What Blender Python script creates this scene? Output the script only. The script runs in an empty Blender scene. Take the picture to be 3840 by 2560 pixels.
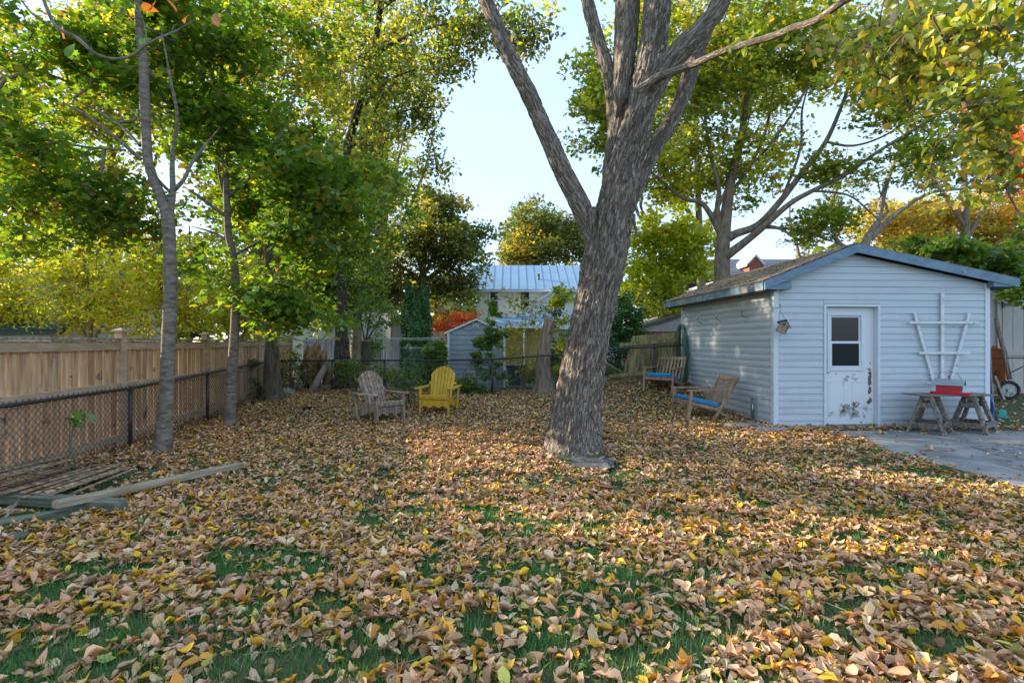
import bpy, bmesh, math, random
import numpy as np
from mathutils import Vector, Matrix, Euler

random.seed(7)
RNG = np.random.default_rng(7)
C = bpy.context.scene.collection
sc = bpy.context.scene
R = math.radians

# ---------------------------------------------------------------- camera, sky, sun, exposure
HC = 1.5                       # eye height in metres
FP, U0, V0 = 1920.0, 1920.0, 1278.0   # measuring constants used to survey the photograph
cam_d = bpy.data.cameras.new('camera')
cam_d.lens = 18; cam_d.sensor_width = 36; cam_d.clip_start = 0.05; cam_d.clip_end = 3000
cam = bpy.data.objects.new('camera', cam_d); C.objects.link(cam)
cam.location = (0, 0, HC); cam.rotation_euler = (R(90), 0, 0)
sc.camera = cam

SUN_EL, SUN_AZ = 19.0, -74.0           # degrees; azimuth measured from +Y towards +X
w = bpy.data.worlds.new('World'); sc.world = w; w.use_nodes = True
nt = w.node_tree; nt.nodes.clear()
out = nt.nodes.new('ShaderNodeOutputWorld'); bg = nt.nodes.new('ShaderNodeBackground')
sky = nt.nodes.new('ShaderNodeTexSky'); sky.sky_type = 'NISHITA'; sky.sun_disc = False
sky.sun_elevation = R(SUN_EL); sky.sun_rotation = R(SUN_AZ)
sky.air_density = 1.0; sky.dust_density = 0.5; sky.ozone_density = 1.6
bg.inputs[1].default_value = 0.15
tc = nt.nodes.new('ShaderNodeTexCoord'); mp = nt.nodes.new('ShaderNodeMapping')
mp.inputs['Scale'].default_value = (1.2, 1.2, 5.0); mp.inputs['Rotation'].default_value = (0.2, 0.5, 0.3)
nz = nt.nodes.new('ShaderNodeTexNoise'); nz.inputs['Scale'].default_value = 2.2; nz.inputs['Detail'].default_value = 7
rp = nt.nodes.new('ShaderNodeValToRGB'); rp.color_ramp.elements[0].position = 0.38; rp.color_ramp.elements[1].position = 0.78
rp.color_ramp.elements[0].color = (0.80, 0.80, 0.80, 1); rp.color_ramp.elements[1].color = (0.50, 0.50, 0.50, 1)
mx = nt.nodes.new('ShaderNodeMixRGB'); mx.inputs[2].default_value = (1.8, 2.3, 3.05, 1)
nt.links.new(tc.outputs['Generated'], mp.inputs[0]); nt.links.new(mp.outputs[0], nz.inputs[0])
nt.links.new(nz.outputs[0], rp.inputs[0]); nt.links.new(rp.outputs[0], mx.inputs[0])
nt.links.new(sky.outputs[0], mx.inputs[1]); nt.links.new(mx.outputs[0], bg.inputs[0])
nt.links.new(bg.outputs[0], out.inputs[0])

sd = bpy.data.lights.new('sun', 'SUN'); sd.energy = 3.6; sd.angle = R(0.55); sd.color = (1.0, 0.84, 0.62)
sun = bpy.data.objects.new('sun', sd); C.objects.link(sun)
_el, _az = R(SUN_EL), R(SUN_AZ)
_dir = Vector((math.sin(_az)*math.cos(_el), math.cos(_az)*math.cos(_el), math.sin(_el)))
sun.rotation_euler = _dir.to_track_quat('Z', 'Y').to_euler(); sun.location = (-20, 10, 20)

sc.view_settings.view_transform = 'Standard'; sc.view_settings.look = 'None'
sc.view_settings.gamma = 1.0; sc.view_settings.use_curve_mapping = False
sc.view_settings.exposure = 1.72
sc.render.engine = 'CYCLES'
sc.cycles.max_bounces = 8; sc.cycles.diffuse_bounces = 4; sc.cycles.transmission_bounces = 6
sc.cycles.transparent_max_bounces = 8
sc.cycles.caustics_reflective = False; sc.cycles.caustics_refractive = False
try: sc.cycles.use_denoising = True
except Exception: pass

# ---------------------------------------------------------------- survey helpers
def ss(t):
    t = np.clip(t, 0, 1); return t*t*(3-2*t)
def gz(x, y):
    """height of the yard's ground: level in front, rising a little towards the back fence"""
    x = np.asarray(x, float); y = np.asarray(y, float)
    z = 0.19*ss((y-7)/6) + 0.34*ss((y-10)/2.6)*ss((x-0.8)/2.5)*(1-0.7*ss((x-6.5)/3))
    return z
def G(u, v, dz=0.0):
    """ground point seen at photo pixel u, v"""
    y = HC*FP/(v-V0)
    for _ in range(12):
        x = (u-U0)/FP*y
        y = (HC-float(gz(x, y))-dz)*FP/(v-V0)
    x = (u-U0)/FP*y
    return Vector((x, y, float(gz(x, y))+dz))
def P(u, v, d):
    return Vector(((u-U0)/FP*d, d, HC-(v-V0)/FP*d))

def _h(i, j, k):
    n = (i*374761393 + j*668265263 + k*2147483647//3) & 0xffffffff
    n = ((n ^ (n >> 13))*1274126177) & 0xffffffff
    n = ((n ^ (n >> 16))*2246822519) & 0xffffffff
    return ((n ^ (n >> 15)) & 0xffffff)/float(0xffffff)
def vnoise(p):
    p = np.asarray(p, float); i = np.floor(p).astype(np.int64); f = p-i; f = f*f*(3-2*f)
    r = 0
    for a in (0, 1):
        for b in (0, 1):
            for c in (0, 1):
                wgt = (f[..., 0] if a else 1-f[..., 0])*(f[..., 1] if b else 1-f[..., 1])*(f[..., 2] if c else 1-f[..., 2])
                r = r + wgt*_h(i[..., 0]+a+1000, i[..., 1]+b+1000, i[..., 2]+c+1000)
    return r
def fbm(p, o=3):
    p = np.asarray(p, float); r = 0; a = 0.5; t = 0
    for k in range(o):
        r = r + a*vnoise(p*(2**k)+17.3*k); t += a; a *= 0.5
    return r/t

# ---------------------------------------------------------------- materials
def _new(name):
    m = bpy.data.materials.new(name); m.use_nodes = True; n = m.node_tree
    b = n.nodes.get('Principled BSDF'); return m, n, b
def pmat(name, c1, c2=None, scale=(4, 4, 4), rough=0.7, bump=0.0, detail=6, rand=0.0, metallic=0.0, lo=0.35, hi=0.65,
         bscale=None, c3=None, s3=3.0, t3=(0.55, 0.62), spec=None, attr=False):
    m, n, b = _new(name); L = n.links
    b.inputs['Roughness'].default_value = rough; b.inputs['Metallic'].default_value = metallic
    if spec is not None: b.inputs['Specular IOR Level'].default_value = spec
    c2 = c2 or c1
    t = n.nodes.new('ShaderNodeTexCoord'); oi = n.nodes.new('ShaderNodeObjectInfo')
    ad = n.nodes.new('ShaderNodeVectorMath'); ad.operation = 'ADD'
    ml = n.nodes.new('ShaderNodeMath'); ml.operation = 'MULTIPLY'; ml.inputs[1].default_value = 37.0
    src = t.outputs['Object']
    if attr:
        aa = n.nodes.new('ShaderNodeAttribute'); aa.attribute_name = 'bark'; src = aa.outputs['Vector']
    L.new(oi.outputs['Random'], ml.inputs[0]); L.new(src, ad.inputs[0]); L.new(ml.outputs[0], ad.inputs[1])
    mpn = n.nodes.new('ShaderNodeMapping'); mpn.inputs['Scale'].default_value = scale
    L.new(ad.outputs[0], mpn.inputs[0])
    nn = n.nodes.new('ShaderNodeTexNoise'); nn.inputs['Scale'].default_value = 1.0; nn.inputs['Detail'].default_value = detail
    L.new(mpn.outputs[0], nn.inputs[0])
    r = n.nodes.new('ShaderNodeValToRGB'); r.color_ramp.elements[0].position = lo; r.color_ramp.elements[1].position = hi
    r.color_ramp.elements[0].color = (*c1, 1); r.color_ramp.elements[1].color = (*c2, 1)
    L.new(nn.outputs[0], r.inputs[0]); col = r.outputs[0]
    if c3:
        n3 = n.nodes.new('ShaderNodeTexNoise'); n3.inputs['Scale'].default_value = s3; n3.inputs['Detail'].default_value = 8
        n3.inputs['Roughness'].default_value = 0.65
        L.new(ad.outputs[0], n3.inputs[0])
        r3 = n.nodes.new('ShaderNodeValToRGB'); r3.color_ramp.elements[0].position = t3[0]; r3.color_ramp.elements[1].position = t3[1]
        L.new(n3.outputs[0], r3.inputs[0])
        mx = n.nodes.new('ShaderNodeMixRGB'); mx.inputs[2].default_value = (*c3, 1)
        L.new(r3.outputs[0], mx.inputs[0]); L.new(col, mx.inputs[1]); col = mx.outputs[0]
    if rand:
        hs = n.nodes.new('ShaderNodeHueSaturation'); mr = n.nodes.new('ShaderNodeMapRange')
        mr.inputs['To Min'].default_value = 1-rand; mr.inputs['To Max'].default_value = 1+rand
        L.new(oi.outputs['Random'], mr.inputs[0]); L.new(mr.outputs[0], hs.inputs['Value']); L.new(col, hs.inputs['Color']); col = hs.outputs[0]
    L.new(col, b.inputs['Base Color'])
    if bump:
        bm = n.nodes.new('ShaderNodeBump'); bm.inputs['Strength'].default_value = min(1, bump); bm.inputs['Distance'].default_value = 0.02
        if bscale:
            mp2 = n.nodes.new('ShaderNodeMapping'); mp2.inputs['Scale'].default_value = bscale
            L.new(ad.outputs[0], mp2.inputs[0]); n2 = n.nodes.new('ShaderNodeTexNoise'); n2.inputs['Scale'].default_value = 1; n2.inputs['Detail'].default_value = 5
            L.new(mp2.outputs[0], n2.inputs[0]); L.new(n2.outputs[0], bm.inputs['Height'])
        else: L.new(nn.outputs[0], bm.inputs['Height'])
        L.new(bm.outputs[0], b.inputs['Normal'])
    return m
def leafmat(name, trans=0.45, boost=(1.5, 1.45, 0.6), rough=0.45, gloss=0.06):
    """thin leaf: reflects its own colour and lets light through, warmer, from behind"""
    m = bpy.data.materials.new(name); m.use_nodes = True; n = m.node_tree; n.nodes.clear(); L = n.links
    o = n.nodes.new('ShaderNodeOutputMaterial'); at = n.nodes.new('ShaderNodeAttribute'); at.attribute_name = 'col'
    df = n.nodes.new('ShaderNodeBsdfDiffuse'); tr = n.nodes.new('ShaderNodeBsdfTranslucent'); gl = n.nodes.new('ShaderNodeBsdfGlossy')
    gl.inputs['Roughness'].default_value = rough
    mu = n.nodes.new('ShaderNodeVectorMath'); mu.operation = 'MULTIPLY'; mu.inputs[1].default_value = boost
    L.new(at.outputs['Color'], df.inputs[0]); L.new(at.outputs['Color'], mu.inputs[0]); L.new(mu.outputs[0], tr.inputs[0])
    m1 = n.nodes.new('ShaderNodeMixShader'); m1.inputs[0].default_value = trans
    L.new(df.outputs[0], m1.inputs[1]); L.new(tr.outputs[0], m1.inputs[2])
    m2 = n.nodes.new('ShaderNodeMixShader'); m2.inputs[0].default_value = gloss
    L.new(m1.outputs[0], m2.inputs[1]); L.new(gl.outputs[0], m2.inputs[2]); L.new(m2.outputs[0], o.inputs[0])
    return m
def glassmat(name, tint=(0.02, 0.025, 0.03), rough=0.03):
    m, n, b = _new(name); b.inputs['Base Color'].default_value = (*tint, 1); b.inputs['Roughness'].default_value = rough
    b.inputs['Specular IOR Level'].default_value = 0.22; return m

M = {}
M['leaf'] = leafmat('living leaf', 0.5, (1.9, 1.75, 0.6))
M['leaf_gold'] = leafmat('golden leaf', 0.6, (1.75, 1.65, 0.6))
M['litter'] = leafmat('dry fallen leaf', 0.10, (1.2, 1.0, 0.7), 0.55, 0.045)
M['needle'] = leafmat('evergreen needles', 0.12, (1.2, 1.3, 0.7))
M['grassblade'] = leafmat('grass blade', 0.3, (1.2, 1.3, 0.6))
M['bark_big'] = pmat('shaggy grey bark', (0.12, 0.098, 0.083), (0.40, 0.345, 0.30), (46, 46, 5), 0.9, 1.0, 12, lo=0.37, hi=0.57, bscale=(60, 60, 7), attr=True,
                     c3=(0.15, 0.15, 0.085), s3=1.6, t3=(0.6, 0.8))
def furrowed(name, dark, mid, light, sc_, rough=0.92, moss=None):
    m, n, b = _new(name); L = n.links; b.inputs['Roughness'].default_value = rough; b.inputs['Specular IOR Level'].default_value = 0.25
    aa = n.nodes.new('ShaderNodeAttribute'); aa.attribute_name = 'bark'
    def nz_(s, det, dist=0.0, rg=0.55):
        mp_ = n.nodes.new('ShaderNodeMapping'); mp_.inputs['Scale'].default_value = s; L.new(aa.outputs['Vector'], mp_.inputs[0])
        q = n.nodes.new('ShaderNodeTexNoise'); q.inputs['Scale'].default_value = 1.0; q.inputs['Detail'].default_value = det; q.inputs['Distortion'].default_value = dist; q.inputs['Roughness'].default_value = rg
        L.new(mp_.outputs[0], q.inputs[0]); return q.outputs[0]
    def mt(op, a, b_):
        q = n.nodes.new('ShaderNodeMath'); q.operation = op; q.use_clamp = False
        for i, x in enumerate((a, b_)):
            if isinstance(x, (int, float)): q.inputs[i].default_value = x
            elif x is not None: L.new(x, q.inputs[i])
        return q.outputs[0]
    n1 = nz_((sc_, sc_, sc_*.16), 5, 0.35); n2 = nz_((sc_*2.1, sc_*2.1, sc_*.42), 4, 0.2)
    r1 = mt('MINIMUM', mt('MULTIPLY', mt('ABSOLUTE', mt('SUBTRACT', n1, 0.5), None), 11.0), 1.0)
    r2 = mt('MINIMUM', mt('MULTIPLY', mt('ABSOLUTE', mt('SUBTRACT', n2, 0.5), None), 9.0), 1.0)
    h = mt('MULTIPLY', r1, mt('ADD', mt('MULTIPLY', r2, 0.55), 0.45))
    fine = nz_((sc_*3, sc_*3, sc_*1.2), 6); h2 = mt('ADD', mt('MULTIPLY', h, 0.8), mt('MULTIPLY', fine, 0.35))
    rr = n.nodes.new('ShaderNodeValToRGB'); e = rr.color_ramp.elements; e[0].position = 0.22; e[0].color = (*dark, 1); e[1].position = 0.95; e[1].color = (*light, 1)
    k = rr.color_ramp.elements.new(0.55); k.color = (*mid, 1); L.new(h2, rr.inputs[0]); col = rr.outputs[0]
    if moss:
        big = nz_((1.5, 1.5, 0.8), 5); r3 = n.nodes.new('ShaderNodeValToRGB'); r3.color_ramp.elements[0].position = 0.50; r3.color_ramp.elements[1].position = 0.72; L.new(big, r3.inputs[0])
        mx_ = n.nodes.new('ShaderNodeMixRGB'); mx_.blend_type = 'MULTIPLY'; mx_.inputs[2].default_value = (*moss, 1); L.new(r3.outputs[0], mx_.inputs[0]); L.new(col, mx_.inputs[1]); col = mx_.outputs[0]
    L.new(col, b.inputs['Base Color']); bp = n.nodes.new('ShaderNodeBump'); bp.inputs['Strength'].default_value = 1.0; bp.inputs['Distance'].default_value = 0.03; L.new(h2, bp.inputs['Height']); L.new(bp.outputs[0], b.inputs['Normal']); return m
M['bark_big'] = furrowed('shaggy grey bark', (0.13, 0.10, 0.083), (0.34, 0.285, 0.24), (0.50, 0.43, 0.37), 27, moss=(0.62, 0.64, 0.50))
M['bark_maple'] = pmat('smooth maple bark', (0.10, 0.082, 0.066), (0.25, 0.205, 0.165), (9, 9, 26), 0.85, 0.35, 8, c3=(0.55, 0.53, 0.5), s3=7.5, t3=(0.67, 0.70), bscale=(20, 20, 60), attr=True)
M['bark_dark'] = furrowed('dark furrowed bark', (0.035, 0.027, 0.02), (0.13, 0.10, 0.078), (0.23, 0.185, 0.145), 19)
M['bark_old'] = pmat('mossy old bark', (0.04, 0.032, 0.026), (0.15, 0.12, 0.09), (26, 26, 3), 0.95, 0.7, 7, c3=(0.12, 0.135, 0.06), s3=3, t3=(0.5, 0.7), attr=True)
M['bark_mid'] = pmat('brown branch bark', (0.12, 0.095, 0.065), (0.27, 0.21, 0.15), (12, 12, 4), 0.9, 0.5, 6)
M['bark_pale'] = pmat('pale peeling bark', (0.14, 0.10, 0.075), (0.36, 0.27, 0.20), (22, 22, 3), 0.9, 0.5, 6, bscale=(40, 40, 8), attr=True)
M['cutwood'] = pmat('sawn wood end', (0.42, 0.33, 0.22), (0.55, 0.45, 0.32), (20, 20, 20), 0.85, 0.2)
M['rotwood'] = pmat('rotten wood', (0.10, 0.045, 0.02), (0.34, 0.2, 0.08), (9, 9, 5), 0.95, 1.0, 8, bscale=(24, 24, 10))
M['siding'] = pmat('pale blue grey vinyl siding', (0.47, 0.525, 0.58), (0.505, 0.56, 0.615), (0.8, 3, 3), 0.42, 0.06, 4, rand=0.025, bscale=(3, 60, 60), c3=(0.32, 0.39, 0.46), s3=1.5, t3=(0.55, 0.85))
M['trimwhite'] = pmat('white vinyl trim', (0.62, 0.67, 0.74), (0.66, 0.71, 0.78), (3, 3, 3), 0.4, 0.02)
M['fascia'] = pmat('weathered blue fascia paint', (0.11, 0.19, 0.27), (0.165, 0.26, 0.35), (5, 5, 9), 0.6, 0.2, 6, c3=(0.42, 0.45, 0.46), s3=9, t3=(0.665, 0.70))
M['fascia_worn'] = pmat('flaking blue fascia paint', (0.12, 0.2, 0.28), (0.17, 0.27, 0.36), (5, 5, 9), 0.65, 0.3, 6, c3=(0.36, 0.33, 0.29), s3=5, t3=(0.53, 0.56))
M['shingle'] = pmat('weathered brown shingles', (0.14, 0.105, 0.08), (0.30, 0.235, 0.18), (30, 30, 30), 0.95, 0.5, 4, rand=0.32)
M['soffit'] = pmat('dark soffit timber', (0.07, 0.085, 0.10), (0.1, 0.12, 0.14), (6, 6, 6), 0.8)
M['door'] = pmat('flaking white door paint', (0.62, 0.64, 0.68), (0.70, 0.72, 0.76), (3, 3, 3), 0.45, 0.1)
M['metal'] = pmat('brushed metal', (0.45, 0.45, 0.45), (0.6, 0.6, 0.6), (20, 20, 3), 0.35, 0, metallic=0.9)
M['darkmetal'] = pmat('dark painted metal', (0.02, 0.02, 0.022), (0.035, 0.035, 0.035), (9, 9, 9), 0.4)
M['glass'] = glassmat('dark window glass')
M['fencewood'] = pmat('weathered tan fence boards', (0.40, 0.22, 0.12), (0.66, 0.43, 0.255), (22, 22, 2.2), 0.85, 0.3, 7, rand=0.2, c3=(0.085, 0.05, 0.035), s3=4.2, t3=(0.60, 0.69))
M['ladder'] = pmat('dull grey aluminium', (0.17, 0.18, 0.19), (0.24, 0.25, 0.26), (9, 9, 3), 0.55, 0)
M['brownwood'] = pmat('brown weathered chair boards', (0.15, 0.105, 0.08), (0.40, 0.31, 0.235), (28, 28, 3), 0.85, 0.35, 7, rand=0.22, c3=(0.1, 0.07, 0.055), s3=9, t3=(0.60, 0.75))
M['fencerail'] = pmat('fence rail wood', (0.38, 0.26, 0.165), (0.52, 0.38, 0.26), (4, 4, 24), 0.85, 0.25, 6, rand=0.08)
M['greywood'] = pmat('silvered weathered wood', (0.16, 0.13, 0.11), (0.39, 0.33, 0.28), (28, 28, 3), 0.85, 0.35, 7, rand=0.14, c3=(0.1, 0.08, 0.07), s3=9, t3=(0.62, 0.75))
M['greywood_x'] = pmat('old grey timber', (0.085, 0.07, 0.06), (0.26, 0.22, 0.19), (3, 30, 30), 0.9, 0.4, 7, rand=0.2, c3=(0.12, 0.15, 0.1), s3=4, t3=(0.55, 0.75))
M['greentimber'] = pmat('green tinged old timber', (0.09, 0.105, 0.08), (0.24, 0.25, 0.19), (3, 30, 30), 0.9, 0.4, 7)
M['tantimber'] = pmat('tan sawn timber', (0.26, 0.2, 0.14), (0.46, 0.37, 0.27), (3, 30, 30), 0.85, 0.35, 7)
M['slat'] = pmat('dark weathered lath', (0.12, 0.075, 0.055), (0.46, 0.30, 0.19), (3, 25, 25), 0.9, 0.4, 6, rand=0.4)
M['mossfence'] = pmat('moss stained fence boards', (0.16, 0.15, 0.06), (0.42, 0.37, 0.17), (20, 20, 2.5), 0.9, 0.3, 7, rand=0.22)
M['yellow'] = pmat('mustard yellow chair paint', (0.46, 0.27, 0.012), (0.60, 0.375, 0.02), (14, 14, 5), 0.5, 0.15, 6, c3=(0.34, 0.25, 0.12), s3=11, t3=(0.67, 0.72), rand=0.08)
M['teak'] = pmat('faded teak', (0.24, 0.145, 0.09), (0.40, 0.27, 0.185), (18, 18, 3), 0.7, 0.2, 6, rand=0.1)
M['cushion'] = pmat('bright blue cushion cloth', (0.015, 0.22, 0.50), (0.03, 0.27, 0.57), (8, 8, 8), 0.8, 0.3, 4)
M['whitewood'] = pmat('peeling white painted lath', (0.60, 0.63, 0.66), (0.72, 0.74, 0.77), (9, 9, 9), 0.6, 0.3, 6, c3=(0.32, 0.27, 0.22), s3=14, t3=(0.63, 0.67))
M['red'] = pmat('glossy red paint', (0.52, 0.012, 0.03), (0.6, 0.02, 0.04), (6, 6, 6), 0.3)
M['tin'] = pmat('grey tin roof', (0.33, 0.39, 0.43), (0.42, 0.48, 0.52), (6, 6, 6), 0.35, metallic=0.4)
M['black'] = pmat('black plastic', (0.012, 0.012, 0.014), (0.02, 0.02, 0.02), (6, 6, 6), 0.45)
M['rubber'] = pmat('black rubber', (0.02, 0.02, 0.02), (0.035, 0.035, 0.033), (12, 12, 12), 0.85)
M['orange'] = pmat('rusty orange painted steel', (0.48, 0.10, 0.02), (0.58, 0.15, 0.03), (8, 8, 8), 0.55, 0.1, 6, c3=(0.22, 0.09, 0.05), s3=7, t3=(0.6, 0.7))
M['hose'] = pmat('green garden hose', (0.015, 0.11, 0.075), (0.03, 0.17, 0.12), (10, 10, 10), 0.4)
M['teal'] = pmat('teal plastic', (0.02, 0.28, 0.26), (0.03, 0.34, 0.3), (10, 10, 10), 0.45)
M['bluepole'] = pmat('blue plastic pole', (0.02, 0.09, 0.42), (0.03, 0.12, 0.5), (10, 10, 10), 0.4)
M['greycloth'] = pmat('grey felt cloth', (0.14, 0.155, 0.17), (0.21, 0.225, 0.24), (40, 40, 40), 0.95, 0.4)
M['concrete'] = pmat('worn concrete', (0.17, 0.175, 0.175), (0.31, 0.31, 0.30), (2.2, 2.2, 2.2), 0.9, 0.25, 9, c3=(0.11, 0.11, 0.11), s3=1.4, t3=(0.53, 0.70), bscale=(60, 60, 60))
M['darkpaving'] = pmat('dark broken paving', (0.12, 0.12, 0.12), (0.28, 0.28, 0.27), (9, 9, 9), 0.95, 0.6, 8, bscale=(50, 50, 50))
M['blueroof'] = pmat('pale blue metal roof', (0.20, 0.35, 0.52), (0.23, 0.385, 0.56), (1, 1, 1), 0.5, 0)
M['cream'] = pmat('cream siding', (0.76, 0.75, 0.66), (0.8, 0.79, 0.7), (2, 2, 2), 0.6, rand=0.02)
M['white'] = pmat('white siding', (0.68, 0.71, 0.76), (0.74, 0.76, 0.8), (2, 2, 2), 0.6, rand=0.02)
M['greenroof'] = pmat('dark green shingles', (0.035, 0.075, 0.075), (0.07, 0.125, 0.12), (14, 14, 14), 0.9, 0.3, 4, rand=0.22)
M['resin'] = pmat('blue grey resin panel', (0.24, 0.29, 0.34), (0.29, 0.34, 0.39), (4, 4, 4), 0.55, 0.05, rand=0.04)
M['greypicket'] = pmat('grey weathered pickets', (0.24, 0.235, 0.23), (0.42, 0.41, 0.4), (20, 20, 2), 0.9, 0.2, rand=0.2)
M['redwall'] = pmat('faded red boards', (0.28, 0.06, 0.05), (0.36, 0.09, 0.075), (10, 10, 2), 0.8, 0.1, rand=0.08)
M['beige'] = pmat('beige painted boards', (0.42, 0.39, 0.36), (0.47, 0.44, 0.41), (6, 6, 2), 0.7, 0.08, rand=0.03)
M['darkroof'] = pmat('slate blue shingles', (0.07, 0.095, 0.14), (0.11, 0.14, 0.2), (12, 12, 12), 0.85, 0.2, rand=0.2)
M['brownroof'] = pmat('brown grey shingles', (0.17, 0.14, 0.11), (0.28, 0.24, 0.19), (12, 12, 12), 0.9, 0.2, rand=0.2)
M['brick'] = pmat('red brick', (0.25, 0.09, 0.06), (0.33, 0.13, 0.09), (20, 20, 20), 0.9, 0.2)
M['greentrim'] = pmat('green trim paint', (0.07, 0.16, 0.12), (0.09, 0.2, 0.15), (6, 6, 6), 0.6)
M['porch'] = pmat('porch wall tinted for yellow light', (0.42, 0.31, 0.10), (0.5, 0.37, 0.13), (3, 3, 3), 0.8)  # yellow light under the porch roof is put into this wall colour
M['stone'] = pmat('mossy stone', (0.16, 0.15, 0.12), (0.3, 0.28, 0.24), (8, 8, 8), 0.9, 0.5)
M['bin'] = pmat('dark green bin plastic', (0.01, 0.05, 0.045), (0.02, 0.07, 0.06), (6, 6, 6), 0.5)

# ---------------------------------------------------------------- mesh builder
class MB:
    def __init__(s): s.v = []; s.f = []; s.sm = []; s.mi = []
    def add(s, vs, fs, smooth=False, mi=0):
        o = len(s.v); s.v += [tuple(p) for p in vs]
        for f in fs: s.f.append([i+o for i in f]); s.sm.append(smooth); s.mi.append(mi)
        return s
    def box(s, c, d, rot=None, mi=0, bev=0.0):
        hx, hy, hz = d[0]/2, d[1]/2, d[2]/2; c = Vector(c)
        q = (rot if isinstance(rot, Matrix) else Euler(rot).to_matrix()) if rot is not None else None
        if bev <= 0:
            vs = [Vector((x, y, z)) for x in (-hx, hx) for y in (-hy, hy) for z in (-hz, hz)]
            fs = [(0, 1, 3, 2), (4, 6, 7, 5), (0, 4, 5, 1), (2, 3, 7, 6), (0, 2, 6, 4), (1, 5, 7, 3)]
        else:
            # chamfered along its longest axis
            ax = max(range(3), key=lambda k: d[k]); h = [hx, hy, hz]; a, b = [k for k in range(3) if k != ax]
            e = min(bev, h[a]*0.6, h[b]*0.6)
            ring = [(h[a]-e, -h[b]), (h[a], -h[b]+e), (h[a], h[b]-e), (h[a]-e, h[b]), (-h[a]+e, h[b]), (-h[a], h[b]-e), (-h[a], -h[b]+e), (-h[a]+e, -h[b])]
            vs = []
            for sgn in (-1, 1):
                for (p, r2) in ring:
                    t = [0, 0, 0]; t[ax] = sgn*h[ax]; t[a] = p; t[b] = r2; vs.append(Vector(t))
            fs = [(i, (i+1) % 8, 8+(i+1) % 8, 8+i) for i in range(8)]+[tuple(range(7, -1, -1)), tuple(range(8, 16))]
        if q is not None: vs = [q @ p for p in vs]
        return s.add([p+c for p in vs], fs, False, mi)
    def bar(s, a, b, w_, h_, up=(0, 0, 1), mi=0, bev=0.0):
        """straight bar from a to b; w_ across, h_ along 'up'"""
        a = Vector(a); b = Vector(b); d = (b-a); l = d.length; d.normalize(); up = Vector(up)
        x = d.cross(up)
        if x.length < 1e-4: x = d.cross(Vector((1, 0, 0)))
        x.normalize(); z = x.cross(d)
        m = Matrix((x, d, z)).transposed()
        return s.box((a+b)/2, (w_, l, h_), m, mi, bev)
    def tube(s, pts, r, n=8, cap=True, smooth=True, mi=0):
        pts = [Vector(p) for p in pts]
        if not hasattr(r, '__len__'): r = [r]*len(pts)
        t0 = (pts[1]-pts[0]).normalized(); nrm = t0.orthogonal().normalized(); vs = []
        for i, p in enumerate(pts):
            t = (pts[min(i+1, len(pts)-1)]-pts[max(i-1, 0)]).normalized()
            nrm = (nrm-t*nrm.dot(t))
            nrm = nrm.normalized() if nrm.length > 1e-6 else t.orthogonal().normalized()
            bb = t.cross(nrm)
            for k in range(n):
                a = 2*math.pi*k/n; vs.append(p+(nrm*math.cos(a)+bb*math.sin(a))*r[i])
        fs = [(i*n+k, i*n+(k+1) % n, (i+1)*n+(k+1) % n, (i+1)*n+k) for i in range(len(pts)-1) for k in range(n)]
        if cap: fs += [tuple(range(n-1, -1, -1)), tuple(range((len(pts)-1)*n, len(pts)*n))]
        return s.add(vs, fs, smooth, mi)
    def prism(s, poly, n_, t_, mi=0):
        """polygon (3-D, planar) extruded by vector n_*t_"""
        poly = [Vector(p) for p in poly]; e = Vector(n_)*t_; k = len(poly)
        return s.add(poly+[p+e for p in poly], [tuple(range(k-1, -1, -1)), tuple(range(k, 2*k))]+[(i, (i+1) % k, k+(i+1) % k, k+i) for i in range(k)], False, mi)
    def disc(s, c, ax, r, t_, n=20, mi=0):
        c = Vector(c); ax = Vector(ax).normalized(); return s.tube([c-ax*t_/2, c+ax*t_/2], r, n, True, False, mi)
    def ring(s, c, ax, r, rt, n=24, m_=8, mi=0):
        c = Vector(c); ax = Vector(ax).normalized(); x = ax.orthogonal().normalized(); y = ax.cross(x); vs = []
        for i in range(n):
            a = 2*math.pi*i/n; d = x*math.cos(a)+y*math.sin(a)
            for j in range(m_):
                b = 2*math.pi*j/m_; vs.append(c+d*(r+rt*math.cos(b))+ax*rt*math.sin(b))
        return s.add(vs, [(i*m_+j, ((i+1) % n)*m_+j, ((i+1) % n)*m_+(j+1) % m_, i*m_+(j+1) % m_) for i in range(n) for j in range(m_)], True, mi)
    def mesh(s, name, mats):
        me = bpy.data.meshes.new(name); me.from_pydata(s.v, [], s.f)
        me.polygons.foreach_set('use_smooth', s.sm); me.polygons.foreach_set('material_index', s.mi)
        for m in (mats if isinstance(mats, (list, tuple)) else [mats]): me.materials.append(m)
        bm = bmesh.new(); bm.from_mesh(me); bmesh.ops.recalc_face_normals(bm, faces=bm.faces); bm.to_mesh(me); bm.free()
        return me
    def build(s, name, mats, parent=None, loc=None):
        o = bpy.data.objects.new(name, s.mesh(name, mats)); C.objects.link(o)
        if parent is not None: o.parent = parent
        if loc is not None: o.location = loc
        return o
def link(name, me, parent=None, mw=None):
    o = bpy.data.objects.new(name, me); C.objects.link(o)
    if parent is not None: o.parent = parent
    if mw is not None: o.matrix_local = mw
    return o
def thing(name, label, cat, loc=(0, 0, 0), rz=0.0, group=None):
    o = bpy.data.objects.new(name, None); C.objects.link(o); o.empty_display_size = 0.2
    o.location = loc; o.rotation_euler = (0, 0, rz); o['label'] = label; o['category'] = cat
    if group: o['group'] = group
    return o
def tag(o, label, cat, group=None, kind=None):
    o['label'] = label; o['category'] = cat
    if group: o['group'] = group
    if kind: o['kind'] = kind
    return o
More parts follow.
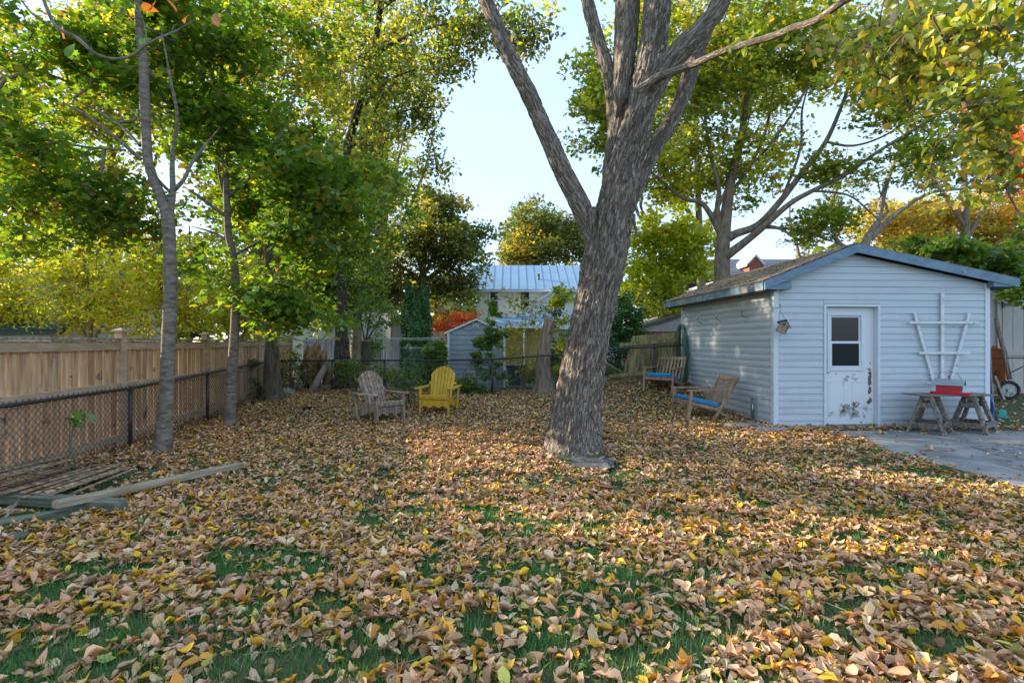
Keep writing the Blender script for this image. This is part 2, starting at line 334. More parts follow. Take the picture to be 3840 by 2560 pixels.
def fastmesh(name, V, T, mat, cols=None, smooth=True):
    """triangle mesh from numpy arrays, with one colour per vertex"""
    me = bpy.data.meshes.new(name); nv, ntr = len(V), len(T)
    me.vertices.add(nv); me.vertices.foreach_set('co', np.ascontiguousarray(V, dtype=np.float32).ravel())
    me.loops.add(ntr*3); me.loops.foreach_set('vertex_index', np.ascontiguousarray(T, dtype=np.int32).ravel())
    me.polygons.add(ntr); me.polygons.foreach_set('loop_start', np.arange(0, ntr*3, 3, dtype=np.int32))
    try: me.polygons.foreach_set('loop_total', np.full(ntr, 3, dtype=np.int32))
    except Exception: pass
    me.polygons.foreach_set('use_smooth', np.full(ntr, smooth))
    me.update(calc_edges=True)
    if cols is not None:
        a = me.attributes.new('col', 'FLOAT_COLOR', 'POINT')
        c4 = np.ones((nv, 4), dtype=np.float32); c4[:, :3] = cols; a.data.foreach_set('color', c4.ravel())
    me.materials.append(mat)
    return me

# leaf shapes: flat templates in x (width), y (length, stem at 0), z (curl)
def t_ovate(k=3, fold=0.25, curl=0.3, wv=0.0, seed=0):
    rs = np.random.default_rng(seed); n = k+2; ys = np.linspace(0, 1, n)
    wd = [0]+[0.235*math.sin(math.pi*(y**0.72))**0.85 for y in ys[1:-1]]+[0]
    V = []; T = []
    zc = lambda y: curl*(y-0.5)**2*1.6
    for i, y in enumerate(ys): V.append((0, y, zc(y)))
    li = {}; ri = {}
    for i in range(1, n-1):
        z = zc(ys[i])+fold*wd[i]+wv*rs.uniform(-1, 1); li[i] = len(V); V.append((-wd[i], ys[i]-0.03, z))
        z = zc(ys[i])+fold*wd[i]+wv*rs.uniform(-1, 1); ri[i] = len(V); V.append((wd[i], ys[i]-0.03, z))
    T.append((0, 1, li[1])); T.append((0, ri[1], 1))
    for i in range(1, n-2):
        T += [(i, i+1, li[i+1]), (i, li[i+1], li[i]), (i, ri[i+1], i+1), (i, ri[i], ri[i+1])]
    T += [(n-2, n-1, li[n-2]), (n-2, ri[n-2], n-1)]
    return np.array(V, float), np.array(T)
def t_maple(seed=0, cup=0.15, full=True):
    rs = np.random.default_rng(seed)
    ang = [-90, -60, -22, 2, 28, 52, 90]
    tips = [(-150, .42), (-118, .30), (-160+180*0-20, 0)]
    pol = []
    # (angle from stem axis, radius)
    half = [(180, 0.10), (142, 0.50), (112, 0.40), (70, 0.72), (42, 0.46), (20, 0.52), (0, 0.86)] if full else [(180, 0.12), (135, 0.48), (70, 0.70), (40, 0.42), (0, 0.84)]
    ring = [(a, r) for a, r in half]+[(-a, r) for a, r in half[-2:0:-1]]
    V = [(0, 0.38, 0)]
    for a, r in ring:
        t = math.radians(a); V.append((r*math.sin(t), 0.38+r*math.cos(t), cup*r*r+rs.uniform(-.04, .04)))
    V = np.array(V); V *= 0.85; n = len(ring)
    return V, np.array([(0, 1+(i+1) % n, 1+i) for i in range(n)])
T_OV3 = [t_ovate(3, 0.5*random.random()+0.15, random.uniform(-.5, .9), .05, i) for i in range(6)]
T_DRY = [t_ovate(3, random.uniform(-0.2, 1.9), random.uniform(-1.1, 1.6), .05, 20+i) for i in range(16)]
T_DRYMID = [t_ovate(2, random.uniform(-0.3, 1.2), random.uniform(-0.9, 1.3), .06, 120+i) for i in range(12)]
T_DRYLO = [t_ovate(1, random.uniform(-0.4, 1.1), random.uniform(-0.8, 1.2), .08, 50+i) for i in range(8)]
T_OV1 = [t_ovate(1, random.uniform(0.1, 0.6), random.uniform(-.4, .6), .03, 70+i) for i in range(4)]
T_MAP = [t_maple(i, random.uniform(-0.25, 0.3)) for i in range(5)]
for _t in T_DRYMID+T_DRY+T_DRYLO+T_OV3+T_OV1: _t[0][:, 1] -= 0.5
T_DIA = [(np.array([(0, -.5, 0), (.33*wq, 0, .1), (0, .5, .05), (-.33*wq, 0.02, .1)]), np.array([(0, 1, 2), (0, 2, 3)])) for wq in (1, .8, 1.15)]
T_OV2 = [t_ovate(2, random.uniform(.1, .6), random.uniform(-.4, .6), .04, 170+i) for i in range(5)]
for _t in T_OV2: _t[0][:, 1] -= 0.5
T_MAPLO = [t_maple(i+9, random.uniform(-0.25, 0.3), False) for i in range(5)]
for _t in T_MAP+T_MAPLO: _t[0][:, 1] -= 0.4

def rotmats(N, tilt, rs, droop=0.0):
    """random spin about z, then tilt by 'tilt' (radians array) about a random horizontal axis"""
    a = rs.uniform(0, 2*np.pi, N); b = rs.uniform(0, 2*np.pi, N)
    ca, sa = np.cos(a), np.sin(a); Z = np.zeros(N); O = np.ones(N)
    Rz = np.stack([ca, -sa, Z, sa, ca, Z, Z, Z, O], -1).reshape(N, 3, 3)
    ax = np.stack([np.cos(b), np.sin(b), Z], -1); c = np.cos(tilt); s_ = np.sin(tilt); x, y = ax[:, 0], ax[:, 1]
    Rt = np.stack([c+x*x*(1-c), x*y*(1-c), y*s_, x*y*(1-c), c+y*y*(1-c), -x*s_, -y*s_, x*s_, c], -1).reshape(N, 3, 3)
    return Rt @ Rz
def scatter(name, pos, size, cols, temps, mat, tilt, rs, parent=None, flat=None):
    """one mesh of many leaves; pos (N,3), size (N,), cols (N,3)"""
    N = len(pos); Rm = rotmats(N, tilt, rs); pick = rs.integers(0, len(temps), N)
    Vs, Ts, Cs = [], [], []; off = 0
    for k, (tv, tt) in enumerate(temps):
        idx = np.nonzero(pick == k)[0]
        if len(idx) == 0: continue
        sv = tv[None]*size[idx, None, None]*np.stack([rs.uniform(.8, 1.2, len(idx)), np.ones(len(idx)), rs.uniform(.5, 1.4, len(idx))], -1)[:, None, :]
        v = np.einsum('nij,nkj->nki', Rm[idx], sv)+pos[idx, None, :]
        n, m = v.shape[:2]
        Vs.append(v.reshape(-1, 3)); Ts.append((tt[None]+(np.arange(n)*m)[:, None, None]+off).reshape(-1, 3)); Cs.append(np.repeat(cols[idx], m, 0)); off += n*m
    me = fastmesh(name, np.concatenate(Vs), np.concatenate(Ts), mat, np.concatenate(Cs))
    return link(name, me, parent)
def palette(N, pal, rs, jit=0.18):
    """pal: list of (weight, (r,g,b))"""
    wts = np.array([p[0] for p in pal], float); wts /= wts.sum(); cs = np.array([p[1] for p in pal])
    c = cs[rs.choice(len(pal), N, p=wts)]
    return np.clip(c*(1+rs.normal(0, jit, (N, 1)))*(1+rs.normal(0, jit*0.2, (N, 3))), 0.003, 0.9)
# ---------------------------------------------------------------- trees: machinery
def smooth_path(pts, rad, step):
    pts = [Vector(p) for p in pts]; n = len(pts); op = []; orr = []
    for i in range(n-1):
        p0 = pts[max(i-1, 0)]; p1 = pts[i]; p2 = pts[i+1]; p3 = pts[min(i+2, n-1)]
        k = max(1, int((p2-p1).length/step))
        for j in range(k):
            t = j/k
            op.append(0.5*((2*p1)+(p2-p0)*t+(2*p0-5*p1+4*p2-p3)*t*t+(3*p1-p0-3*p2+p3)*t**3))
            orr.append(rad[i]*(1-t)+rad[i+1]*t)
    op.append(pts[-1]); orr.append(rad[-1]); return op, orr
def limb_mesh(name, pts, rad, mat, parent, n=12, step=0.15, relief=0.0, freq=14, wob=0.0, seed=0, flare=None):
    """a tapered trunk or limb whose bark ridges are real relief"""
    P_, R_ = smooth_path(pts, rad, step); P0 = np.array([tuple(p) for p in P_]); L = len(P0); R0 = np.array(R_)
    T = np.gradient(P0, axis=0); T /= np.linalg.norm(T, axis=1)[:, None]
    nr = np.array(Vector(T[0]).orthogonal().normalized()); V = np.zeros((L, n, 3)); a = np.linspace(0, 2*np.pi, n, endpoint=False)
    s = np.concatenate([[0], np.cumsum(np.linalg.norm(np.diff(P0, axis=0), axis=1))])
    for i in range(L):
        nr = nr-T[i]*nr.dot(T[i]); nr /= np.linalg.norm(nr); b = np.cross(T[i], nr)
        d = np.cos(a)[:, None]*nr+np.sin(a)[:, None]*b
        rr = np.full(n, R0[i])
        if wob: rr *= 1+wob*(fbm(np.stack([np.cos(a)*1.3+seed, np.sin(a)*1.3, np.full(n, s[i]*1.1)], -1), 2)-0.5)*2
        if flare is not None and s[i] < flare[0]:
            q = (1-s[i]/flare[0])**2; rr *= 1+q*flare[1]*(0.5+0.9*vnoise(np.stack([np.cos(a)*2.2+seed, np.sin(a)*2.2, np.full(n, 3.3)], -1)))
        if relief:
            c = R0[i]*freq
            q = np.stack([np.cos(a)*c+seed*3.1, np.sin(a)*c, np.full(n, s[i]*freq*0.16)], -1)
            q2 = q+1.3*(vnoise(q*[.5, .5, 1.6]+9)-.5)[:, None]
            rg = 1-np.abs(2*vnoise(q2)-1)*1.9; rg = np.clip(rg, -1, 1)
            rg2 = 1-np.abs(2*vnoise(q2*[2.1, 2.1, 1.5]+5)-1)*1.9
            rr += -relief*np.clip(rg, 0, 1)*1.0-relief*0.4*np.clip(rg2, 0, 1)
        V[i] = P0[i]+d*rr[:, None]
    idx = np.arange(L*n).reshape(L, n); A = idx[:-1]; B = idx[1:]; A2 = np.roll(A, -1, 1); B2 = np.roll(B, -1, 1)
    Tt = np.concatenate([np.stack([A, A2, B2], -1).reshape(-1, 3), np.stack([A, B2, B], -1).reshape(-1, 3)])
    VV = np.concatenate([V.reshape(-1, 3), P0[-1:]]); e = L*n
    Tt = np.concatenate([Tt, np.array([(idx[-1, k], idx[-1, (k+1) % n], e) for k in range(n)])])
    me = fastmesh(name, VV, Tt, mat, None, True)
    ba = np.zeros((L*n+1, 3), dtype=np.float32); rr_b = R0[:, None]
    ba[:L*n] = np.stack([np.cos(a)[None]*rr_b+seed*1.7, np.sin(a)[None]*rr_b, np.repeat(s[:, None], n, 1)], -1).reshape(-1, 3); ba[-1] = ba[-2]
    at_ = me.attributes.new('bark', 'FLOAT_VECTOR', 'POINT'); at_.data.foreach_set('vector', ba.ravel())
    return link(name, me, parent), P_, R_

def twigs(name, nodes, nrad, tips, mat, parent, rs, rtip=0.006, maxlen=3.0, keep=1.0, up=0.12, sides=4):
    """thin branches that carry the leaf clusters: each tip is joined to the nearest branch already there"""
    pts = [np.array(p) for p in nodes]; rad = list(nrad); par = [-1]*len(pts); n0 = len(pts)
    tips = np.asarray(tips)
    if keep < 1: tips = tips[rs.random(len(tips)) < keep]
    base = np.array(pts); d0 = np.min(np.linalg.norm(tips[:, None]-base[None], axis=2), axis=1); order = np.argsort(d0)
    arr = np.zeros((n0+len(tips)*3, 3)); arr[:n0] = base; cnt = n0; child = [0]*(n0+len(tips)*3); parl = [-1]*(n0+len(tips)*3)
    for k in order:
        t = tips[k]; dd = np.linalg.norm(arr[:cnt]-t, axis=1)+np.maximum(0, arr[:cnt, 2]-t[2])*0.6
        j = int(np.argmin(dd)); a = arr[j]; L = np.linalg.norm(t-a)
        if L > maxlen or L < 1e-3: continue
        prev = j
        for q in (0.4, 0.75, 1.0):
            p = a+(t-a)*q+rs.normal(0, 0.045*L, 3)*(q < 1); p[2] += up*L*math.sin(math.pi*q)*(0.6)
            arr[cnt] = p; parl[cnt] = prev; prev = cnt; cnt += 1
        m = prev
        while m >= 0: child[m] += 1; m = parl[m]
    mb = MB(); V = []; T = []; off = 0
    segs = [(i, parl[i]) for i in range(n0, cnt) if parl[i] >= 0]
    ang = np.linspace(0, 2*np.pi, sides, endpoint=False)
    for i, p in segs:
        a, b = arr[p], arr[i]; d = b-a; L = np.linalg.norm(d)
        if L < 1e-4: continue
        d /= L; x = np.cross(d, (0.3, 0.2, 1)); x /= np.linalg.norm(x)+1e-9; y = np.cross(d, x)
        r1 = rtip*math.sqrt(child[i]+0.5); r0 = r1 if p < n0 else rtip*math.sqrt(child[p]+0.5)
        rg = np.cos(ang)[:, None]*x+np.sin(ang)[:, None]*y
        V.append(a+rg*min(r0, r1*1.5)); V.append(b+rg*r1)
        for q in range(sides):
            q2 = (q+1) % sides; T += [(off+q, off+q2, off+sides+q2), (off+q, off+sides+q2, off+sides+q)]
        off += 2*sides
    if not V: return
    o = link(name, fastmesh(name, np.concatenate(V), np.array(T), mat, None, True), parent); o['kind'] = 'stuff'

def in_blobs(blobs, n, rs, shell=0.45, hole=0.0, hfreq=1.0, seed=0):
    """n cluster centres in the union of ellipsoids (centre, radii, weight); holes follow a 3-D noise"""
    wts = np.array([b[2] for b in blobs], float); wts /= wts.sum(); out_ = []; need = n
    while need > 0:
        k = rs.choice(len(blobs), need*2, p=wts); d = rs.normal(0, 1, (len(k), 3)); d /= np.linalg.norm(d, axis=1)[:, None]
        r = rs.random(len(k))**shell*(0.55+0.95*vnoise(d*1.9+k[:, None]*3.7+seed))
        c = np.array([tuple(blobs[i][0]) for i in k]); ra = np.array([blobs[i][1] for i in k]); p = c+d*r[:, None]*ra
        p += rs.normal(0, 0.06, p.shape)*ra
        if hole > 0: p = p[vnoise(p*hfreq+seed*7.7) > hole]
        p = p[:need]; out_.append(p); need -= len(p)
    return np.concatenate(out_)
def foliage(name, centers, per, rad, lsize, pal, temps, mat, parent, rs, tilt=(0.2, 1.3), cj=0.25, zsq=0.6, jit=0.16, turned_pal=None, stuff=False):
    N = len(centers)*per; ci = np.repeat(np.arange(len(centers)), per)
    off = rs.normal(0, 1, (N, 3)); off /= np.linalg.norm(off, axis=1)[:, None]; off *= (rs.random(N)**0.45*rad)[:, None]; off[:, 2] *= zsq
    pos = centers[ci]+off
    col = palette(N, pal, rs, jit); col *= (1+rs.normal(0, cj*0.5, len(centers)))[ci][:, None].clip(0.5, 1.7)
    if turned_pal is not None:      # some clusters have turned colour
        turned = (vnoise(centers*turned_pal[2]+31) > turned_pal[1])[ci] & (rs.random(N) < 0.75)
        col[turned] = palette(int(turned.sum()), turned_pal[0], rs, jit)
    size = lsize*rs.uniform(0.65, 1.25, N); tl = rs.uniform(*tilt, N)
    return scatter(name, pos, size, np.clip(col, 0.003, 0.9), temps, mat, tl, rs, parent)
def px_blob(u, v, d, ru, rv, rd, w_=1.0):
    """ellipsoid centred where the photo shows it, at its own distance d; ru, rv measured in photo pixels, rd in metres"""
    return (P(u, v, d), (ru*d/FP, rd, rv*d/FP), w_)
def inside(root_loc, p): return Vector(p)-Vector(root_loc)

def tree(name, label, cat, base, limbs, blobs, ncl, per, crad, lsize, pal, temps, bark, leafm=None, group=None, seed=1,
         n=10, relief=0.0, freq=12, step=0.2, twig=True, rtip=0.006, keep=1.0, maxlen=3.0, hole=0.0, hfreq=1.0, tilt=(0.2, 1.3), cj=0.3,
         shell=0.45, zsq=0.6, turned_pal=None, wob=0.08, flare=None, limbname='limb', extra=None, twigname='twigs', up=0.12):
    rs = np.random.default_rng(seed); root = thing(name, label, cat, base, 0, group); root_loc = Vector(base)
    nodes = []; nrad = []
    for i, (pts, rad) in enumerate(limbs):
        rel = [inside(root_loc, p) for p in pts]
        if i > 0: rad = list(rad[:-1])+[rad[-1]*.25]
        o, a, b = limb_mesh('trunk' if i == 0 else limbname, rel, rad, bark, root, n if i == 0 else max(6, n*2//3), step, relief if i == 0 else relief*0.7, freq,
                            wob, seed+i, flare if i == 0 else None)
        lo = len(a)//3 if i == 0 else len(a)//5
        nodes += [tuple(p) for p in a[lo:]]; nrad += list(b[lo:])
    if blobs and ncl:
        bl = [(inside(root_loc, c), r, w_) for c, r, w_ in blobs]
        cen = in_blobs(bl, ncl, rs, shell, hole, hfreq, seed)
        if extra is not None: cen = np.concatenate([cen, np.array([tuple(inside(root_loc, e)) for e in extra])])
        if twig: twigs(twigname, nodes, nrad, cen, bark, root, rs, rtip, maxlen, keep, up)
        foliage('crown', cen, per, crad, lsize, pal, temps, leafm or M['leaf'], root, rs, tilt, cj, zsq, turned_pal=turned_pal)
    return root
# ---------------------------------------------------------------- ground
xs = np.concatenate([[-600, -300, -150, -80, -45, -30], np.arange(-20, 20.01, 0.25), [30, 45, 80, 150, 300, 600]])
ys = np.concatenate([[-600, -200, -60, -20, -6], np.arange(-2, 20.01, 0.25), [26, 35, 50, 80, 150, 300, 900]])
XX, YY = np.meshgrid(xs, ys); ZZ = gz(XX, YY)+0.02*(fbm(np.stack([XX*1.1, YY*1.1, XX*0], -1), 3)-0.5)*(np.abs(XX) < 19)*(YY > -2)*(YY < 19)
ZZ = np.where((XX > 4.0) & (YY < 9.5) & (YY > 3), ZZ-0.01, ZZ)
ni, nj = XX.shape; gi = np.arange(ni*nj).reshape(ni, nj)
GT = np.concatenate([np.stack([gi[:-1, :-1], gi[:-1, 1:], gi[1:, 1:]], -1).reshape(-1, 3), np.stack([gi[:-1, :-1], gi[1:, 1:], gi[1:, :-1]], -1).reshape(-1, 3)])
M['ground'] = pmat('lawn soil and moss', (0.035, 0.085, 0.022), (0.09, 0.085, 0.04), (1.3, 1.3, 1.3), 0.95, 0.5, 9, lo=0.42, hi=0.6, bscale=(30, 30, 30))
g = link('ground', fastmesh('ground', np.stack([XX.ravel(), YY.ravel(), ZZ.ravel()], -1), GT, M['ground'], None, True)); g['kind'] = 'structure'

# concrete path: two slabs with an open joint, edge ragged against the lawn
path = thing('concrete_path', 'worn grey concrete path beside the shed', 'path', (0, 0, 0)); path['kind'] = 'structure'
del path['category']
def gp(u, v, z=0.0):
    d = (HC-z)*FP/(v-V0); return Vector(((u-U0)/FP*d, d, z))
edge = [(3105, 1617), (3180, 1636), (3271, 1664), (3384, 1701), (3523, 1736), (3650, 1774), (3755, 1803), (3850, 1830), (4100, 1900), (4600, 2060)]
joint = [(3300, 1627), (3414, 1664), (3532, 1689), (3607, 1708), (3840, 1765), (4150, 1840), (4700, 1990)]
E_ = [gp(*p, 0.02) for p in edge]; J_ = [gp(*p, 0.02) for p in joint]
def slab(front, back, name, zt=0.022):
    pl = [Vector((p.x, p.y, zt)) for p in front]+[Vector((p.x, p.y, zt)) for p in reversed(back)]
    mb = MB(); mb.prism(pl, (0, 0, -1), 0.12); return mb.build(name, M['concrete'], path)
front_slab = slab(E_[1:], [p+Vector((0, -0.012, 0)) for p in J_], 'slab')
back_edge = [gp(3120, 1614, .02), gp(3260, 1611, .02), gp(3500, 1608, .02), gp(3700, 1611, .02), gp(3850, 1610, .02), gp(4300, 1618, .02), gp(5000, 1660, .02)]
back_slab = slab([E_[0], gp(3200, 1640, .02)]+[p+Vector((0, 0.012, 0)) for p in J_], back_edge, 'slab')
o = MB(); o.prism([gp(3640, 1669, .028), gp(3720, 1700, .028), gp(3860, 1725, .028), gp(4200, 1750, .028), gp(4200, 1655, .028), gp(3800, 1652, .028), gp(3700, 1655, .028)], (0, 0, -1), 0.004)
o.build('broken_patch', M['darkpaving'], path)
yardr = MB(); yardr.prism([Vector((8.3, 8.72, .016)), Vector((22, 8.3, .016)), Vector((22, 12.4, .016)), Vector((8.3, 12.4, .016))], (0, 0, -1), 0.02)
side_yard = yardr.build('side_pavement', M['concrete']); side_yard['kind'] = 'structure'

def on_path(x, y):
    """true where the concrete lies"""
    ex = np.array([p.x for p in E_]); ey = np.array([p.y for p in E_])
    o_ = np.argsort(ey)
    xl = np.interp(y, ey[o_], ex[o_]); return (x > xl+0.05*np.sin(y*7)+0.03*np.sin(y*17)+0.02) & (y < 8.75+(x > 8.4)*3)

# ---------------------------------------------------------------- grass and fallen leaves
rs = np.random.default_rng(11)
def frustum_pts(n, y0, y1, power=1.0, margin=1.1):
    out_ = []; need = n
    while need > 0:
        y = y0+(y1-y0)*rs.random(need*3); x = rs.uniform(-1, 1, need*3)*13
        k = np.abs(x) < y*1.02+margin; x = x[k][:need]; y = y[k][:need]; out_.append(np.stack([x, y], -1)); need -= len(x)
    return np.concatenate(out_)
SHO = Vector((4.454, 8.70, 0.0)); SHA = R(3.4); ex_ = Vector((math.cos(SHA), math.sin(SHA), 0)); ey_ = Vector((-math.sin(SHA), math.cos(SHA), 0))
def in_shed(x, y, m=0.03):
    dx, dy = x-SHO.x, y-SHO.y; s = dx*ex_.x+dy*ex_.y; t = dx*ey_.x+dy*ey_.y
    return (s > -m) & (s < 3.86+m) & (t > -m) & (t < 4.0+m)
# grass
def patchy(x, y): return fbm(np.stack([x*1.25, y*1.25, x*0+2.2], -1), 3)
gN = 190000; q = np.concatenate([frustum_pts(gN, 1.7, 10.5), frustum_pts(110000, 1.7, 4.6)]); q = q[(rs.random(len(q)) < np.clip(1.7-q[:, 1]/6.5+0.3*(q[:, 0] > 1), 0.03, 1))]
q = q[~((np.abs(q[:, 0]-.97) < .32) & (q[:, 1] > 5.84) & (q[:, 1] < 6.6))]
q = q[(~on_path(q[:, 0], q[:, 1])) & (~in_shed(q[:, 0], q[:, 1])) ]
tb = [(np.array([(-0.06, 0, 0), (0.06, 0, 0), (0.0, 0.3*q_, 1.0)]), np.array([(0, 1, 2)])) for q_ in (.3, .9, 1.5)]
pos = np.stack([q[:, 0], q[:, 1], gz(q[:, 0], q[:, 1])-0.005], -1)
gc = palette(len(pos), [(5, (0.07, 0.21, 0.045)), (3, (0.11, 0.30, 0.06)), (1, (0.26, 0.30, 0.10))], rs)
o = scatter('grass', pos, rs.uniform(0.03, 0.065, len(pos)), gc, tb, M['grassblade'], rs.uniform(0, 0.8, len(pos)), rs)
tag(o, 'short green grass showing in patches between the fallen leaves', 'grass', kind='stuff')
# leaves
LP = [(26, (0.67, 0.405, 0.235)), (20, (0.50, 0.29, 0.16)), (15, (0.68, 0.47, 0.30)), (10, (0.32, 0.175, 0.09)), (4, (0.14, 0.08, 0.045)), (9, (0.78, 0.45, 0.03)),
      (7, (0.62, 0.27, 0.05)), (4, (0.42, 0.40, 0.10)), (1, (0.25, 0.32, 0.07)), (4, (0.46, 0.22, 0.10))]
LPN = [(30, (0.69, 0.415, 0.235)), (22, (0.54, 0.31, 0.165)), (18, (0.72, 0.50, 0.31)), (8, (0.30, 0.165, 0.085)), (13, (0.80, 0.47, 0.03)), (10, (0.70, 0.32, 0.04)), (4, (0.50, 0.45, 0.10)), (1, (0.22, 0.30, 0.06))]
TIMB = [(gp(207, 1890, .12), gp(905, 1740, .05), .07), (gp(-160, 1850, .07), gp(451, 1893, .06), .10), (gp(-260, 2010, .06), gp(400, 1888, .03), .09)]
def litter(n, y0, y1, temps, pal, size, name_, thin):
    q = frustum_pts(n, y0, y1); x, y = q[:, 0], q[:, 1]
    dens = np.ones(len(q)); pn = patchy(x, y)
    # the litter thins out towards the camera and the path, where grass shows
    open_ = thin*np.clip(1.15-(y-0.35*np.maximum(x, 0))/6.5, 0, 1)
    dens *= 1-open_*np.clip((pn-0.50)*9, 0, 1)*0.85
    fine_ = vnoise(np.stack([x*5.5, y*7.5, x*0+4.4], -1))
    dens *= 1-np.clip((fine_-.52)*6, 0, 1)*np.clip(thin*1.3-0.09*np.maximum(0, y-0.5*np.maximum(x, 0)-2), 0, .9)
    dens *= np.where(on_path(x, y), 0.02+0.5*np.exp(-np.abs(y-8.55)/0.14)*(x > 5.2)+.12*(y > 9), 1.0)
    dens *= np.where((y > 12.2) & (x > 2), 0.6, 1)

    lath = (x < -4.05+.1*np.sin(y*9)) & (y > 4.45) & (y < 5.95) & (rs.random(len(q)) < .93)
    dens *= np.where(lath, 0, 1)
    for A_, B_, hw in TIMB:
        dx, dy = B_[0]-A_[0], B_[1]-A_[1]; LL = math.hypot(dx, dy); sd_ = ((x-A_[0])*dx+(y-A_[1])*dy)/LL; ds = np.abs((x-A_[0])*dy-(y-A_[1])*dx)/LL
        dens *= np.where((sd_ > -.02) & (sd_ < LL+.02) & (ds < hw), 0, 1)
    dens *= np.where((np.abs(x-.97) < .30) & (y > 5.86) & (y < 6.6), 0.02, 1)
    keep = (rs.random(len(q)) < dens) & (~in_shed(x, y)) & (np.hypot((x-0.84)/1.0, y-6.85) > 0.42)
    x, y = x[keep], y[keep]; N = len(x)
    pile = 0.045*np.clip(dens[keep], 0, 1)
    z = gz(x, y)+0.012+rs.random(N)**1.4*pile+np.where(on_path(x, y), 0.012, 0)
    return scatter(name_, np.stack([x, y, z], -1), size*np.clip(rs.lognormal(-.03, .26, N), .4, 1.7), palette(N, pal, rs, 0.2), temps, M['litter'], np.abs(rs.normal(0.0, 0.40, N)), rs)
o0 = litter(20000, 1.75, 3.5, T_DRY, LPN, 0.068, 'fallen_leaves', 1.0)
tag(o0, 'curled tan and yellow leaves at the very bottom edge of the lawn', 'fallen leaves', kind='stuff')
o1 = litter(31000, 3.5, 5.2, T_DRY[:6]+T_DRYMID, LPN, 0.070, 'fallen_leaves', 1.0)
tag(o1, 'curled tan and yellow fallen leaves scattered over the near lawn', 'fallen leaves', kind='stuff')
o2 = litter(74000, 5.2, 9.0, T_DRYMID, LP, 0.068, 'fallen_leaves', 0.9)
tag(o2, 'carpet of dry brown leaves around the big tree and the shed', 'fallen leaves', kind='stuff')
o3 = litter(60000, 9.0, 13.6, T_DRYLO, LP, 0.072, 'fallen_leaves', 0.3)
tag(o3, 'deep brown leaf litter along the back fence', 'fallen leaves', kind='stuff')

V = []; T = []; off = 0; rt_ = np.random.default_rng(44)
for k in range(150):
    x = rt_.uniform(-5, 5); y = rt_.uniform(2.2, 12); a = rt_.uniform(0, np.pi); L = rt_.uniform(.08, .34); z = float(gz(x, y))+rt_.uniform(.05, .075)
    if abs(x) > y*1.02 or bool(on_path(np.array([x]), np.array([y]))[0]) or bool(in_shed(np.array([x]), np.array([y]))[0]): continue
    p = np.array([x, y, z]); dv = np.array([math.cos(a), math.sin(a), rt_.normal(0, .06)]); pts = [p, p+dv*L*.5+rt_.normal(0, .012, 3), p+dv*L]; n_ = np.cross(dv, (0, 0, 1)); r_ = rt_.uniform(.002, .0045)
    for j, q in enumerate(pts):
        rr = r_*(1-.3*j); V += [q+n_*rr, q+np.array([0, 0, 1])*rr*1.4, q-n_*rr]
    for j in range(2):
        for m in range(3): m2 = (m+1) % 3; T += [(off+j*3+m, off+j*3+m2, off+j*3+3+m2), (off+j*3+m, off+j*3+3+m2, off+j*3+3+m)]
    off += 9
tag(link('fallen_twigs', fastmesh('fallen_twigs', np.array(V), np.array(T), M['bark_mid'], None, False)), 'thin dry twigs lying on top of the fallen leaves', 'twigs', kind='stuff')
# ---------------------------------------------------------------- the shed
shed = thing('garden_shed', 'pale blue vinyl sided shed with blue fascia and a flaking white door', 'shed', SHO, SHA)
CH = 0.1143; WF = 3.854; WS = 4.0
def uline(z, side):
    if side < 0: return -0.25+(z-2.36)/0.64*1.608
    return 4.26-(z-2.43)/0.57*2.902
def siding_course(xa, xb, z, h=CH, clip=None):
    """one lap of siding along x, facing -y: thick lower edge, flat face, thin top"""
    prof = [(0.0, -0.001), (0.010, -0.001), (0.0102, -0.017), (0.062, -0.013), (0.070, -0.0095), (h, -0.007)]
    V = []; 
    for end in (0, 1):
        for dz, y in prof:
            a, b = xa, xb
            if clip: a, b = max(xa, uline(z+dz, -1)), min(xb, uline(z+dz, 1))
            if a > b: a = b = (a+b)/2
            V.append(((a, b)[end], y, z+dz))
        for dz in (h, 0.0):
            a, b = xa, xb
            if clip: a, b = max(xa, uline(z+dz, -1)), min(xb, uline(z+dz, 1))
            if a > b: a = b = (a+b)/2
            V.append(((a, b)[end], 0.004, z+dz))
    k = 8; mb = MB(); mb.add(V, [(i, i+1, k+i+1, k+i) for i in range(k-1)]+[(k-1, 0, k, 2*k-1), tuple(range(k-1, -1, -1)), tuple(range(k, 2*k))]); return mb
DA, DB, DZ = 0.862, 1.869, 2.136
z = 0.03; i = 0
while z < 2.98:
    cl = z+CH > 2.34
    if z < DZ-0.02:
        siding_course(0.05, DA, z).build('siding_board', M['siding'], shed); siding_course(DB, WF-0.05, z).build('siding_board', M['siding'], shed)
        if z+CH > DZ: siding_course(DA, DB, DZ, z+CH-DZ).build('siding_board', M['siding'], shed)
    else:
        siding_course(0.05 if not cl else 0.0, WF-0.05 if not cl else WF, z, CH, cl).build('siding_board', M['siding'], shed)
    z += CH; i += 1
side_me = siding_course(0.05, WS-0.05, 0).mesh('siding_board', M['siding'])
z = 0.03
while z < 2.33:
    o = link('siding_board', side_me, shed); o.rotation_euler = (0, 0, R(-90)); o.location = (0, WS, z); z += CH
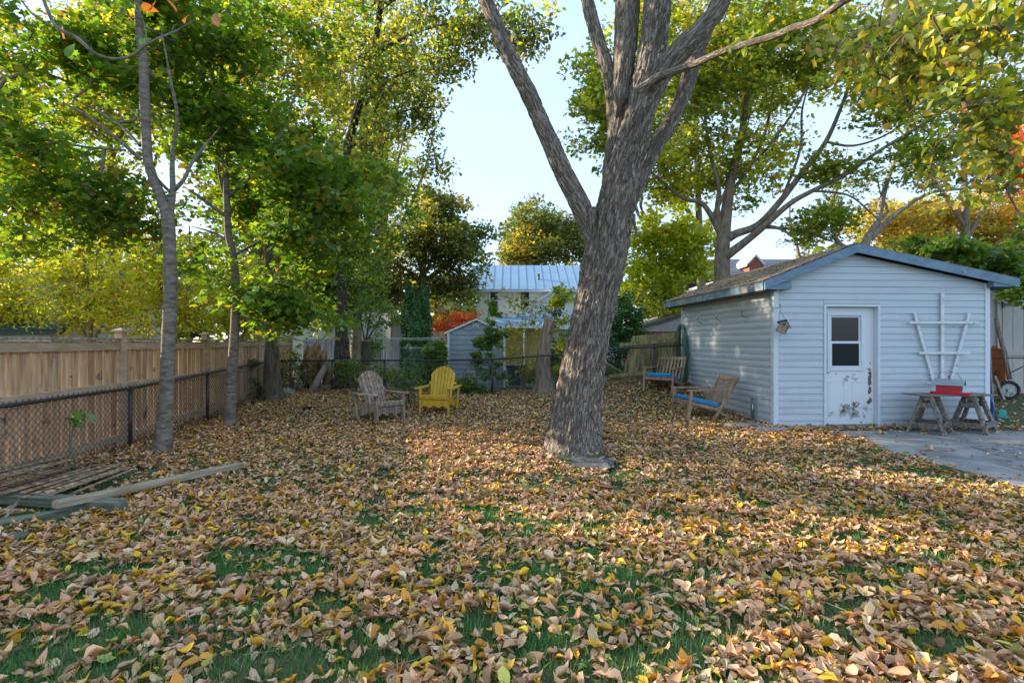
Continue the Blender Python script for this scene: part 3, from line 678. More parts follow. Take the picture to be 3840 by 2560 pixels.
# walls behind the siding, with the doorway left open
for (c, d) in [((DA/2, 0.05, 1.19), (DA-0.004, 0.09, 2.36)), (((DB+WF)/2, 0.05, 1.19), (WF-DB-0.004, 0.09, 2.36)), (((DA+DB)/2, 0.05, (DZ+2.36)/2+0.01), (DB-DA, 0.088, 2.36-DZ)),
               ((0.05, WS/2+0.06, 1.19), (0.09, WS-0.12, 2.36)), ((WF-0.05, WS/2+0.06, 1.19), (0.09, WS-0.12, 2.36)), ((WF/2, WS-0.05, 1.19), (WF-0.2, 0.09, 2.36))]:
    MB().box(c, d).build('wall', M['soffit'], shed)
gb = MB(); gb.prism([(0.02, 0.01, 2.372), (WF-0.02, 0.01, 2.372), (WF-0.02, 0.01, 2.47), (1.358, 0.01, 2.97), (0.02, 0.01, 2.44)], (0, 1, 0), 0.08); gb.build('gable_wall', M['soffit'], shed)
gb = MB(); gb.prism([(0.02, WS-.09, 2.372), (WF-0.02, WS-.09, 2.372), (WF-0.02, WS-.09, 2.47), (1.358, WS-.09, 2.97), (0.02, WS-.09, 2.44)], (0, 1, 0), 0.08); gb.build('gable_wall', M['siding'], shed)
for (cx, cy, dx, dy, hh) in [(0.018, -0.016, 0.085, 0.022, 2.38), (-0.014, 0.022, 0.021, 0.075, 2.38), (WF-0.03, -0.016, 0.09, 0.022, 2.50), (-0.014, WS-0.03, 0.021, 0.075, 2.38)]:
    MB().box((cx, cy, .01+hh/2), (dx, dy, hh), None, 0, 0.004).build('corner_trim', M['trimwhite'], shed)
MB().box((WF/2, -0.006, 0.014), (WF, 0.04, 0.028)).build('starter_strip', M['trimwhite'], shed)
# roof deck, fascia, rafter tails
T0, T1 = -0.135, 4.55
def roofpt(s, t, dz=0.0):
    zz = 2.509+(s+0.252)/(1.358+0.252)*0.639 if s <= 1.358 else 2.579+(4.26-s)/(4.26-1.358)*0.569
    return Vector((s, t, zz+dz))
for (a, b) in ((-0.252, 1.358), (1.358, 4.26)):
    pa, pb = roofpt(a, T0+.02), roofpt(b, T0+.02)
    mb = MB(); mb.prism([pa+Vector((0, 0, -.004)), pb+Vector((0, 0, -.004)), pb+Vector((0, 0, -.045)), pa+Vector((0, 0, -.045))], (0, 1, 0), T1-T0-.04); mb.build('roof_deck', M['soffit'], shed)
    mb = MB(); mb.prism([pa+Vector((0, -.02, .0)), pb+Vector((0, -.02, .0)), pb+Vector((0, -.02, -.148)), pa+Vector((0, -.02, -.148))], (0, -1, 0), 0.03); mb.build('rake_fascia', M['fascia'], shed)
    mb = MB(); mb.prism([pa+Vector((0, T1-T0-.02, .0)), pb+Vector((0, T1-T0-.02, .0)), pb+Vector((0, T1-T0-.02, -.148)), pa+Vector((0, T1-T0-.02, -.148))], (0, 1, 0), 0.03); mb.build('rake_fascia', M['fascia'], shed)
MB().box((-0.262, (T0+T1)/2, 2.433), (0.024, T1-T0-.01, 0.145)).build('eave_fascia', M['fascia_worn'], shed)
MB().box((4.27, (T0+T1)/2, 2.503), (0.024, T1-T0-.01, 0.145)).build('eave_fascia', M['fascia'], shed)
MB().box((-0.282, (T0+T1)/2, 2.508), (0.02, T1-T0, 0.012)).build('drip_edge', M['metal'], shed)
MB().box((-0.125, (T0+T1)/2, 2.352), (0.24, T1-T0-0.08, 0.012)).build('soffit', M['soffit'], shed)
MB().box((4.06, (T0+T1)/2, 2.42), (0.38, T1-T0-0.08, 0.012)).build('soffit', M['soffit'], shed)
mb = MB(); mb.prism([(-0.24, T0-.018, 2.37), (0.21, T0-.018, 2.37), (0.21, T0-.018, 2.52), (-.05, T0-.018, 2.44)], (0, 1, 0), 0.11); mb.build('eave_return', M['fascia'], shed)
mb = MB(); mb.prism([(3.80, T0-.018, 2.44), (4.24, T0-.018, 2.44), (4.24, T0-.018, 2.50), (3.80, T0-.018, 2.56)], (0, 1, 0), 0.11); mb.build('eave_return', M['fascia'], shed)
# shingles: each tab of the slope the photo shows, full courses on the other
def shingle_mesh(w_, l_, th=0.007):
    mb = MB(); n_ = Vector((0, 0, 1)); mb.box((0, 0, th/2), (w_, l_, th)); return mb.mesh('shingle', M['shingle'])
tabs = [shingle_mesh(0.166, tw-0.006) for tw in (0.30, 0.27, 0.33)]
sl = math.atan2(0.639, 1.61); L_ = math.hypot(0.639, 1.61); rs = np.random.default_rng(4); k = 0
for row in range(12):
    t = T0-0.01+(-0.13 if row % 2 else 0.0)+rs.uniform(-.02, .02); first = True
    while t < T1:
        q = int(rs.integers(0, 3)); tw = (0.30, 0.27, 0.33)[q]; d = (row+0.5)*L_/12
        a, b = max(t, T0-.012), min(t+tw, T1+.012)
        if b-a > 0.03:
            m = Matrix.Translation(roofpt(-0.252+d*math.cos(sl)-0.012, (a+b)/2, 0.010+0.003*rs.random())) @ Matrix.Rotation(-sl+0.035+rs.normal(0, 0.012), 4, 'Y') @ Matrix.Diagonal((1, (b-a)/tw, 1.0+rs.random()*.6, 1))
            link('shingle', tabs[q], shed, m)
        t += tw
sr = math.atan2(0.569, 2.902); Lr = math.hypot(0.569, 2.902)
cm = MB(); cm.box((0, 0, .004), (0.172, T1-T0+.02, .008)); cme = cm.mesh('shingle_course', M['shingle'])
for row in range(18):
    d = (row+0.5)*Lr/18
    link('shingle_course', cme, shed, Matrix.Translation(roofpt(4.26-d*math.cos(sr)+.01, (T0+T1)/2, 0.008)) @ Matrix.Rotation(sr-0.03, 4, 'Y'))
mb = MB(); mb.prism([roofpt(1.20, T0-.02, .012), roofpt(1.357, T0-.02, .022), roofpt(1.358, T0-.02, .022), roofpt(1.52, T0-.02, .014), roofpt(1.52, T0-.02, .006), roofpt(1.357, T0-.02, .014), roofpt(1.20, T0-.02, .004)], (0, 1, 0), T1-T0+.04)
mb.build('ridge_cap', M['shingle'], shed)
rs2 = np.random.default_rng(9); N = 420      # leaves caught on the roof
s_ = -0.2+1.5*rs2.random(N)**1.3; t_ = rs2.uniform(T0, T1, N); zz = np.array([roofpt(a, b).z for a, b in zip(s_, t_)])+0.02
lv = scatter('roof_leaves', np.stack([SHO.x+s_*ex_.x+t_*ey_.x, SHO.y+s_*ex_.y+t_*ey_.y, zz], -1), 0.07*rs2.uniform(.6, 1.2, N), palette(N, LP, rs2), T_DRYLO, M['litter'], rs2.uniform(0, .7, N), rs2)
tag(lv, 'dry brown leaves caught on the shed roof shingles', 'fallen leaves', kind='stuff')

# door
def door_material():
    m, n, b = _new('white door with flaking paint'); L = n.links; b.inputs['Roughness'].default_value = 0.45
    t = n.nodes.new('ShaderNodeTexCoord'); sp = n.nodes.new('ShaderNodeSeparateXYZ'); L.new(t.outputs['Object'], sp.inputs[0])
    def math_(op, a, b_=None, c=None):
        q = n.nodes.new('ShaderNodeMath'); q.operation = op
        for i, x in enumerate((a, b_, c)):
            if x is None: continue
            if isinstance(x, (int, float)): q.inputs[i].default_value = x
            else: L.new(x, q.inputs[i])
        return q.outputs[0]
    def noise(s, d, rgh=0.6, off=0.0):
        mp_ = n.nodes.new('ShaderNodeMapping'); mp_.inputs['Location'].default_value = (off, off, off); L.new(t.outputs['Object'], mp_.inputs[0])
        q = n.nodes.new('ShaderNodeTexNoise'); q.inputs['Scale'].default_value = s; q.inputs['Detail'].default_value = d; q.inputs['Roughness'].default_value = rgh
        L.new(mp_.outputs[0], q.inputs[0]); return q.outputs[0]
    def gauss(x0, z0, sx, sz):
        a = math_('MULTIPLY', math_('SUBTRACT', sp.outputs[0], x0), 1/sx); c = math_('MULTIPLY', math_('SUBTRACT', sp.outputs[2], z0), 1/sz)
        e = math_('ADD', math_('MULTIPLY', a, a), math_('MULTIPLY', c, c)); return math_('POWER', 2.718, math_('MULTIPLY', e, -1.0))
    grey = math_('ADD', math_('MULTIPLY', gauss(0.0, 0.20, 0.42, 0.20), 0.30), math_('MULTIPLY', gauss(-0.02, 0.78, 0.34, 0.20), 0.20))
    brown = math_('ADD', math_('MULTIPLY', gauss(0.385, 0.72, 0.05, 0.34), 0.34), math_('MULTIPLY', gauss(0.08, 0.24, 0.36, 0.22), 0.235))
    nb, ng = noise(7, 9, 0.65), noise(8, 9, 0.7, 5.0)
    mg = math_('GREATER_THAN', math_('ADD', ng, grey), 0.735); mbn = math_('GREATER_THAN', math_('ADD', nb, brown), 0.745)
    m1 = n.nodes.new('ShaderNodeMixRGB'); m1.inputs[1].default_value = (0.68, 0.71, 0.75, 1); m1.inputs[2].default_value = (0.36, 0.38, 0.40, 1); L.new(mg, m1.inputs[0])
    m2 = n.nodes.new('ShaderNodeMixRGB'); m2.inputs[2].default_value = (0.15, 0.09, 0.055, 1); L.new(mbn, m2.inputs[0]); L.new(m1.outputs[0], m2.inputs[1])
    L.new(m2.outputs[0], b.inputs['Base Color'])
    bp = n.nodes.new('ShaderNodeBump'); bp.inputs['Strength'].default_value = 0.5; bp.inputs['Distance'].default_value = 0.004; bp.invert = True
    L.new(math_('MAXIMUM', mg, mbn), bp.inputs['Height']); L.new(bp.outputs[0], b.inputs['Normal']); return m
doorm = door_material(); dc = (0.912+1.822)/2; dy = 0.085
WX0, WX1, WZ0, WZ1 = 1.035, 1.585, 1.05, 1.945     # glazed opening
mb = MB()
for (a, b, c, d) in [(0.912, WX0, 0.07, 2.085), (WX1, 1.822, 0.07, 2.085), (WX0, WX1, 0.07, WZ0), (WX0, WX1, WZ1, 2.085)]:
    mb.box(((a+b)/2-dc, 0, (c+d)/2-0.07), (b-a, 0.04, d-c))
dslab = mb.build('door', doorm, shed, (dc, dy, 0.07))
def dpart(name, c, d, m, bev=0.0): return MB().box((c[0]-dc, c[1]-dy, c[2]-0.07), d, None, 0, bev).build(name, m, dslab)
for (a, b, c, d) in [(WX0-.055, WX0, WZ0-.055, WZ1+.055), (WX1, WX1+.055, WZ0-.055, WZ1+.055), (WX0, WX1, WZ1, WZ1+.055), (WX0, WX1, WZ0-.055, WZ0)]:
    dpart('window_frame', ((a+b)/2, dy-.027, (c+d)/2), (b-a, 0.022, d-c), M['trimwhite'], 0.006)
zm = 1.475
for (lo, hi, yy, gx) in [(zm, WZ1, dy-.004, 0.0), (WZ0, zm+.02, dy-.018, 0.0)]:
    dpart('pane', ((WX0+WX1)/2, yy+.004, (lo+hi)/2), (WX1-WX0-.03, .004, hi-lo-.03), M['glass'])
    for (a, b, c, d) in [(WX0+.002, WX0+.03, lo+.002, hi-.002), (WX1-.03, WX1-.002, lo+.002, hi-.002), (WX0+.03, WX1-.03, hi-.03, hi-.003), (WX0+.03, WX1-.03, lo+.003, lo+.03)]:
        dpart('sash', ((a+b)/2, yy, (c+d)/2), (b-a, .016, d-c), M['trimwhite'])
for px0, px1 in ((0.995, 1.30), (1.43, 1.74)):      # moulded panels below the window
    for (a, b, c, d) in [(px0, px1, .80, .815), (px0, px1, .28, .295), (px0, px0+.015, .295, .80), (px1-.015, px1, .295, .80)]:
        dpart('panel_moulding', ((a+b)/2, dy-.022, (c+d)/2), (b-a, .007, d-c), doorm)
kb = MB()
for zz, r_ in ((1.175, .022), (0.985, .027)):
    kb.disc((0.955-dc, -.024, zz-.07), (0, 1, 0), .032, .008, 18); kb.tube([(0.955-dc, -.026, zz-.07), (0.955-dc, -.06, zz-.07)], [.012, .010], 10)
    if zz < 1.1: kb.tube([(0.955-dc, -.05, zz-.07), (0.955-dc, -.062, zz-.07), (0.955-dc, -.082, zz-.07), (0.955-dc, -.092, zz-.07)], [.014, .028, .028, .016], 14)
    kb.build('lock' if zz > 1.1 else 'door_knob', M['metal'], dslab); kb = MB()
for (a, b, c, d, y0, y1) in [(DA+.002, DA+.042, .02, DZ-.002, -.032, .105), (DB-.042, DB-.002, .02, DZ-.002, -.032, .105), (DA+.042, DB-.042, DZ-.042, DZ-.002, -.032, .105)]:
    MB().box(((a+b)/2, (y0+y1)/2, (c+d)/2), (b-a, y1-y0, d-c), None, 0, 0.004).build('door_casing', M['trimwhite'], shed)
MB().box(((DA+DB)/2, 0.03, 0.045), (DB-DA-.09, 0.15, 0.03)).build('threshold', M['metal'], shed)
MB().box(((DA+DB)/2-.03, -.06, .008), (DB-DA+.12, 0.13, 0.03)).build('sill', M['resin'], shed)
# wall of dark room behind the panes is the shed itself: a floor and things glimpsed inside
MB().box((WF/2, WS/2, 0.03), (WF-.2, WS-.2, 0.02)).build('floor_boards', M['slat'], shed)
# hidden side service box
sb = MB(); t0 = 0.60
for (dx, dz, w_, h_) in [(-.075, .20, .022, .46), (.075, .20, .022, .46), (0, .43, .13, .022)]:
    sb.box((-.035, t0+dx, .04+dz), (.03, w_, h_))
sb.build('utility_box', M['resin'], shed); MB().tube([(-.04, t0+.02, .02), (-.04, t0+.02, .26), (-.04, t0, .36)], .022, 10).build('conduit', M['metal'], shed)

pl = MB(); pl.box((0, 0, 0), (2.25, .14, .03), None, 0, .006)
o = pl.build('plank', M['tantimber']); o.location = gp(3060, 1620, .03); o.rotation_euler = (0, 0, R(2.2)); tag(o, 'long flat brown board lying on the ground below the shed door', 'plank')
for (uu, vv, sz, rr, lab) in [(2790, 1597, (0.62, .30, .05), .2, 'flat grey paving stone beside the shed side wall'), (2890, 1613, (.55, .26, .05), .05, 'low concrete paver at the shed corner')]:
    o = MB().box((0, 0, .02), sz, None, 0, .02).build('paver', M['concrete']); o.location = G(uu, vv)+Vector((0, 0, .01)); o.rotation_euler = (0, 0, rr); tag(o, lab, 'paving stone')

# ---------------------------------------------------------------- generic buildings
def lap_wall(par, name, x0, x1, y, z0, z1, mat, step=0.2, nrm=-1, holes=(), topf=None):
    """horizontal boards on a wall facing -y; each lap its own board"""
    z = z0
    while z < z1-0.01:
        h = min(step, z1-z); a, b = x0, x1
        if topf: a, b = max(x0, topf(z+h, -1)), min(x1, topf(z+h, 1))
        if b-a > 0.05:
            cuts = sorted([hh for hh in holes if hh[2] < z+h-0.01 and hh[3] > z+0.01]); cur = a
            for hh in cuts+[(b, b, 0, 0)]:
                if hh[0]-cur > 0.02:
                    mb = MB(); mb.add([(cur, y-.03, z), (hh[0], y-.03, z), (hh[0], y-.012, z+h), (cur, y-.012, z+h), (cur, y, z), (hh[0], y, z), (hh[0], y, z+h), (cur, y, z+h)],
                                      [(0, 1, 2, 3), (4, 7, 6, 5), (0, 4, 5, 1), (3, 2, 6, 7), (0, 3, 7, 4), (1, 5, 6, 2)]); mb.build(name, mat, par)
                cur = hh[1]
        z += h
def window(par, x, y, z0, z1, w_, trim='trimwhite', f=0.08):
    fr = MB()
    for (a, b, c, d) in [(x-w_/2-f, x-w_/2, z0-f, z1+f), (x+w_/2, x+w_/2+f, z0-f, z1+f), (x-w_/2, x+w_/2, z1, z1+f), (x-w_/2, x+w_/2, z0-f, z0), (x-w_/2, x+w_/2, (z0+z1)/2-.025, (z0+z1)/2+.025)]:
        fr.box(((a+b)/2, y-.03, (c+d)/2), (b-a, .07, d-c))
    w0 = fr.build('window', M[trim], par)
    for (c, d) in ((z0, (z0+z1)/2-.025), ((z0+z1)/2+.025, z1)): MB().box((x, y-.01, (c+d)/2), (w_, .02, d-c)).build('pane', M['glass'], w0)

# white house with the blue metal roof, far behind
def X_(u, d): return (u-U0)/FP*d
def Z_(v, d): return HC-(v-V0)/FP*d
D = 30.0; hx0, hx1 = X_(1790, D), X_(2318, D); hz = Z_(1086, D)
house = thing('white_house', 'cream two storey house with a pale blue metal roof behind the resin shed', 'house', ((hx0+hx1)/2, D+3, 0.3)); ho = Vector(house.location)
def hl(p): return Vector(p)-ho
wins = [(X_(1853, D), .42*30/30), (X_(1968, D), .5)]
holes = [(hl((x-w_/2-.08, 0, 0)).x, hl((x+w_/2+.08, 0, 0)).x, hl((0, 0, Z_(1155, D)-.08)).z, hl((0, 0, Z_(1094, D)+.08)).z) for x, w_ in wins]
a, b = hl((hx0, D, 0)), hl((hx1, D, hz))
MB().box(((a.x+b.x)/2, a.y+3.05, b.z/2-.1), (b.x-a.x, 5.9, b.z+.1)).build('wall', M['cream'], house)
lap_wall(house, 'siding_board', a.x+.12, b.x, a.y, 1.0, b.z, M['cream'], 0.2, holes=holes)
MB().box((a.x+.06, a.y-.03, b.z/2), (.14, .07, b.z)).build('corner_trim', M['white'], house)
for (x, w_), hh in zip(wins, holes): window(house, hl((x, 0, 0)).x, a.y, hh[2]+.08, hh[3]-.08, w_, 'white')
ez = b.z+.03; rz_ = hl((0, 0, Z_(993, D+3))).z; ra, rb = a.x-.55, b.x+.05; rg = rz_
for sgn, y0, y1 in ((1, a.y-.45, 0.0), (-1, a.y+6.4, 0.0)):
    n_ = 18
    for i in range(n_):
        xa = ra+(rb-ra)*i/n_; xb = ra+(rb-ra)*(i+1)/n_-.012
        mb = MB(); mb.prism([(xa, y0, ez-.02), (xb, y0, ez-.02), (xb, y1, rg), (xa, y1, rg)], (0, 0, -1), .04); mb.prism([(xb-.03, y0, ez-.018), (xb+.01, y0, ez-.018), (xb+.01, y1, rg+.002), (xb-.03, y1, rg+.002)], (0, 0, 1), .018)
        mb.build('roof_sheet', M['blueroof'], house)
MB().box(((ra+rb)/2, a.y-.42, ez-.08), (rb-ra, .05, .14)).build('gutter', M['white'], house)
MB().box(((ra+rb)/2, a.y-.2, ez-.14), (rb-ra, .4, .02)).build('soffit', M['white'], house)
MB().box(((ra+rb)/2, a.y-.05, ez+.16), (rb-ra-.4, .05, .06)).build('snow_guard', M['darkroof'], house)
MB().tube([(hl((X_(2023, D), 0, 0)).x, a.y+.9, ez+.4), (hl((X_(2023, D), 0, 0)).x, a.y+.9, ez+1.05)], .07, 10).build('vent_pipe', M['darkmetal'], house)
# front wing: gable end and porch roof
wl, wr = hl((X_(1945, D), 0, 0)).x, hl((X_(2240, D), 0, 0)).x; ax_ = hl((X_(2092, D), 0, 0)).x; az = hl((0, 0, Z_(1076, D))).z; lz = hl((0, 0, Z_(1176, D))).z
mb = MB(); mb.prism([(wl, a.y-.8, lz-.9), (wr, a.y-.8, lz-.9), (wr, a.y-.8, lz), (ax_, a.y-.8, az-.08), (wl, a.y-.8, lz)], (0, 1, 0), .75); mb.build('gable_wall', M['white'], house)
for (xa, xb) in ((wl-.25, ax_), (wr+.25, ax_)):
    za = lz-.12; mb = MB(); mb.prism([(xa, a.y-1.0, za), (xb, a.y-1.0, az+.03), (xb, a.y-1.0, az-.10), (xa, a.y-1.0, za-.13)], (0, 1, 0), .94); mb.build('gable_roof', M['white'], house)
pz1, pz0 = hl((0, 0, Z_(1186, D))).z, hl((0, 0, Z_(1222, D))).z; pa, pb = hl((X_(1862, D), 0, 0)).x, hl((X_(2060, D), 0, 0)).x
for i in range(10):
    xa = pa+(pb-pa)*i/10; xb = pa+(pb-pa)*(i+1)/10-.012
    mb = MB(); mb.prism([(xa, a.y-2.4, pz0), (xb, a.y-2.4, pz0), (xb, a.y-.81, pz1), (xa, a.y-.81, pz1)], (0, 0, -1), .04); mb.build('porch_roof_sheet', M['blueroof'], house)
MB().box(((pa+pb)/2, a.y-2.42, pz0-.09), (pb-pa+.1, .06, .14)).build('porch_fascia', M['white'], house)
MB().box(((pa+pb)/2+.15, a.y-.9, pz0/2-.1), (pb-pa-.5, .1, pz0+.1)).build('porch_wall', M['porch'], house)
for i in range(3): MB().box((pa+.15+i*(pb-pa-.3)/2, a.y-2.3, pz0/2-.1), (.12, .12, pz0+.1)).build('porch_post', M['white'], house)

# blue-grey resin shed behind the chain-link fence
D = 14.6; rshed = thing('resin_shed', 'small blue grey resin shed with a low gable and white trim behind the fence', 'shed', (X_(1787, D), D, 0.15)); ro = Vector(rshed.location)
w2 = X_(1892, D)-ro.x; zt = Z_(1240, D)-ro.z; za = Z_(1199, D)-ro.z
MB().box((0, .82, zt/2), (2*w2-.04, 1.6, zt)).build('wall', M['resin'], rshed)
mb = MB(); mb.prism([(-w2+.02, .02, zt+.002), (w2-.02, .02, zt+.002), (0, .02, za-.03)], (0, 1, 0), 1.6); mb.build('gable_wall', M['resin'], rshed)
lap_wall(rshed, 'panel', -w2+.03, w2-.03, 0.0, 0.02, za-.05, M['resin'], 0.138, topf=lambda z, s: (-w2+(z-zt)/(za-zt)*w2) if s < 0 and z > zt else ((w2-(z-zt)/(za-zt)*w2) if s > 0 and z > zt else s*99))
for s_ in (-1, 1):
    MB().box((s_*w2, -.03, zt/2), (.06, .05, zt)).build('corner_trim', M['white'], rshed)
    mb = MB(); mb.prism([(s_*(w2+.11), -.08, zt-.03), (0, -.08, za+.05), (0, -.08, za+.0), (s_*(w2+.11), -.08, zt-.085)], (0, 1, 0), .04); mb.build('rake_trim', M['white'], rshed)
    mb = MB(); mb.prism([(s_*(w2+.10), -.035, zt-.03), (0, -.035, za+.05), (0, -.035, za+.02), (s_*(w2+.10), -.035, zt-.06)], (0, 1, 0), 1.75); mb.build('roof', M['tin'], rshed)
vb = MB(); vb.box((-.02, -.035, za-.17), (.16, .03, .09))
vo = vb.build('vent', M['white'], rshed)
for k in range(3): MB().box((-.02, -.054, za-.195+k*.025), (.13, .008, .009)).build('vent_slat', M['darkmetal'], vo)

# green roofed garage beyond the wooden fence
ga = thing('green_roofed_garage', 'low garage with dark green shingled roof beyond the wooden fence', 'garage', (-14.2, 13.0, 0)); go = Vector(ga.location)
MB().box((0, 1.5, 0.9), (6.4, 4.6, 1.8)).build('wall', M['white'], ga)
ang = math.atan2(1.95, 2.9); sh = MB().box((0, 0, 0), (.38, .23, .012)).mesh('shingle', M['greenroof'])
mb = MB(); mb.prism([(-3.9, -1.1, 1.75), (3.7, -1.1, 1.75), (3.7, 1.8, 3.7), (-3.9, 1.8, 3.7)], (0, 0, -1), .1); mb.prism([(-3.9, 4.7, 1.75), (3.7, 4.7, 1.75), (3.7, 1.82, 3.7), (-3.9, 1.82, 3.7)], (0, 0, -1), .1); mb.build('roof_deck', M['greenroof'], ga)
mb = MB(); mb.prism([(3.2, -.8, 1.8), (3.2, 4.4, 1.8), (3.2, 1.8, 3.55)], (1, 0, 0), .1); mb.build('gable_wall', M['white'], ga)
rs = np.random.default_rng(3)
for r_ in range(16):
    for c_ in range(16):
        x = 3.55-(c_+(0.5 if r_ % 2 else 0))*.39; d = (r_+.5)*3.49/16
        link('shingle', sh, ga, Matrix.Translation((x, -1.1+d*math.cos(ang), 1.77+d*math.sin(ang))) @ Matrix.Rotation(ang-.03+rs.normal(0, .01), 4, 'X'))

# red shed with pale gable beyond the leaning fence
D = 17.0; rd = thing('red_shed', 'red board shed with a pale gable panel behind the leaning fence', 'shed', (X_(2480, D), D, .4)); ro = Vector(rd.location)
def q_(u, v, d=D): return P(u, v, d)-ro
wz = q_(2480, 1241).z
x = q_(2405, 0).x
while x < q_(2640, 0).x:
    MB().box((x+.1, 0, wz/2), (.19, .06, wz)).build('wall_board', M['redwall'], rd); x += .2
MB().box((q_(2405, 0).x+1.0, 1.5, wz/2), (1.95, 2.8, wz)).build('wall', M['redwall'], rd)
gbl = MB(); gbl.prism([q_(2392, 1241), q_(2700, 1241), q_(2700, 1190), q_(2620, 1160), q_(2392, 1240)], (0, -1, 0), .05); gbl.build('gable_panel', M['beige'], rd)
for k in range(3):
    a_, b_ = q_(2360, 1246-k*2), q_(2620, 1164-k*2); mb = MB(); mb.prism([a_+Vector((0, -.12+.0*k, .03*k)), b_+Vector((0, -.12, .03*k)), b_+Vector((0, -.12, .03*k+.028)), a_+Vector((0, -.12, .03*k+.028))], (0, 1, 0), 3.2+.05*k); mb.build('roof_course', M['brownroof'], rd)

# tan board shed at the right edge
D = 12.0; tn = thing('tan_board_shed', 'beige vertical board shed with a strap hinged door at the right edge', 'shed', (X_(3850, D), D, .02)); to = Vector(tn.location)
def q_(u, v, d=D): return P(u, v, d)-to
zt = 2.95; x = q_(3690, 0).x; dl, dr = q_(3748, 0).x, q_(3748, 0).x+1.35; dtop = q_(0, 1128).z
while x < 3.2:
    w_ = min(.30, 3.2-x); mid = x+w_/2
    lo = dtop+.12 if dl-.1 < mid < dr+.1 else 0.1
    MB().box((mid, 0, (lo+zt)/2), (w_-.012, .04, zt-lo)).build('wall_board', M['beige'], tn); x += .30
MB().box((q_(3690, 0).x+2.1, 1.6, zt/2), (4.0, 3.0, zt-.02)).build('wall', M['beige'], tn)
dd = MB().box(((dl+dr)/2, -.035, dtop/2+.12), (dr-dl, .02, dtop-.2)).build('door', M['beige'], tn)
x = dl+.01
while x < dr-.05:
    MB().box((x+.12, -.055, dtop/2+.12), (.235, .02, dtop-.22)).build('door_board', M['beige'], dd); x += .245
for zz in (dtop-.06, q_(0, 1322).z, .28): MB().box(((dl+dr)/2, -.078, zz), (dr-dl, .025, .10)).build('door_rail', M['beige'], dd)
MB().box(((dl+dr)/2, -.05, dtop+.06), (dr-dl+.24, .06, .12)).build('door_head', M['beige'], tn)
MB().box((dl-.06, -.045, dtop/2), (.10, .05, dtop)).build('door_jamb', M['beige'], tn)
hg = MB(); hg.box((dl+.0, -.10, dtop-.08), (.04, .02, .16)); hg.prism([(dl+.02, -.105, dtop-.05), (dl+.20, -.105, dtop-.07), (dl+.20, -.105, dtop-.09), (dl+.02, -.105, dtop-.11)], (0, -1, 0), .012); hg.build('hinge', M['darkmetal'], tn)
MB().box((1.3, -.5, .10), (4.0, .9, .05)).build('step', M['tantimber'], tn)
for sgn in (-1, 1):
    xa = -1.45 if sgn < 0 else 4.1; mb = MB(); mb.prism([(xa, -.35, zt-.25), (1.3, -.35, zt+.65), (1.3, -.35, zt+.57), (xa, -.35, zt-.33)], (0, 1, 0), 3.8); mb.build('roof', M['brownroof'], tn)
    mb = MB(); mb.prism([(xa, -.38, zt-.24), (1.3, -.38, zt+.66), (1.3, -.38, zt+.52), (xa, -.38, zt-.38)], (0, -1, 0), .03); mb.build('rake_trim', M['white'], tn)
mb = MB(); mb.prism([(-1.0, -.01, zt), (3.2, -.01, zt), (1.3, -.01, zt+.5)], (0, 1, 0), .06); mb.build('gable_wall', M['beige'], tn)

# house with a brick dormer behind the shed roof
D = 34; dh = thing('dormer_house', 'slate blue roofed house with a small brick dormer seen over the shed roof', 'house', (X_(2860, D), D, 0)); do = Vector(dh.location)
def q_(u, v, d=D): return P(u, v, d)-do
MB().box((0, 3.2, 2.75), (6.4, 6.0, 5.5)).build('wall', M['cream'], dh)
for i in range(9):
    a_ = i/9; b_ = (i+1)/9-.01
    mb = MB(); y0, y1 = -.6+3.8*a_, -.6+3.8*b_; z0, z1 = 5.45+2.0*a_, 5.45+2.0*b_+.03
    mb.prism([(-3.7, y0, z0+.03), (3.7, y0, z0+.03), (3.7, y1, z1), (-3.7, y1, z1)], (0, 0, -1), .05); mb.build('shingle_course', M['darkroof'], dh)
mb = MB(); mb.prism([(-3.7, 3.22, 7.47), (3.7, 3.22, 7.47), (3.7, 7, 5.5), (-3.7, 7, 5.5)], (0, 0, -1), .1); mb.build('roof', M['darkroof'], dh)
dx = q_(2838, 0).x; apx = q_(0, 948).z; mb = MB(); mb.prism([(dx-.4, .2, 5.0), (dx+.4, .2, 5.0), (dx+.4, .2, apx-.62), (dx, .2, apx-.2), (dx-.4, .2, apx-.62)], (0, 1, 0), 2.2); mb.build('dormer', M['brick'], dh)
for s_ in (-1, 1):
    mb = MB(); mb.prism([(dx+s_*.62, .1, apx-.66), (dx, .1, apx), (dx, .1, apx-.17), (dx+s_*.62, .1, apx-.83)], (0, 1, 0), 2.2); mb.build('dormer_trim', M['white'], dh)

# white sided house glimpsed behind the trees on the left of the back fence
D = 24; lh = thing('white_sided_house', 'white sided house glimpsed behind the old trunks at the back left', 'house', (X_(1150, D), D, 0)); lo = Vector(lh.location)
MB().box((0, 3, 2.6), (5.0, 6, 5.2)).build('wall', M['white'], lh)
lap_wall(lh, 'siding_board', -2.5, 2.5, 0, 0.3, 5.2, M['white'], 0.25, holes=[(-.2, .9, 2.7, 4.3)])
window(lh, .35, 0, 2.8, 4.2, .9, 'beige')
for s_ in (-1, 1): mb = MB(); mb.prism([(s_*2.9, -.4, 4.95), (0, -.4, 6.9), (0, -.4, 6.8), (s_*2.9, -.4, 4.83)], (0, 1, 0), 6.8); mb.build('roof', M['brownroof'], lh)
D = 25; bh = thing('beige_house', 'beige boarded house half hidden behind the dark cedars', 'house', (X_(1475, D), D, 0)); 
MB().box((0.35, 3, 1.2), (.8, 6, 2.4)).build('wall', M['beige'], bh)
lap_wall(bh, 'siding_board', -.05, .75, 0, 0.3, 2.4, M['beige'], 0.25)
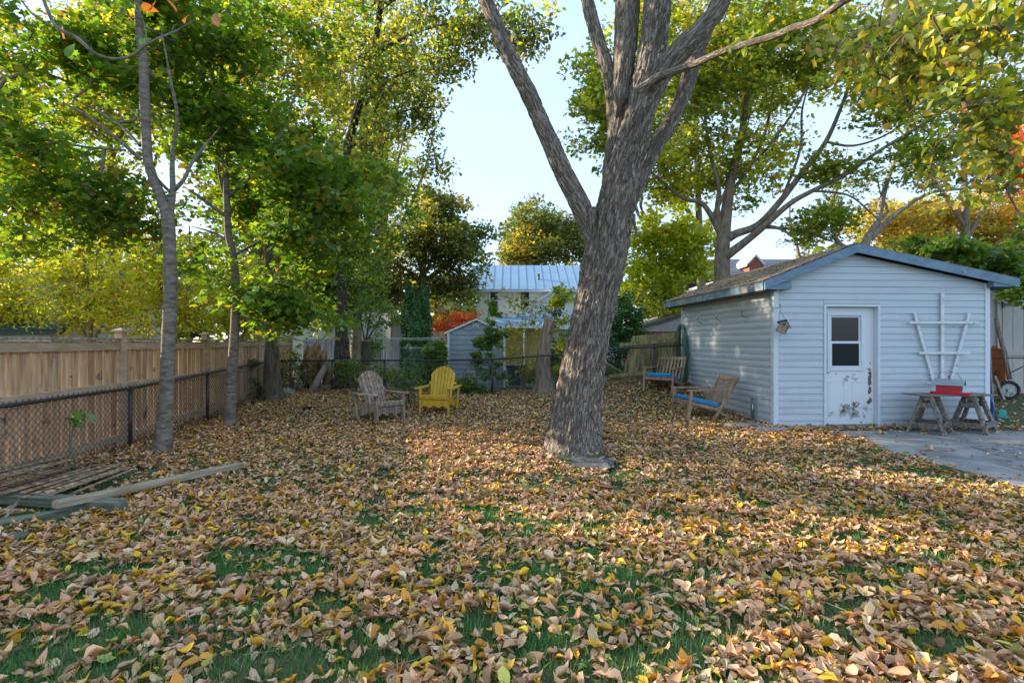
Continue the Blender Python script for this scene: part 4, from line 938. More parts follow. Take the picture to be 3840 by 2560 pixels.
for s_ in (-1, 1): mb = MB(); mb.prism([(.35+s_*.6, -.4, 2.35), (.35, -.4, 2.7), (.35, -.4, 2.6), (.35+s_*.6, -.4, 2.25)], (0, 1, 0), 6.8); mb.build('roof', M['brownroof'], bh)
D = 24; gh = thing('green_gabled_house', 'house with green gable trim above the tan shed at the far right', 'house', (X_(3990, D), D, 0)); gq = Vector(gh.location)
def q_(u, v, d=D): return P(u, v, d)-gq
MB().box((0.4, 3, 2.2), (4.6, 6, 4.4)).build('wall', M['white'], gh)
ap = q_(3880, 905); lf = q_(3735, 985)
for k, (m_, o_) in enumerate(((M['greentrim'], 0), (M['brownroof'], .12))):
    for xe in (lf.x, 2*ap.x-lf.x):
        mb = MB(); mb.prism([(xe, -.5+o_, lf.z+o_*.3), (ap.x, -.5+o_, ap.z+o_*.3), (ap.x, -.5+o_, ap.z-.18+o_*.3), (xe, -.5+o_, lf.z-.18+o_*.3)], (0, 1, 0), .1 if k == 0 else 6.5); mb.build('rake_trim' if k == 0 else 'roof', m_, gh)
mb = MB(); mb.prism([(lf.x+.2, -.3, lf.z-.9), (2*ap.x-lf.x-.2, -.3, lf.z-.9), (2*ap.x-lf.x-.2, -.3, lf.z-.1), (ap.x, -.3, ap.z-.2), (lf.x+.2, -.3, lf.z-.1)], (0, 1, 0), .2); mb.build('gable_wall', M['white'], gh)

# ---------------------------------------------------------------- fences
wf = thing('wooden_fence', 'tan board privacy fence with capped posts along the left side', 'fence', (-5.52, 7.2, 0))
wo = Vector(wf.location)
wp = [(-4.9, 2.2), (-5.22, 4.72), (-5.52, 7.2), (-5.80, 9.66), (-6.02, 12.1), (-6.25, 14.4)]
wtop = [1.50+(1278-1266)/1920*7.2]*3+[1.5+7/1920*9.66, 1.5+6/1920*12.1+.02, 1.56]; rs = np.random.default_rng(5)
bw = 0.142
for i in range(len(wp)-1):
    a_, b_ = Vector((*wp[i], 0)), Vector((*wp[i+1], 0)); d = (b_-a_); L = d.length; d.normalize(); rot = Matrix.Rotation(math.atan2(d.y, d.x), 3, 'Z'); nn = Vector((-d.y, d.x, 0))
    if nn.x > 0: nn = -nn          # away from the yard
    zg = lambda p: float(gz(p.x, p.y)); ta, tb_ = wtop[i], wtop[i+1]
    n_ = int((L-.13)/bw); 
    for k in range(n_):
        s_ = .065+(k+.5)*(L-.13)/n_; p = a_+d*s_; t = s_/L; top = ta*(1-t)+tb_*t-.045; lo = zg(p)+.03; wdt = (L-.13)/n_-rs.uniform(.016, .028)
        mb = MB(); mb.box((0, 0, (top-lo)/2), (wdt, .019, top-lo), Euler((0, rs.normal(0, .002), 0)).to_matrix())
        o = mb.build('board', M['fencewood'], wf); o.matrix_local = Matrix.Translation(p+nn*.0+Vector((0, 0, lo))-wo) @ rot.to_4x4()
    for (zo, hgt, th) in ((-.115, .10, .04), (-.66, .09, .04), (None, .09, .04)):
        za_ = ta+zo if zo else zg(a_)+.16; zb_ = tb_+zo if zo else zg(b_)+.16
        for off, nm in ((-.030, 'rail'),):
            mb = MB(); mb.bar(a_+d*.07+Vector((0, 0, za_))-wo-nn*.032, b_-d*.07+Vector((0, 0, zb_))-wo-nn*.032, th, hgt, (0, 0, 1), 0, .005); mb.build('rail', M['fencerail'], wf)
    mb = MB(); mb.bar(a_+d*.07+Vector((0, 0, ta-.012))-wo-nn*.01, b_-d*.07+Vector((0, 0, tb_-.012))-wo-nn*.01, .13, .028, (0, 0, 1), 0, .005); mb.build('top_cap', M['greywood'], wf)
for (x, y), tz in zip(wp, wtop):
    zb_ = float(gz(x, y)); pr = Vector((x, y, 0))-wo
    po = MB().box((pr.x+.02, pr.y, (tz+.09+zb_)/2), (.105, .105, tz+.09-zb_), None, 0, .005).build('post', M['fencerail'], wf)
    cpb = MB(); cpb.box((pr.x+.02, pr.y, tz+.10), (.165, .165, .03), None, 0, .004)
    h0 = tz+.115; c_ = [(-.07, -.07), (.07, -.07), (.07, .07), (-.07, .07)]
    cpb.add([(pr.x+.02+q[0], pr.y+q[1], h0) for q in c_]+[(pr.x+.02, pr.y, h0+.035)], [(0, 1, 4), (1, 2, 4), (2, 3, 4), (3, 0, 4)]); cpb.build('post_cap', M['fencerail'], po)

def chain_fence(name, label, pts, posts, wire=.0062, pitch=.078, top_r=.021, postr=.026, mat='darkmetal', hooks=True):
    """pts: (x, y, z_ground, z_rail) along the line; posts: which of them carry a post"""
    o0 = Vector((pts[0][0], pts[0][1], 0)); root = thing(name, label, 'fence', o0)
    A = np.array(pts, float); seg = np.hypot(np.diff(A[:, 0]), np.diff(A[:, 1])); S = np.concatenate([[0], np.cumsum(seg)])
    f = lambda s, c: np.interp(s, S, A[:, c])
    mb = MB(); mb.tube([Vector((p[0], p[1], p[3]))-o0 for p in pts], top_r, 10); mb.build('top_rail', M[mat], root)
    for i in posts:
        p = pts[i]; mb = MB(); mb.tube([Vector((p[0]+.0, p[1], p[2]-.1))-o0, Vector((p[0], p[1], p[3]-.005))-o0], postr, 10); po = mb.build('post', M[mat], root)
        mb = MB(); mb.ring(Vector((p[0], p[1], p[3]-.03))-o0, (0, 0, 1), postr+.003, .008, 14, 6); mb.tube([Vector((p[0], p[1], p[3]-.02))-o0, Vector((p[0], p[1], p[3]+.03))-o0], [postr+.004, postr*.6], 10); mb.build('post_cap', M[mat], po)
    V = []; T = []; off = 0; H_ = 0.9; n_ = int(S[-1]/pitch)
    segs = []
    for sg in (-1, 1):
        for k in range(-int(H_/pitch)-2, n_+2+int(H_/pitch)):
            s0 = k*pitch; last = None
            for q in range(0, 7):
                h = q/6; s1 = s0+(sg*h*H_*0.93 if sg > 0 else -h*H_*0.93)
                if 0 <= s1 <= S[-1]:
                    p = np.array([f(s1, 0), f(s1, 1), f(s1, 2)+.02+h*(f(s1, 3)+.022-f(s1, 2))])
                    if last is not None: segs.append((last, p, sg))
                    last = p
                else: last = None
    if hooks:
        for k in range(n_):
            s1 = (k+.5)*pitch; p = np.array([f(s1, 0), f(s1, 1), f(s1, 3)+.018]); segs.append((p-[0, 0, .006], p+[0.004, 0.003, .022], 1)); 
    offn = np.array([0.03, 0.0, 0])
    for a_, b_, sg in segs:
        d = b_-a_; L = np.linalg.norm(d)
        if L < 1e-4: continue
        d = d/L; x = np.cross(d, (0.1, .2, 1)); x /= np.linalg.norm(x); y = np.cross(d, x); w_ = wire/2
        a1 = a_-o0+np.array([0, 0, 0])+sg*0.0015*y; b1 = b_-o0+sg*0.0015*y
        r3 = [x*w_, (-.5*x+.866*y)*w_, (-.5*x-.866*y)*w_]
        for p in (a1, b1):
            for r_ in r3: V.append(np.array(p)+r_)
        for q in range(3): q2 = (q+1) % 3; T += [(off+q, off+q2, off+3+q2), (off+q, off+3+q2, off+3+q)]
        off += 6
    mo = link('wire_mesh', fastmesh('wire_mesh', np.array(V), np.array(T), M[mat], None, False), root); mo['kind'] = 'stuff'
    return root
p1 = [(-4.98, 3.2, 0, .845), (-5.33, 7.15, .0, .845), (-5.47, 9.2, .055, .93), (-5.75, 12.0, .14, 1.02), (-6.05, 13.2, .19, 1.0)]
p1 = [(x, y, float(gz(x, y)), z) for (x, y, _, z) in p1]
chain_fence('chain_link_fence', 'black chain link fence in front of the wooden privacy fence', p1, [0, 1, 2, 4])
def rr_(u, vr, d): q = P(u, vr, d); return (q.x, q.y, float(gz(q.x, q.y)), q.z)
p2 = [(-6.0, 13.25, .19, 1.0), rr_(1246, 1349, 13.2), rr_(1442, 1349, 13.1), rr_(1620, 1350, 12.9), rr_(1846, 1345, 12.4), rr_(2120, 1325, 12.25), rr_(2270, 1307, 12.2), rr_(2454, 1298, 12.15), rr_(2560, 1292, 12.1)]
chain_fence('chain_link_fence', 'black chain link fence crossing the back of the yard', p2, [1, 2, 4, 7])

# silver chain link panel and pickets beyond
D = 16.5
chain_fence('chain_link_fence', 'green grey chain link panel in front of the dark cedars', [(X_(1505, D), D, .3, Z_(1302, D)), (X_(1625, D), D, .3, Z_(1302, D))], [], .004, .075, .012, mat='greytin' if 'greytin' in M else 'tin', hooks=False)
pk = thing('picket_fence', 'grey weathered paling fence behind the cut trunk and cedars', 'fence', (X_(1455, 19), 19, .25)); po_ = Vector(pk.location); rs = np.random.default_rng(6)
for (ua, ub) in ((1140, 1265), (1398, 1512)):
    u = ua
    while u < ub:
        h_ = Z_(1263+rs.normal(0, 2), 19)-.3; MB().box((X_(u, 19)-po_.x, rs.normal(0, .01), h_/2), (.075, .02, h_)).build('picket', M['greypicket'], pk); u += 9.3
    for zz in (.35, 1.2): MB().box((X_((ua+ub)/2, 19)-po_.x, .03, zz), (X_(ub, 19)-X_(ua, 19), .03, .07)).build('rail', M['greypicket'], pk)
bf = thing('brown_fence', 'short brown board fence between the cedars and the resin shed', 'fence', (X_(1640, 20), 20, .25)); bo = Vector(bf.location)
for u in range(1608, 1672, 11): MB().box((X_(u, 20)-bo.x, 0, .83), (.108, .02, 1.62)).build('board', M['fencewood'], bf)
MB().box((X_(1640, 20)-bo.x, -.03, 1.3), (.68, .03, .08)).build('rail', M['fencerail'], bf)

# leaning moss stained fence
lf_ = thing('leaning_fence', 'moss stained board fence leaning sideways beside the shed', 'fence', P(2440, 1440, 12.7)); lo_ = Vector(lf_.location)
def q_(u, v, d=12.7): return P(u, v, d)-lo_
for i in range(15):
    ub = 2335+i*18.2; lean = 45-i*2.3; ut = ub+lean; vt = 1257-i*1.3; mb = MB()
    mb.bar(q_(ub, 1440-i*.5), q_(ut, vt), .105, .02, (0, 1, 0)); mb.build('board', M['mossfence'], lf_)
MB().bar(q_(2284, 1409, 12.6), q_(2600, 1378, 12.6), .045, .085).build('rail', M['mossfence'], lf_)
MB().bar(q_(2322, 1291, 12.6), q_(2600, 1267, 12.6), .045, .085).build('rail', M['mossfence'], lf_)
# ---------------------------------------------------------------- the big tree in the middle
def PP(lst, d0=None):
    return [P(u, v, (d if d else d0)) for (u, v, d) in lst]
def zpx(lst): # radii given as photo pixel widths
    return lst
bb = G(2160, 1708); BD = bb.y+0.40
def R_(wpx, d): return wpx/2*d/FP
def limb(pts):
    """pts: (u, v, width_px, distance) -> world path and radii"""
    return [P(u, v, d) for u, v, w_, d in pts], [R_(w_, d) for u, v, w_, d in pts]
D = BD
big = [limb([(2156, 1718, 262, D), (2154, 1650, 216, D), (2170, 1500, 186, D), (2198, 1306, 164, D), (2230, 1150, 158, D), (2264, 980, 166, D), (2290, 860, 156, D), (2308, 780, 148, D), (2338, 640, 132, D), (2385, 480, 122, D), (2420, 330, 112, D), (2445, 190, 106, D), (2466, 0, 104, D), (2480, -350, 95, D), (2470, -800, 70, D), (2450, -1200, 30, D)]),
       limb([(2262, 985, 70, D), (2218, 860, 80, D), (2176, 770, 78, D), (2110, 640, 72, D), (2040, 480, 68, D), (1972, 330, 66, D), (1900, 190, 62, D), (1848, 60, 58, D), (1812, -30, 56, D), (1740, -260, 50, D), (1600, -700, 30, D)]),
       limb([(2290, 860, 60, D+.1), (2290, 660, 70, D+.15), (2308, 520, 66, D+.15), (2326, 400, 74, D+.15), (2338, 250, 86, D+.15), (2350, 100, 94, D+.15), (2354, -40, 96, D+.15), (2350, -400, 80, D+.2), (2300, -900, 40, D+.3)]),
       limb([(2298, 470, 44, D+.2), (2290, 320, 52, D+.22), (2264, 210, 54, D+.25), (2228, 100, 52, D+.28), (2203, 0, 50, D+.3), (2180, -120, 48, D+.3), (2140, -450, 36, D+.5), (2060, -800, 18, D+.6)]),
       limb([(2400, 470, 70, D-.05), (2468, 300, 84, D-.05), (2540, 200, 86, D-.1), (2620, 120, 78, D-.15), (2690, 30, 72, D-.2), (2730, -60, 70, D-.2), (2850, -350, 55, D-.2), (3000, -750, 30, D)]),
       limb([(2335, 820, 60, D+.2), (2390, 690, 66, D+.35), (2450, 560, 62, D+.4), (2512, 460, 62, D+.42), (2560, 360, 58, D+.45), (2605, 220, 58, D+.5), (2650, 100, 54, D+.55), (2700, -60, 50, D+.6), (2800, -500, 30, D+.9)]),
       limb([(2405, 345, 60, D-.1), (2470, 290, 36, D-.35), (2540, 262, 28, D-.6), (2600, 240, 27, D-.8), (2730, 185, 26, D-1.2), (2887, 138, 26, D-1.6), (2980, 100, 26, D-1.9), (3059, 77, 27, D-2.1), (3170, 0, 27, D-2.4), (3400, -120, 24, D-2.8), (3700, -260, 18, D-3.1)]),
       ]
RP_DEPTH = D
lin = [(5, (0.17, 0.25, 0.026)), (5, (0.29, 0.33, 0.03)), (3, (0.44, 0.38, 0.035)), (3, (0.09, 0.15, 0.022)), (1.6, (0.48, 0.34, 0.04)), (0.5, (0.36, 0.20, 0.05))]
rs = np.random.default_rng(21); bt = thing('big_tree', 'large leaning tree with shaggy grey bark and spreading limbs in the middle of the yard', 'tree', bb); rl = Vector(bb)
nodes = []; nrad = []
for i, (pts, rad) in enumerate(big):
    rel = [p-rl for p in pts]
    if i == 0: rel = [rel[0]-Vector((0, 0, .12))]+rel[0:]; rad = [rad[0]*1.02]+rad
    o, a_, b_ = limb_mesh('trunk' if i == 0 else 'limb', rel, rad, M['bark_big'], bt, 150 if i == 0 else (70 if i < 6 else 14), 0.022 if i < 6 else .08, (0.030 if i == 0 else 0.018) if i < 6 else 0.003, 30 if i == 0 else 34, 0.05, i+2, (0.42, 0.28) if i == 0 else None)
    if i == 6: nodes += [tuple(p) for p in a_[::3]]; nrad += b_[::3]
# shreds of hanging bark and a burl where limbs were lost
rb = np.random.default_rng(2)
for (u, v, s_) in [(2400, 720, .16), (2410, 745, .2), (2392, 760, .22), (2385, 800, .25), (2375, 835, .22)]:
    p = P(u, v, D-.27)-rl; limb_mesh('bark_strip', [p+Vector((.03*math.sin(t*3+u), -.02*t, -s_*t)) for t in (0, .3, .6, 1)], [.012, .026, .022, .004], M['bark_big'], bt, 8, .03, .004, 30, .3, int(u))
p = P(2322, 330, D-.02)-rl; limb_mesh('burl', [p+Vector((.03, .08, .06)), p+Vector((0, .0, -.03)), p+Vector((-.015, -.02, -.16)), p+Vector((-.02, .05, -.36))], [.03, .085, .085, .03], M['bark_big'], bt, 26, .03, .012, 26, .25, 90)
p = P(2224, 800, D-.16)-rl; limb_mesh('branch_collar', [p+Vector((0, .10, -.30)), p+Vector((-.01, 0.03, -.12)), p+Vector((.0, .02, .03)), p+Vector((.02, .05, .10))], [.04, .065, .06, .03], M['bark_big'], bt, 26, .03, .010, 26, .12, 91)
bl = [(px_blob(3760, 70, 2.9, 330, 150, .45, 3)), px_blob(3480, 150, 3.5, 330, 110, .5, 2.6), px_blob(3680, 330, 3.4, 240, 130, .5, 2.4), px_blob(3240, 120, 4.0, 220, 90, .5, 1.4),
      px_blob(3790, 520, 3.6, 130, 170, .5, 1.6), px_blob(3560, 440, 3.7, 190, 110, .4, 1.2), px_blob(3350, 300, 4.0, 160, 90, .4, .8), px_blob(3480, 640, 4.1, 150, 60, .3, .35), px_blob(3740, 690, 3.8, 120, 50, .3, .4)]
bl = [(c-rl, r, w_) for c, r, w_ in bl]
cen = in_blobs(bl, 200, rs, .5, .34, 2.2, 3); twigs('twigs', nodes, nrad, cen, M['bark_mid'], bt, rs, .0035, 2.6, 1.0, .1, 5)
foliage('leaves', cen, 13, .16, .080, lin, T_OV3, M['leaf'], bt, rs, (0.7, 1.6), .2, 1.0)
one = np.array([tuple(P(u, v, d)-rl) for u, v, d in [(2720, 205, 5.2), (2790, 195, 5.0), (2735, 180, 5.2), (2800, 35, 4.9)]]); foliage('leaves', one, 3, .06, .085, lin, T_OV3, M['leaf'], bt, rs, (0.7, 1.6), .2)
hi = [(Vector(P(2400, -800, D))-rl, (3.4, 3.0, 1.5), 1.0), (Vector(P(1700, -800, D))-rl, (2.0, 2.4, 1.1), .5), (Vector(P(3100, -800, D-.5))-rl, (2.2, 2.4, 1.1), .5)]
hn = [tuple(p-rl) for pts, _ in big[:6] for p in pts[-4:]]; cen = in_blobs(hi, 150, rs, .5, .3, 1.0, 5); twigs('upper_twigs', hn, [.03]*len(hn), cen, M['bark_mid'], bt, rs, .006, 3.5, 1.0)
foliage('upper_leaves', cen, 22, .42, .10, lin, T_OV1, M['leaf'], bt, rs, (0.4, 1.5), .2)

# ---------------------------------------------------------------- colours of the crowns
GRN = [(6, (0.085, 0.18, 0.028)), (6, (0.125, 0.24, 0.032)), (4, (0.20, 0.28, 0.028)), (1.4, (0.36, 0.37, 0.035)), (0.35, (0.42, 0.22, 0.05))]
GRY = [(5, (0.15, 0.21, 0.025)), (4, (0.30, 0.32, 0.028)), (3, (0.48, 0.43, 0.035)), (1, (0.48, 0.34, 0.04)), (.4, (0.36, 0.17, 0.05))]
YEL = [(5, (0.50, 0.52, 0.04)), (4, (0.38, 0.46, 0.035)), (2, (0.60, 0.50, 0.04)), (1.5, (0.24, 0.34, 0.03)), (1, (0.5, 0.28, 0.04))]
OLV = [(5, (0.085, 0.125, 0.03)), (4, (0.13, 0.17, 0.035)), (1.5, (0.24, 0.23, 0.04)), (.4, (0.36, 0.28, 0.045))]
GLD = [(5, (0.46, 0.35, 0.07)), (4, (0.54, 0.44, 0.10)), (2, (0.36, 0.25, 0.06)), (3, (0.30, 0.31, 0.06))]
ORG = [(5, (0.60, 0.16, 0.02)), (3, (0.62, 0.24, 0.03)), (1, (0.45, 0.10, 0.02))]
RED = [(4, (0.62, 0.08, 0.06)), (4, (0.70, 0.17, 0.06)), (3, (0.68, 0.34, 0.06)), (1, (0.35, 0.06, 0.05))]
DRK = [(5, (0.04, 0.12, 0.032)), (4, (0.06, 0.165, 0.038)), (1.5, (0.10, 0.22, 0.05))]
MID = [(5, (0.085, 0.17, 0.03)), (3, (0.13, 0.23, 0.035)), (1.5, (0.24, 0.29, 0.04))]

# ---------------------------------------------------------------- left maples
d = G(603, 1700).y+.12
tree('maple_tree', 'slender grey maple forking left, nearest the left fence', 'tree', G(603, 1696), [
    limb([(603, 1712, 74, d), (612, 1640, 60, d), (622, 1500, 50, d), (627, 1400, 48, d), (633, 1250, 47, d), (639, 1100, 46, d), (637, 960, 43, d), (627, 803, 45, d), (596, 720, 36, d), (566, 640, 33, d), (553, 581, 33, d), (543, 383, 34, d), (538, 220, 30, d), (522, 115, 26, d), (520, -40, 24, d), (540, -300, 18, d), (530, -500, 6, d)]),
    limb([(630, 830, 34, d), (643, 765, 24, d), (648, 715, 22, d), (646, 612, 17, d), (652, 535, 15, d), (664, 430, 13, d-.1), (640, 300, 10, d-.2), (600, 80, 8, d-.3)]),
    limb([(648, 715, 20, d), (688, 673, 14, d), (719, 610, 12, d+.1), (765, 550, 10, d+.2), (826, 474, 8, d+.3)]),
    limb([(530, 597, 15, d), (459, 535, 14, d-.1), (382, 474, 13, d-.2), (306, 420, 12, d-.3), (229, 382, 8, d-.4)]),
    limb([(525, 545, 12, d), (470, 486, 11, d+.1), (400, 432, 10, d+.2), (275, 367, 7, d+.3)]),
    limb([(470, 562, 9, d), (306, 547, 8, d+.1), (150, 520, 7, d+.2), (40, 500, 5, d+.2)]),
    limb([(640, 720, 12, d), (600, 680, 11, d-.2), (560, 620, 9, d-.4)])],
    [px_blob(240, 160, d+.6, 300, 190, 1.2, 2.2), px_blob(640, 130, d+1.1, 260, 190, 1.2, 1.8), px_blob(130, 480, d+.2, 210, 200, 1.0, .7), px_blob(330, 730, d+.6, 300, 130, .9, 1.0), px_blob(700, 420, d+1.1, 200, 200, 1.0, 1.2),
     px_blob(120, 880, d+.2, 180, 90, .7, .4), px_blob(480, 860, d+1.0, 200, 80, .6, .5), px_blob(300, -200, d, 600, 200, 1.5, 1.0)],
    400, 32, .36, .115, GRN, T_MAP, M['bark_maple'], seed=31, n=28, relief=0.0015, freq=20, step=.05, rtip=.0035, hole=.46, hfreq=1.6, tilt=(.15, 1.2), wob=.04, flare=(.25, .3), keep=.8)
d = G(857, 1603).y+.1
tree('maple_tree', 'second slender maple with patchy bark, right of the nearest one by the fence', 'tree', G(857, 1601), [
    limb([(857, 1612, 50, d), (862, 1560, 42, d), (869, 1400, 36, d), (880, 1250, 33, d), (884, 1071, 29, d), (874, 956, 26, d), (857, 880, 25, d), (851, 765, 24, d), (847, 650, 22, d), (843, 535, 18, d), (838, 400, 15, d), (830, 200, 11, d), (820, 0, 8, d)]),
    limb([(850, 810, 16, d), (800, 775, 13, d-.1), (740, 730, 11, d-.2), (690, 700, 8, d-.3)]),
    limb([(848, 760, 12, d), (820, 640, 10, d), (812, 520, 8, d)]),
    limb([(860, 905, 12, d), (800, 870, 9, d+.1), (710, 845, 7, d+.2)]),
    limb([(880, 1180, 9, d), (960, 1200, 8, d), (1080, 1260, 7, d-.1), (1180, 1285, 5, d-.2)]),
    limb([(850, 740, 12, d), (960, 640, 11, d), (1060, 480, 9, d), (1120, 300, 6, d)]),
    limb([(874, 960, 12, d), (980, 900, 10, d), (1100, 860, 8, d), (1230, 850, 5, d)])],
    [px_blob(960, 160, d+.9, 260, 240, 1.4, 1.6), px_blob(1000, 520, d+.9, 250, 200, 1.4, 1.7), px_blob(1180, 760, d+.2, 220, 180, 1.2, 1.5), px_blob(1050, 950, d+.1, 200, 120, 1.0, 1.2), px_blob(1000, 1120, d+.2, 120, 110, .8, .8),
     px_blob(1150, 1180, d+.4, 150, 80, .8, .8), px_blob(900, 760, d+.9, 160, 120, .8, .6), px_blob(1000, -200, d, 400, 200, 1.6, .8), px_blob(1330, 640, d+.8, 120, 120, .8, .5), px_blob(780, 1000, d+.5, 120, 90, .6, .4)],
    470, 32, .40, .125, GRN, T_MAP, M['bark_maple'], seed=32, n=22, relief=0.001, freq=20, step=.06, rtip=.0035, hole=.46, hfreq=1.3, tilt=(.15, 1.2), wob=.04, flare=(.2, .3), keep=.8)
g_ = G(1020, 1506); d = g_.y+.25
tree('old_tree', 'dark mossy trunk with a flared foot at the corner of the chain link fences', 'tree', g_, [
    limb([(1024, 1516, 84, d), (1024, 1480, 74, d), (1022, 1400, 62, d), (1020, 1348, 56, d), (1015, 1223, 40, d), (1010, 1150, 34, d), (1006, 1000, 30, d), (1010, 800, 24, d), (1020, 500, 14, d)])],
    [px_blob(1020, 760, d+.3, 180, 220, 1.3, 1)], 60, 30, .42, .12, GRN, T_MAP, M['bark_old'], seed=33, n=36, relief=.012, freq=16, step=.06, hole=.3, flare=(.5, .5), rtip=.005)

# ---------------------------------------------------------------- behind the back fence, left
d = 14.4
tree('shaggy_tree', 'tall furrowed trunk leaning left behind the back chain link fence', 'tree', (P(1288, 1460, d)), [
    limb([(1292, 1475, 92, d), (1290, 1420, 76, d), (1284, 1348, 64, d), (1280, 1223, 46, d), (1281, 1089, 30, d), (1262, 1000, 34, d), (1250, 900, 34, d-.2), (1270, 700, 36, d-.5), (1330, 450, 34, d-1), (1400, 200, 28, d-1.5), (1440, -100, 22, d-2)]),
    limb([(1300, 560, 24, d-.8), (1400, 480, 16, d-1.4), (1500, 420, 12, d-2), (1620, 400, 8, d-2.6), (1700, 420, 5, d-3)]),
    limb([(1400, 200, 18, d-1.5), (1560, 120, 14, d-2.2), (1720, 80, 10, d-3), (1900, 60, 7, d-4), (2000, 120, 4, d-4.4)]),
    limb([(1420, 40, 18, d-1.7), (1500, -20, 14, d-2.5), (1560, -60, 12, d-3)]),
    limb([(1340, 420, 16, d-1), (1460, 300, 12, d-1.6), (1580, 260, 9, d-2.4), (1640, 300, 5, d-3)])],
    [px_blob(1420, 60, d-2, 230, 130, 1.4, 1.6), px_blob(1420, 300, d-1.6, 200, 140, 1.4, 1.6), px_blob(1500, 520, d-2, 160, 120, 1.0, 1.5), px_blob(1660, 200, d-3, 150, 110, 1.0, .75), px_blob(1800, 100, d-3.6, 150, 80, .7, .45), px_blob(1970, 130, d-4.2, 100, 90, .5, .40),
     px_blob(1600, 620, d-2, 110, 60, .6, .45), px_blob(1350, 720, d-1, 150, 140, 1.2, .9), px_blob(1560, 380, d-2.4, 100, 60, .6, .4), px_blob(1480, 700, d-1.6, 110, 80, .8, .8), px_blob(1640, 30, d-3, 200, 90, .8, .6)],
    560, 20, .36, .12, GRN[:1]+GRY+OLV[:2], T_OV2, M['bark_dark'], M['leaf_gold'], seed=34, n=40, relief=.02, freq=14, step=.07, rtip=.0045, hole=.38, hfreq=1.0, tilt=(.5, 1.5), flare=(.6, .5), keep=.9, up=.2)
# rotten stump, split open
def stump(name, label, pts, mat, n, relief, seed, top='cut', flare=None, wob=.1, freq=12):
    path, rad = limb(pts); base = path[0]; root = thing(name, label, 'tree stump', base)
    rel = [p-base for p in path]; rel[0] = rel[0]-Vector((0, 0, .08))
    o, a_, b_ = limb_mesh('trunk', rel, rad, mat, root, n, .05, relief, freq, wob, seed, flare)
    if top == 'cut':
        e = a_[-1]; t_ = (a_[-1]-a_[-3]).normalized(); mb = MB(); k = 20; x = t_.orthogonal().normalized(); y = t_.cross(x)
        mb.tube([e-t_*.01, e+t_*.015], b_[-1]*1.01, 24, True, False); mb.build('cut_top', M['cutwood'], root)
    return root
d = 13.6
r_ = stump('rotten_stump', 'broken rotten orange brown stump behind the back fence', [(1172, 1470, 62, d), (1168, 1400, 66, d), (1172, 1340, 62, d), (1178, 1310, 40, d), (1186, 1284, 14, d)], M['rotwood'], 44, .03, 8, None, None, .28, 8)
b0 = r_.location
for (u, v, h_, w_) in [(1150, 1318, 70, 12), (1195, 1310, 60, 10), (1215, 1330, 90, 14), (1230, 1380, 60, 16), (1138, 1360, 40, 12)]:
    mb = MB(); mb.tube([P(u-4, v+60, d-.05)-b0, P(u, v, d)-b0, P(u+5, v-h_*.4, d+.04)-b0], [R_(w_*2.2, d), R_(w_*1.6, d), .01], 7); mb.build('splinter', M['rotwood'], r_)
sb = thing('fallen_bark_slab', 'long grey bark slab leaning against the rotten stump', 'log', G(1168, 1473)); mb = MB(); mb.tube([Vector((0, 0, .02)), P(1205, 1400, 13.2)-sb.location, P(1240, 1335, 13.35)-sb.location], [.10, .085, .05], 9); mb.build('slab', M['greywood'], sb)
d = 15.0
stump('cut_trunk', 'tall cut trunk with green sprouts left of the cedars', [(1370, 1420, 44, d), (1370, 1380, 37, d), (1371, 1330, 35, d), (1372, 1275, 33, d)], M['bark_old'], 26, .010, 9)
tree('sprouts', 'leafy green sprouts rising from the tall cut trunk', 'shrub', P(1372, 1272, 15), [limb([(1372, 1278, 8, 15), (1385, 1200, 6, 15), (1400, 1120, 4, 15)]), limb([(1368, 1278, 7, 15), (1352, 1190, 5, 15), (1345, 1100, 4, 15)]), limb([(1374, 1278, 7, 15), (1420, 1200, 5, 15), (1450, 1130, 4, 15)])],
     [px_blob(1370, 1100, 14.8, 90, 110, .7, 2), px_blob(1440, 1180, 14.6, 70, 90, .6, 1.2), px_blob(1400, 1000, 15, 80, 60, .6, .7)], 70, 34, .3, .10, MID, T_OV1, M['bark_old'], seed=41, rtip=.004, hole=.35, hfreq=2)
d = 12.9
r_ = stump('hollow_cut_trunk', 'pale cut off trunk with a dark hollow behind the back fence', [(2038, 1468, 92, d), (2036, 1430, 66, d), (2034, 1380, 54, d), (2038, 1330, 50, d), (2044, 1280, 48, d), (2056, 1230, 50, d), (2066, 1197, 52, d)], M['bark_pale'], 44, .006, 10, 'cut', (.35, .35))
b0 = r_.location
for (u, v, w_, h_) in [(2072, 1222, 6, 14), (2066, 1243, 9, 12)]:
    mb = MB(); mb.tube([P(u+3, v-h_, d-.155)-b0, P(u, v, d-.165)-b0, P(u-3, v+h_*.8, d-.155)-b0], [.006, R_(w_, d), .006], 8); mb.build('hollow', M['rotwood'], r_)

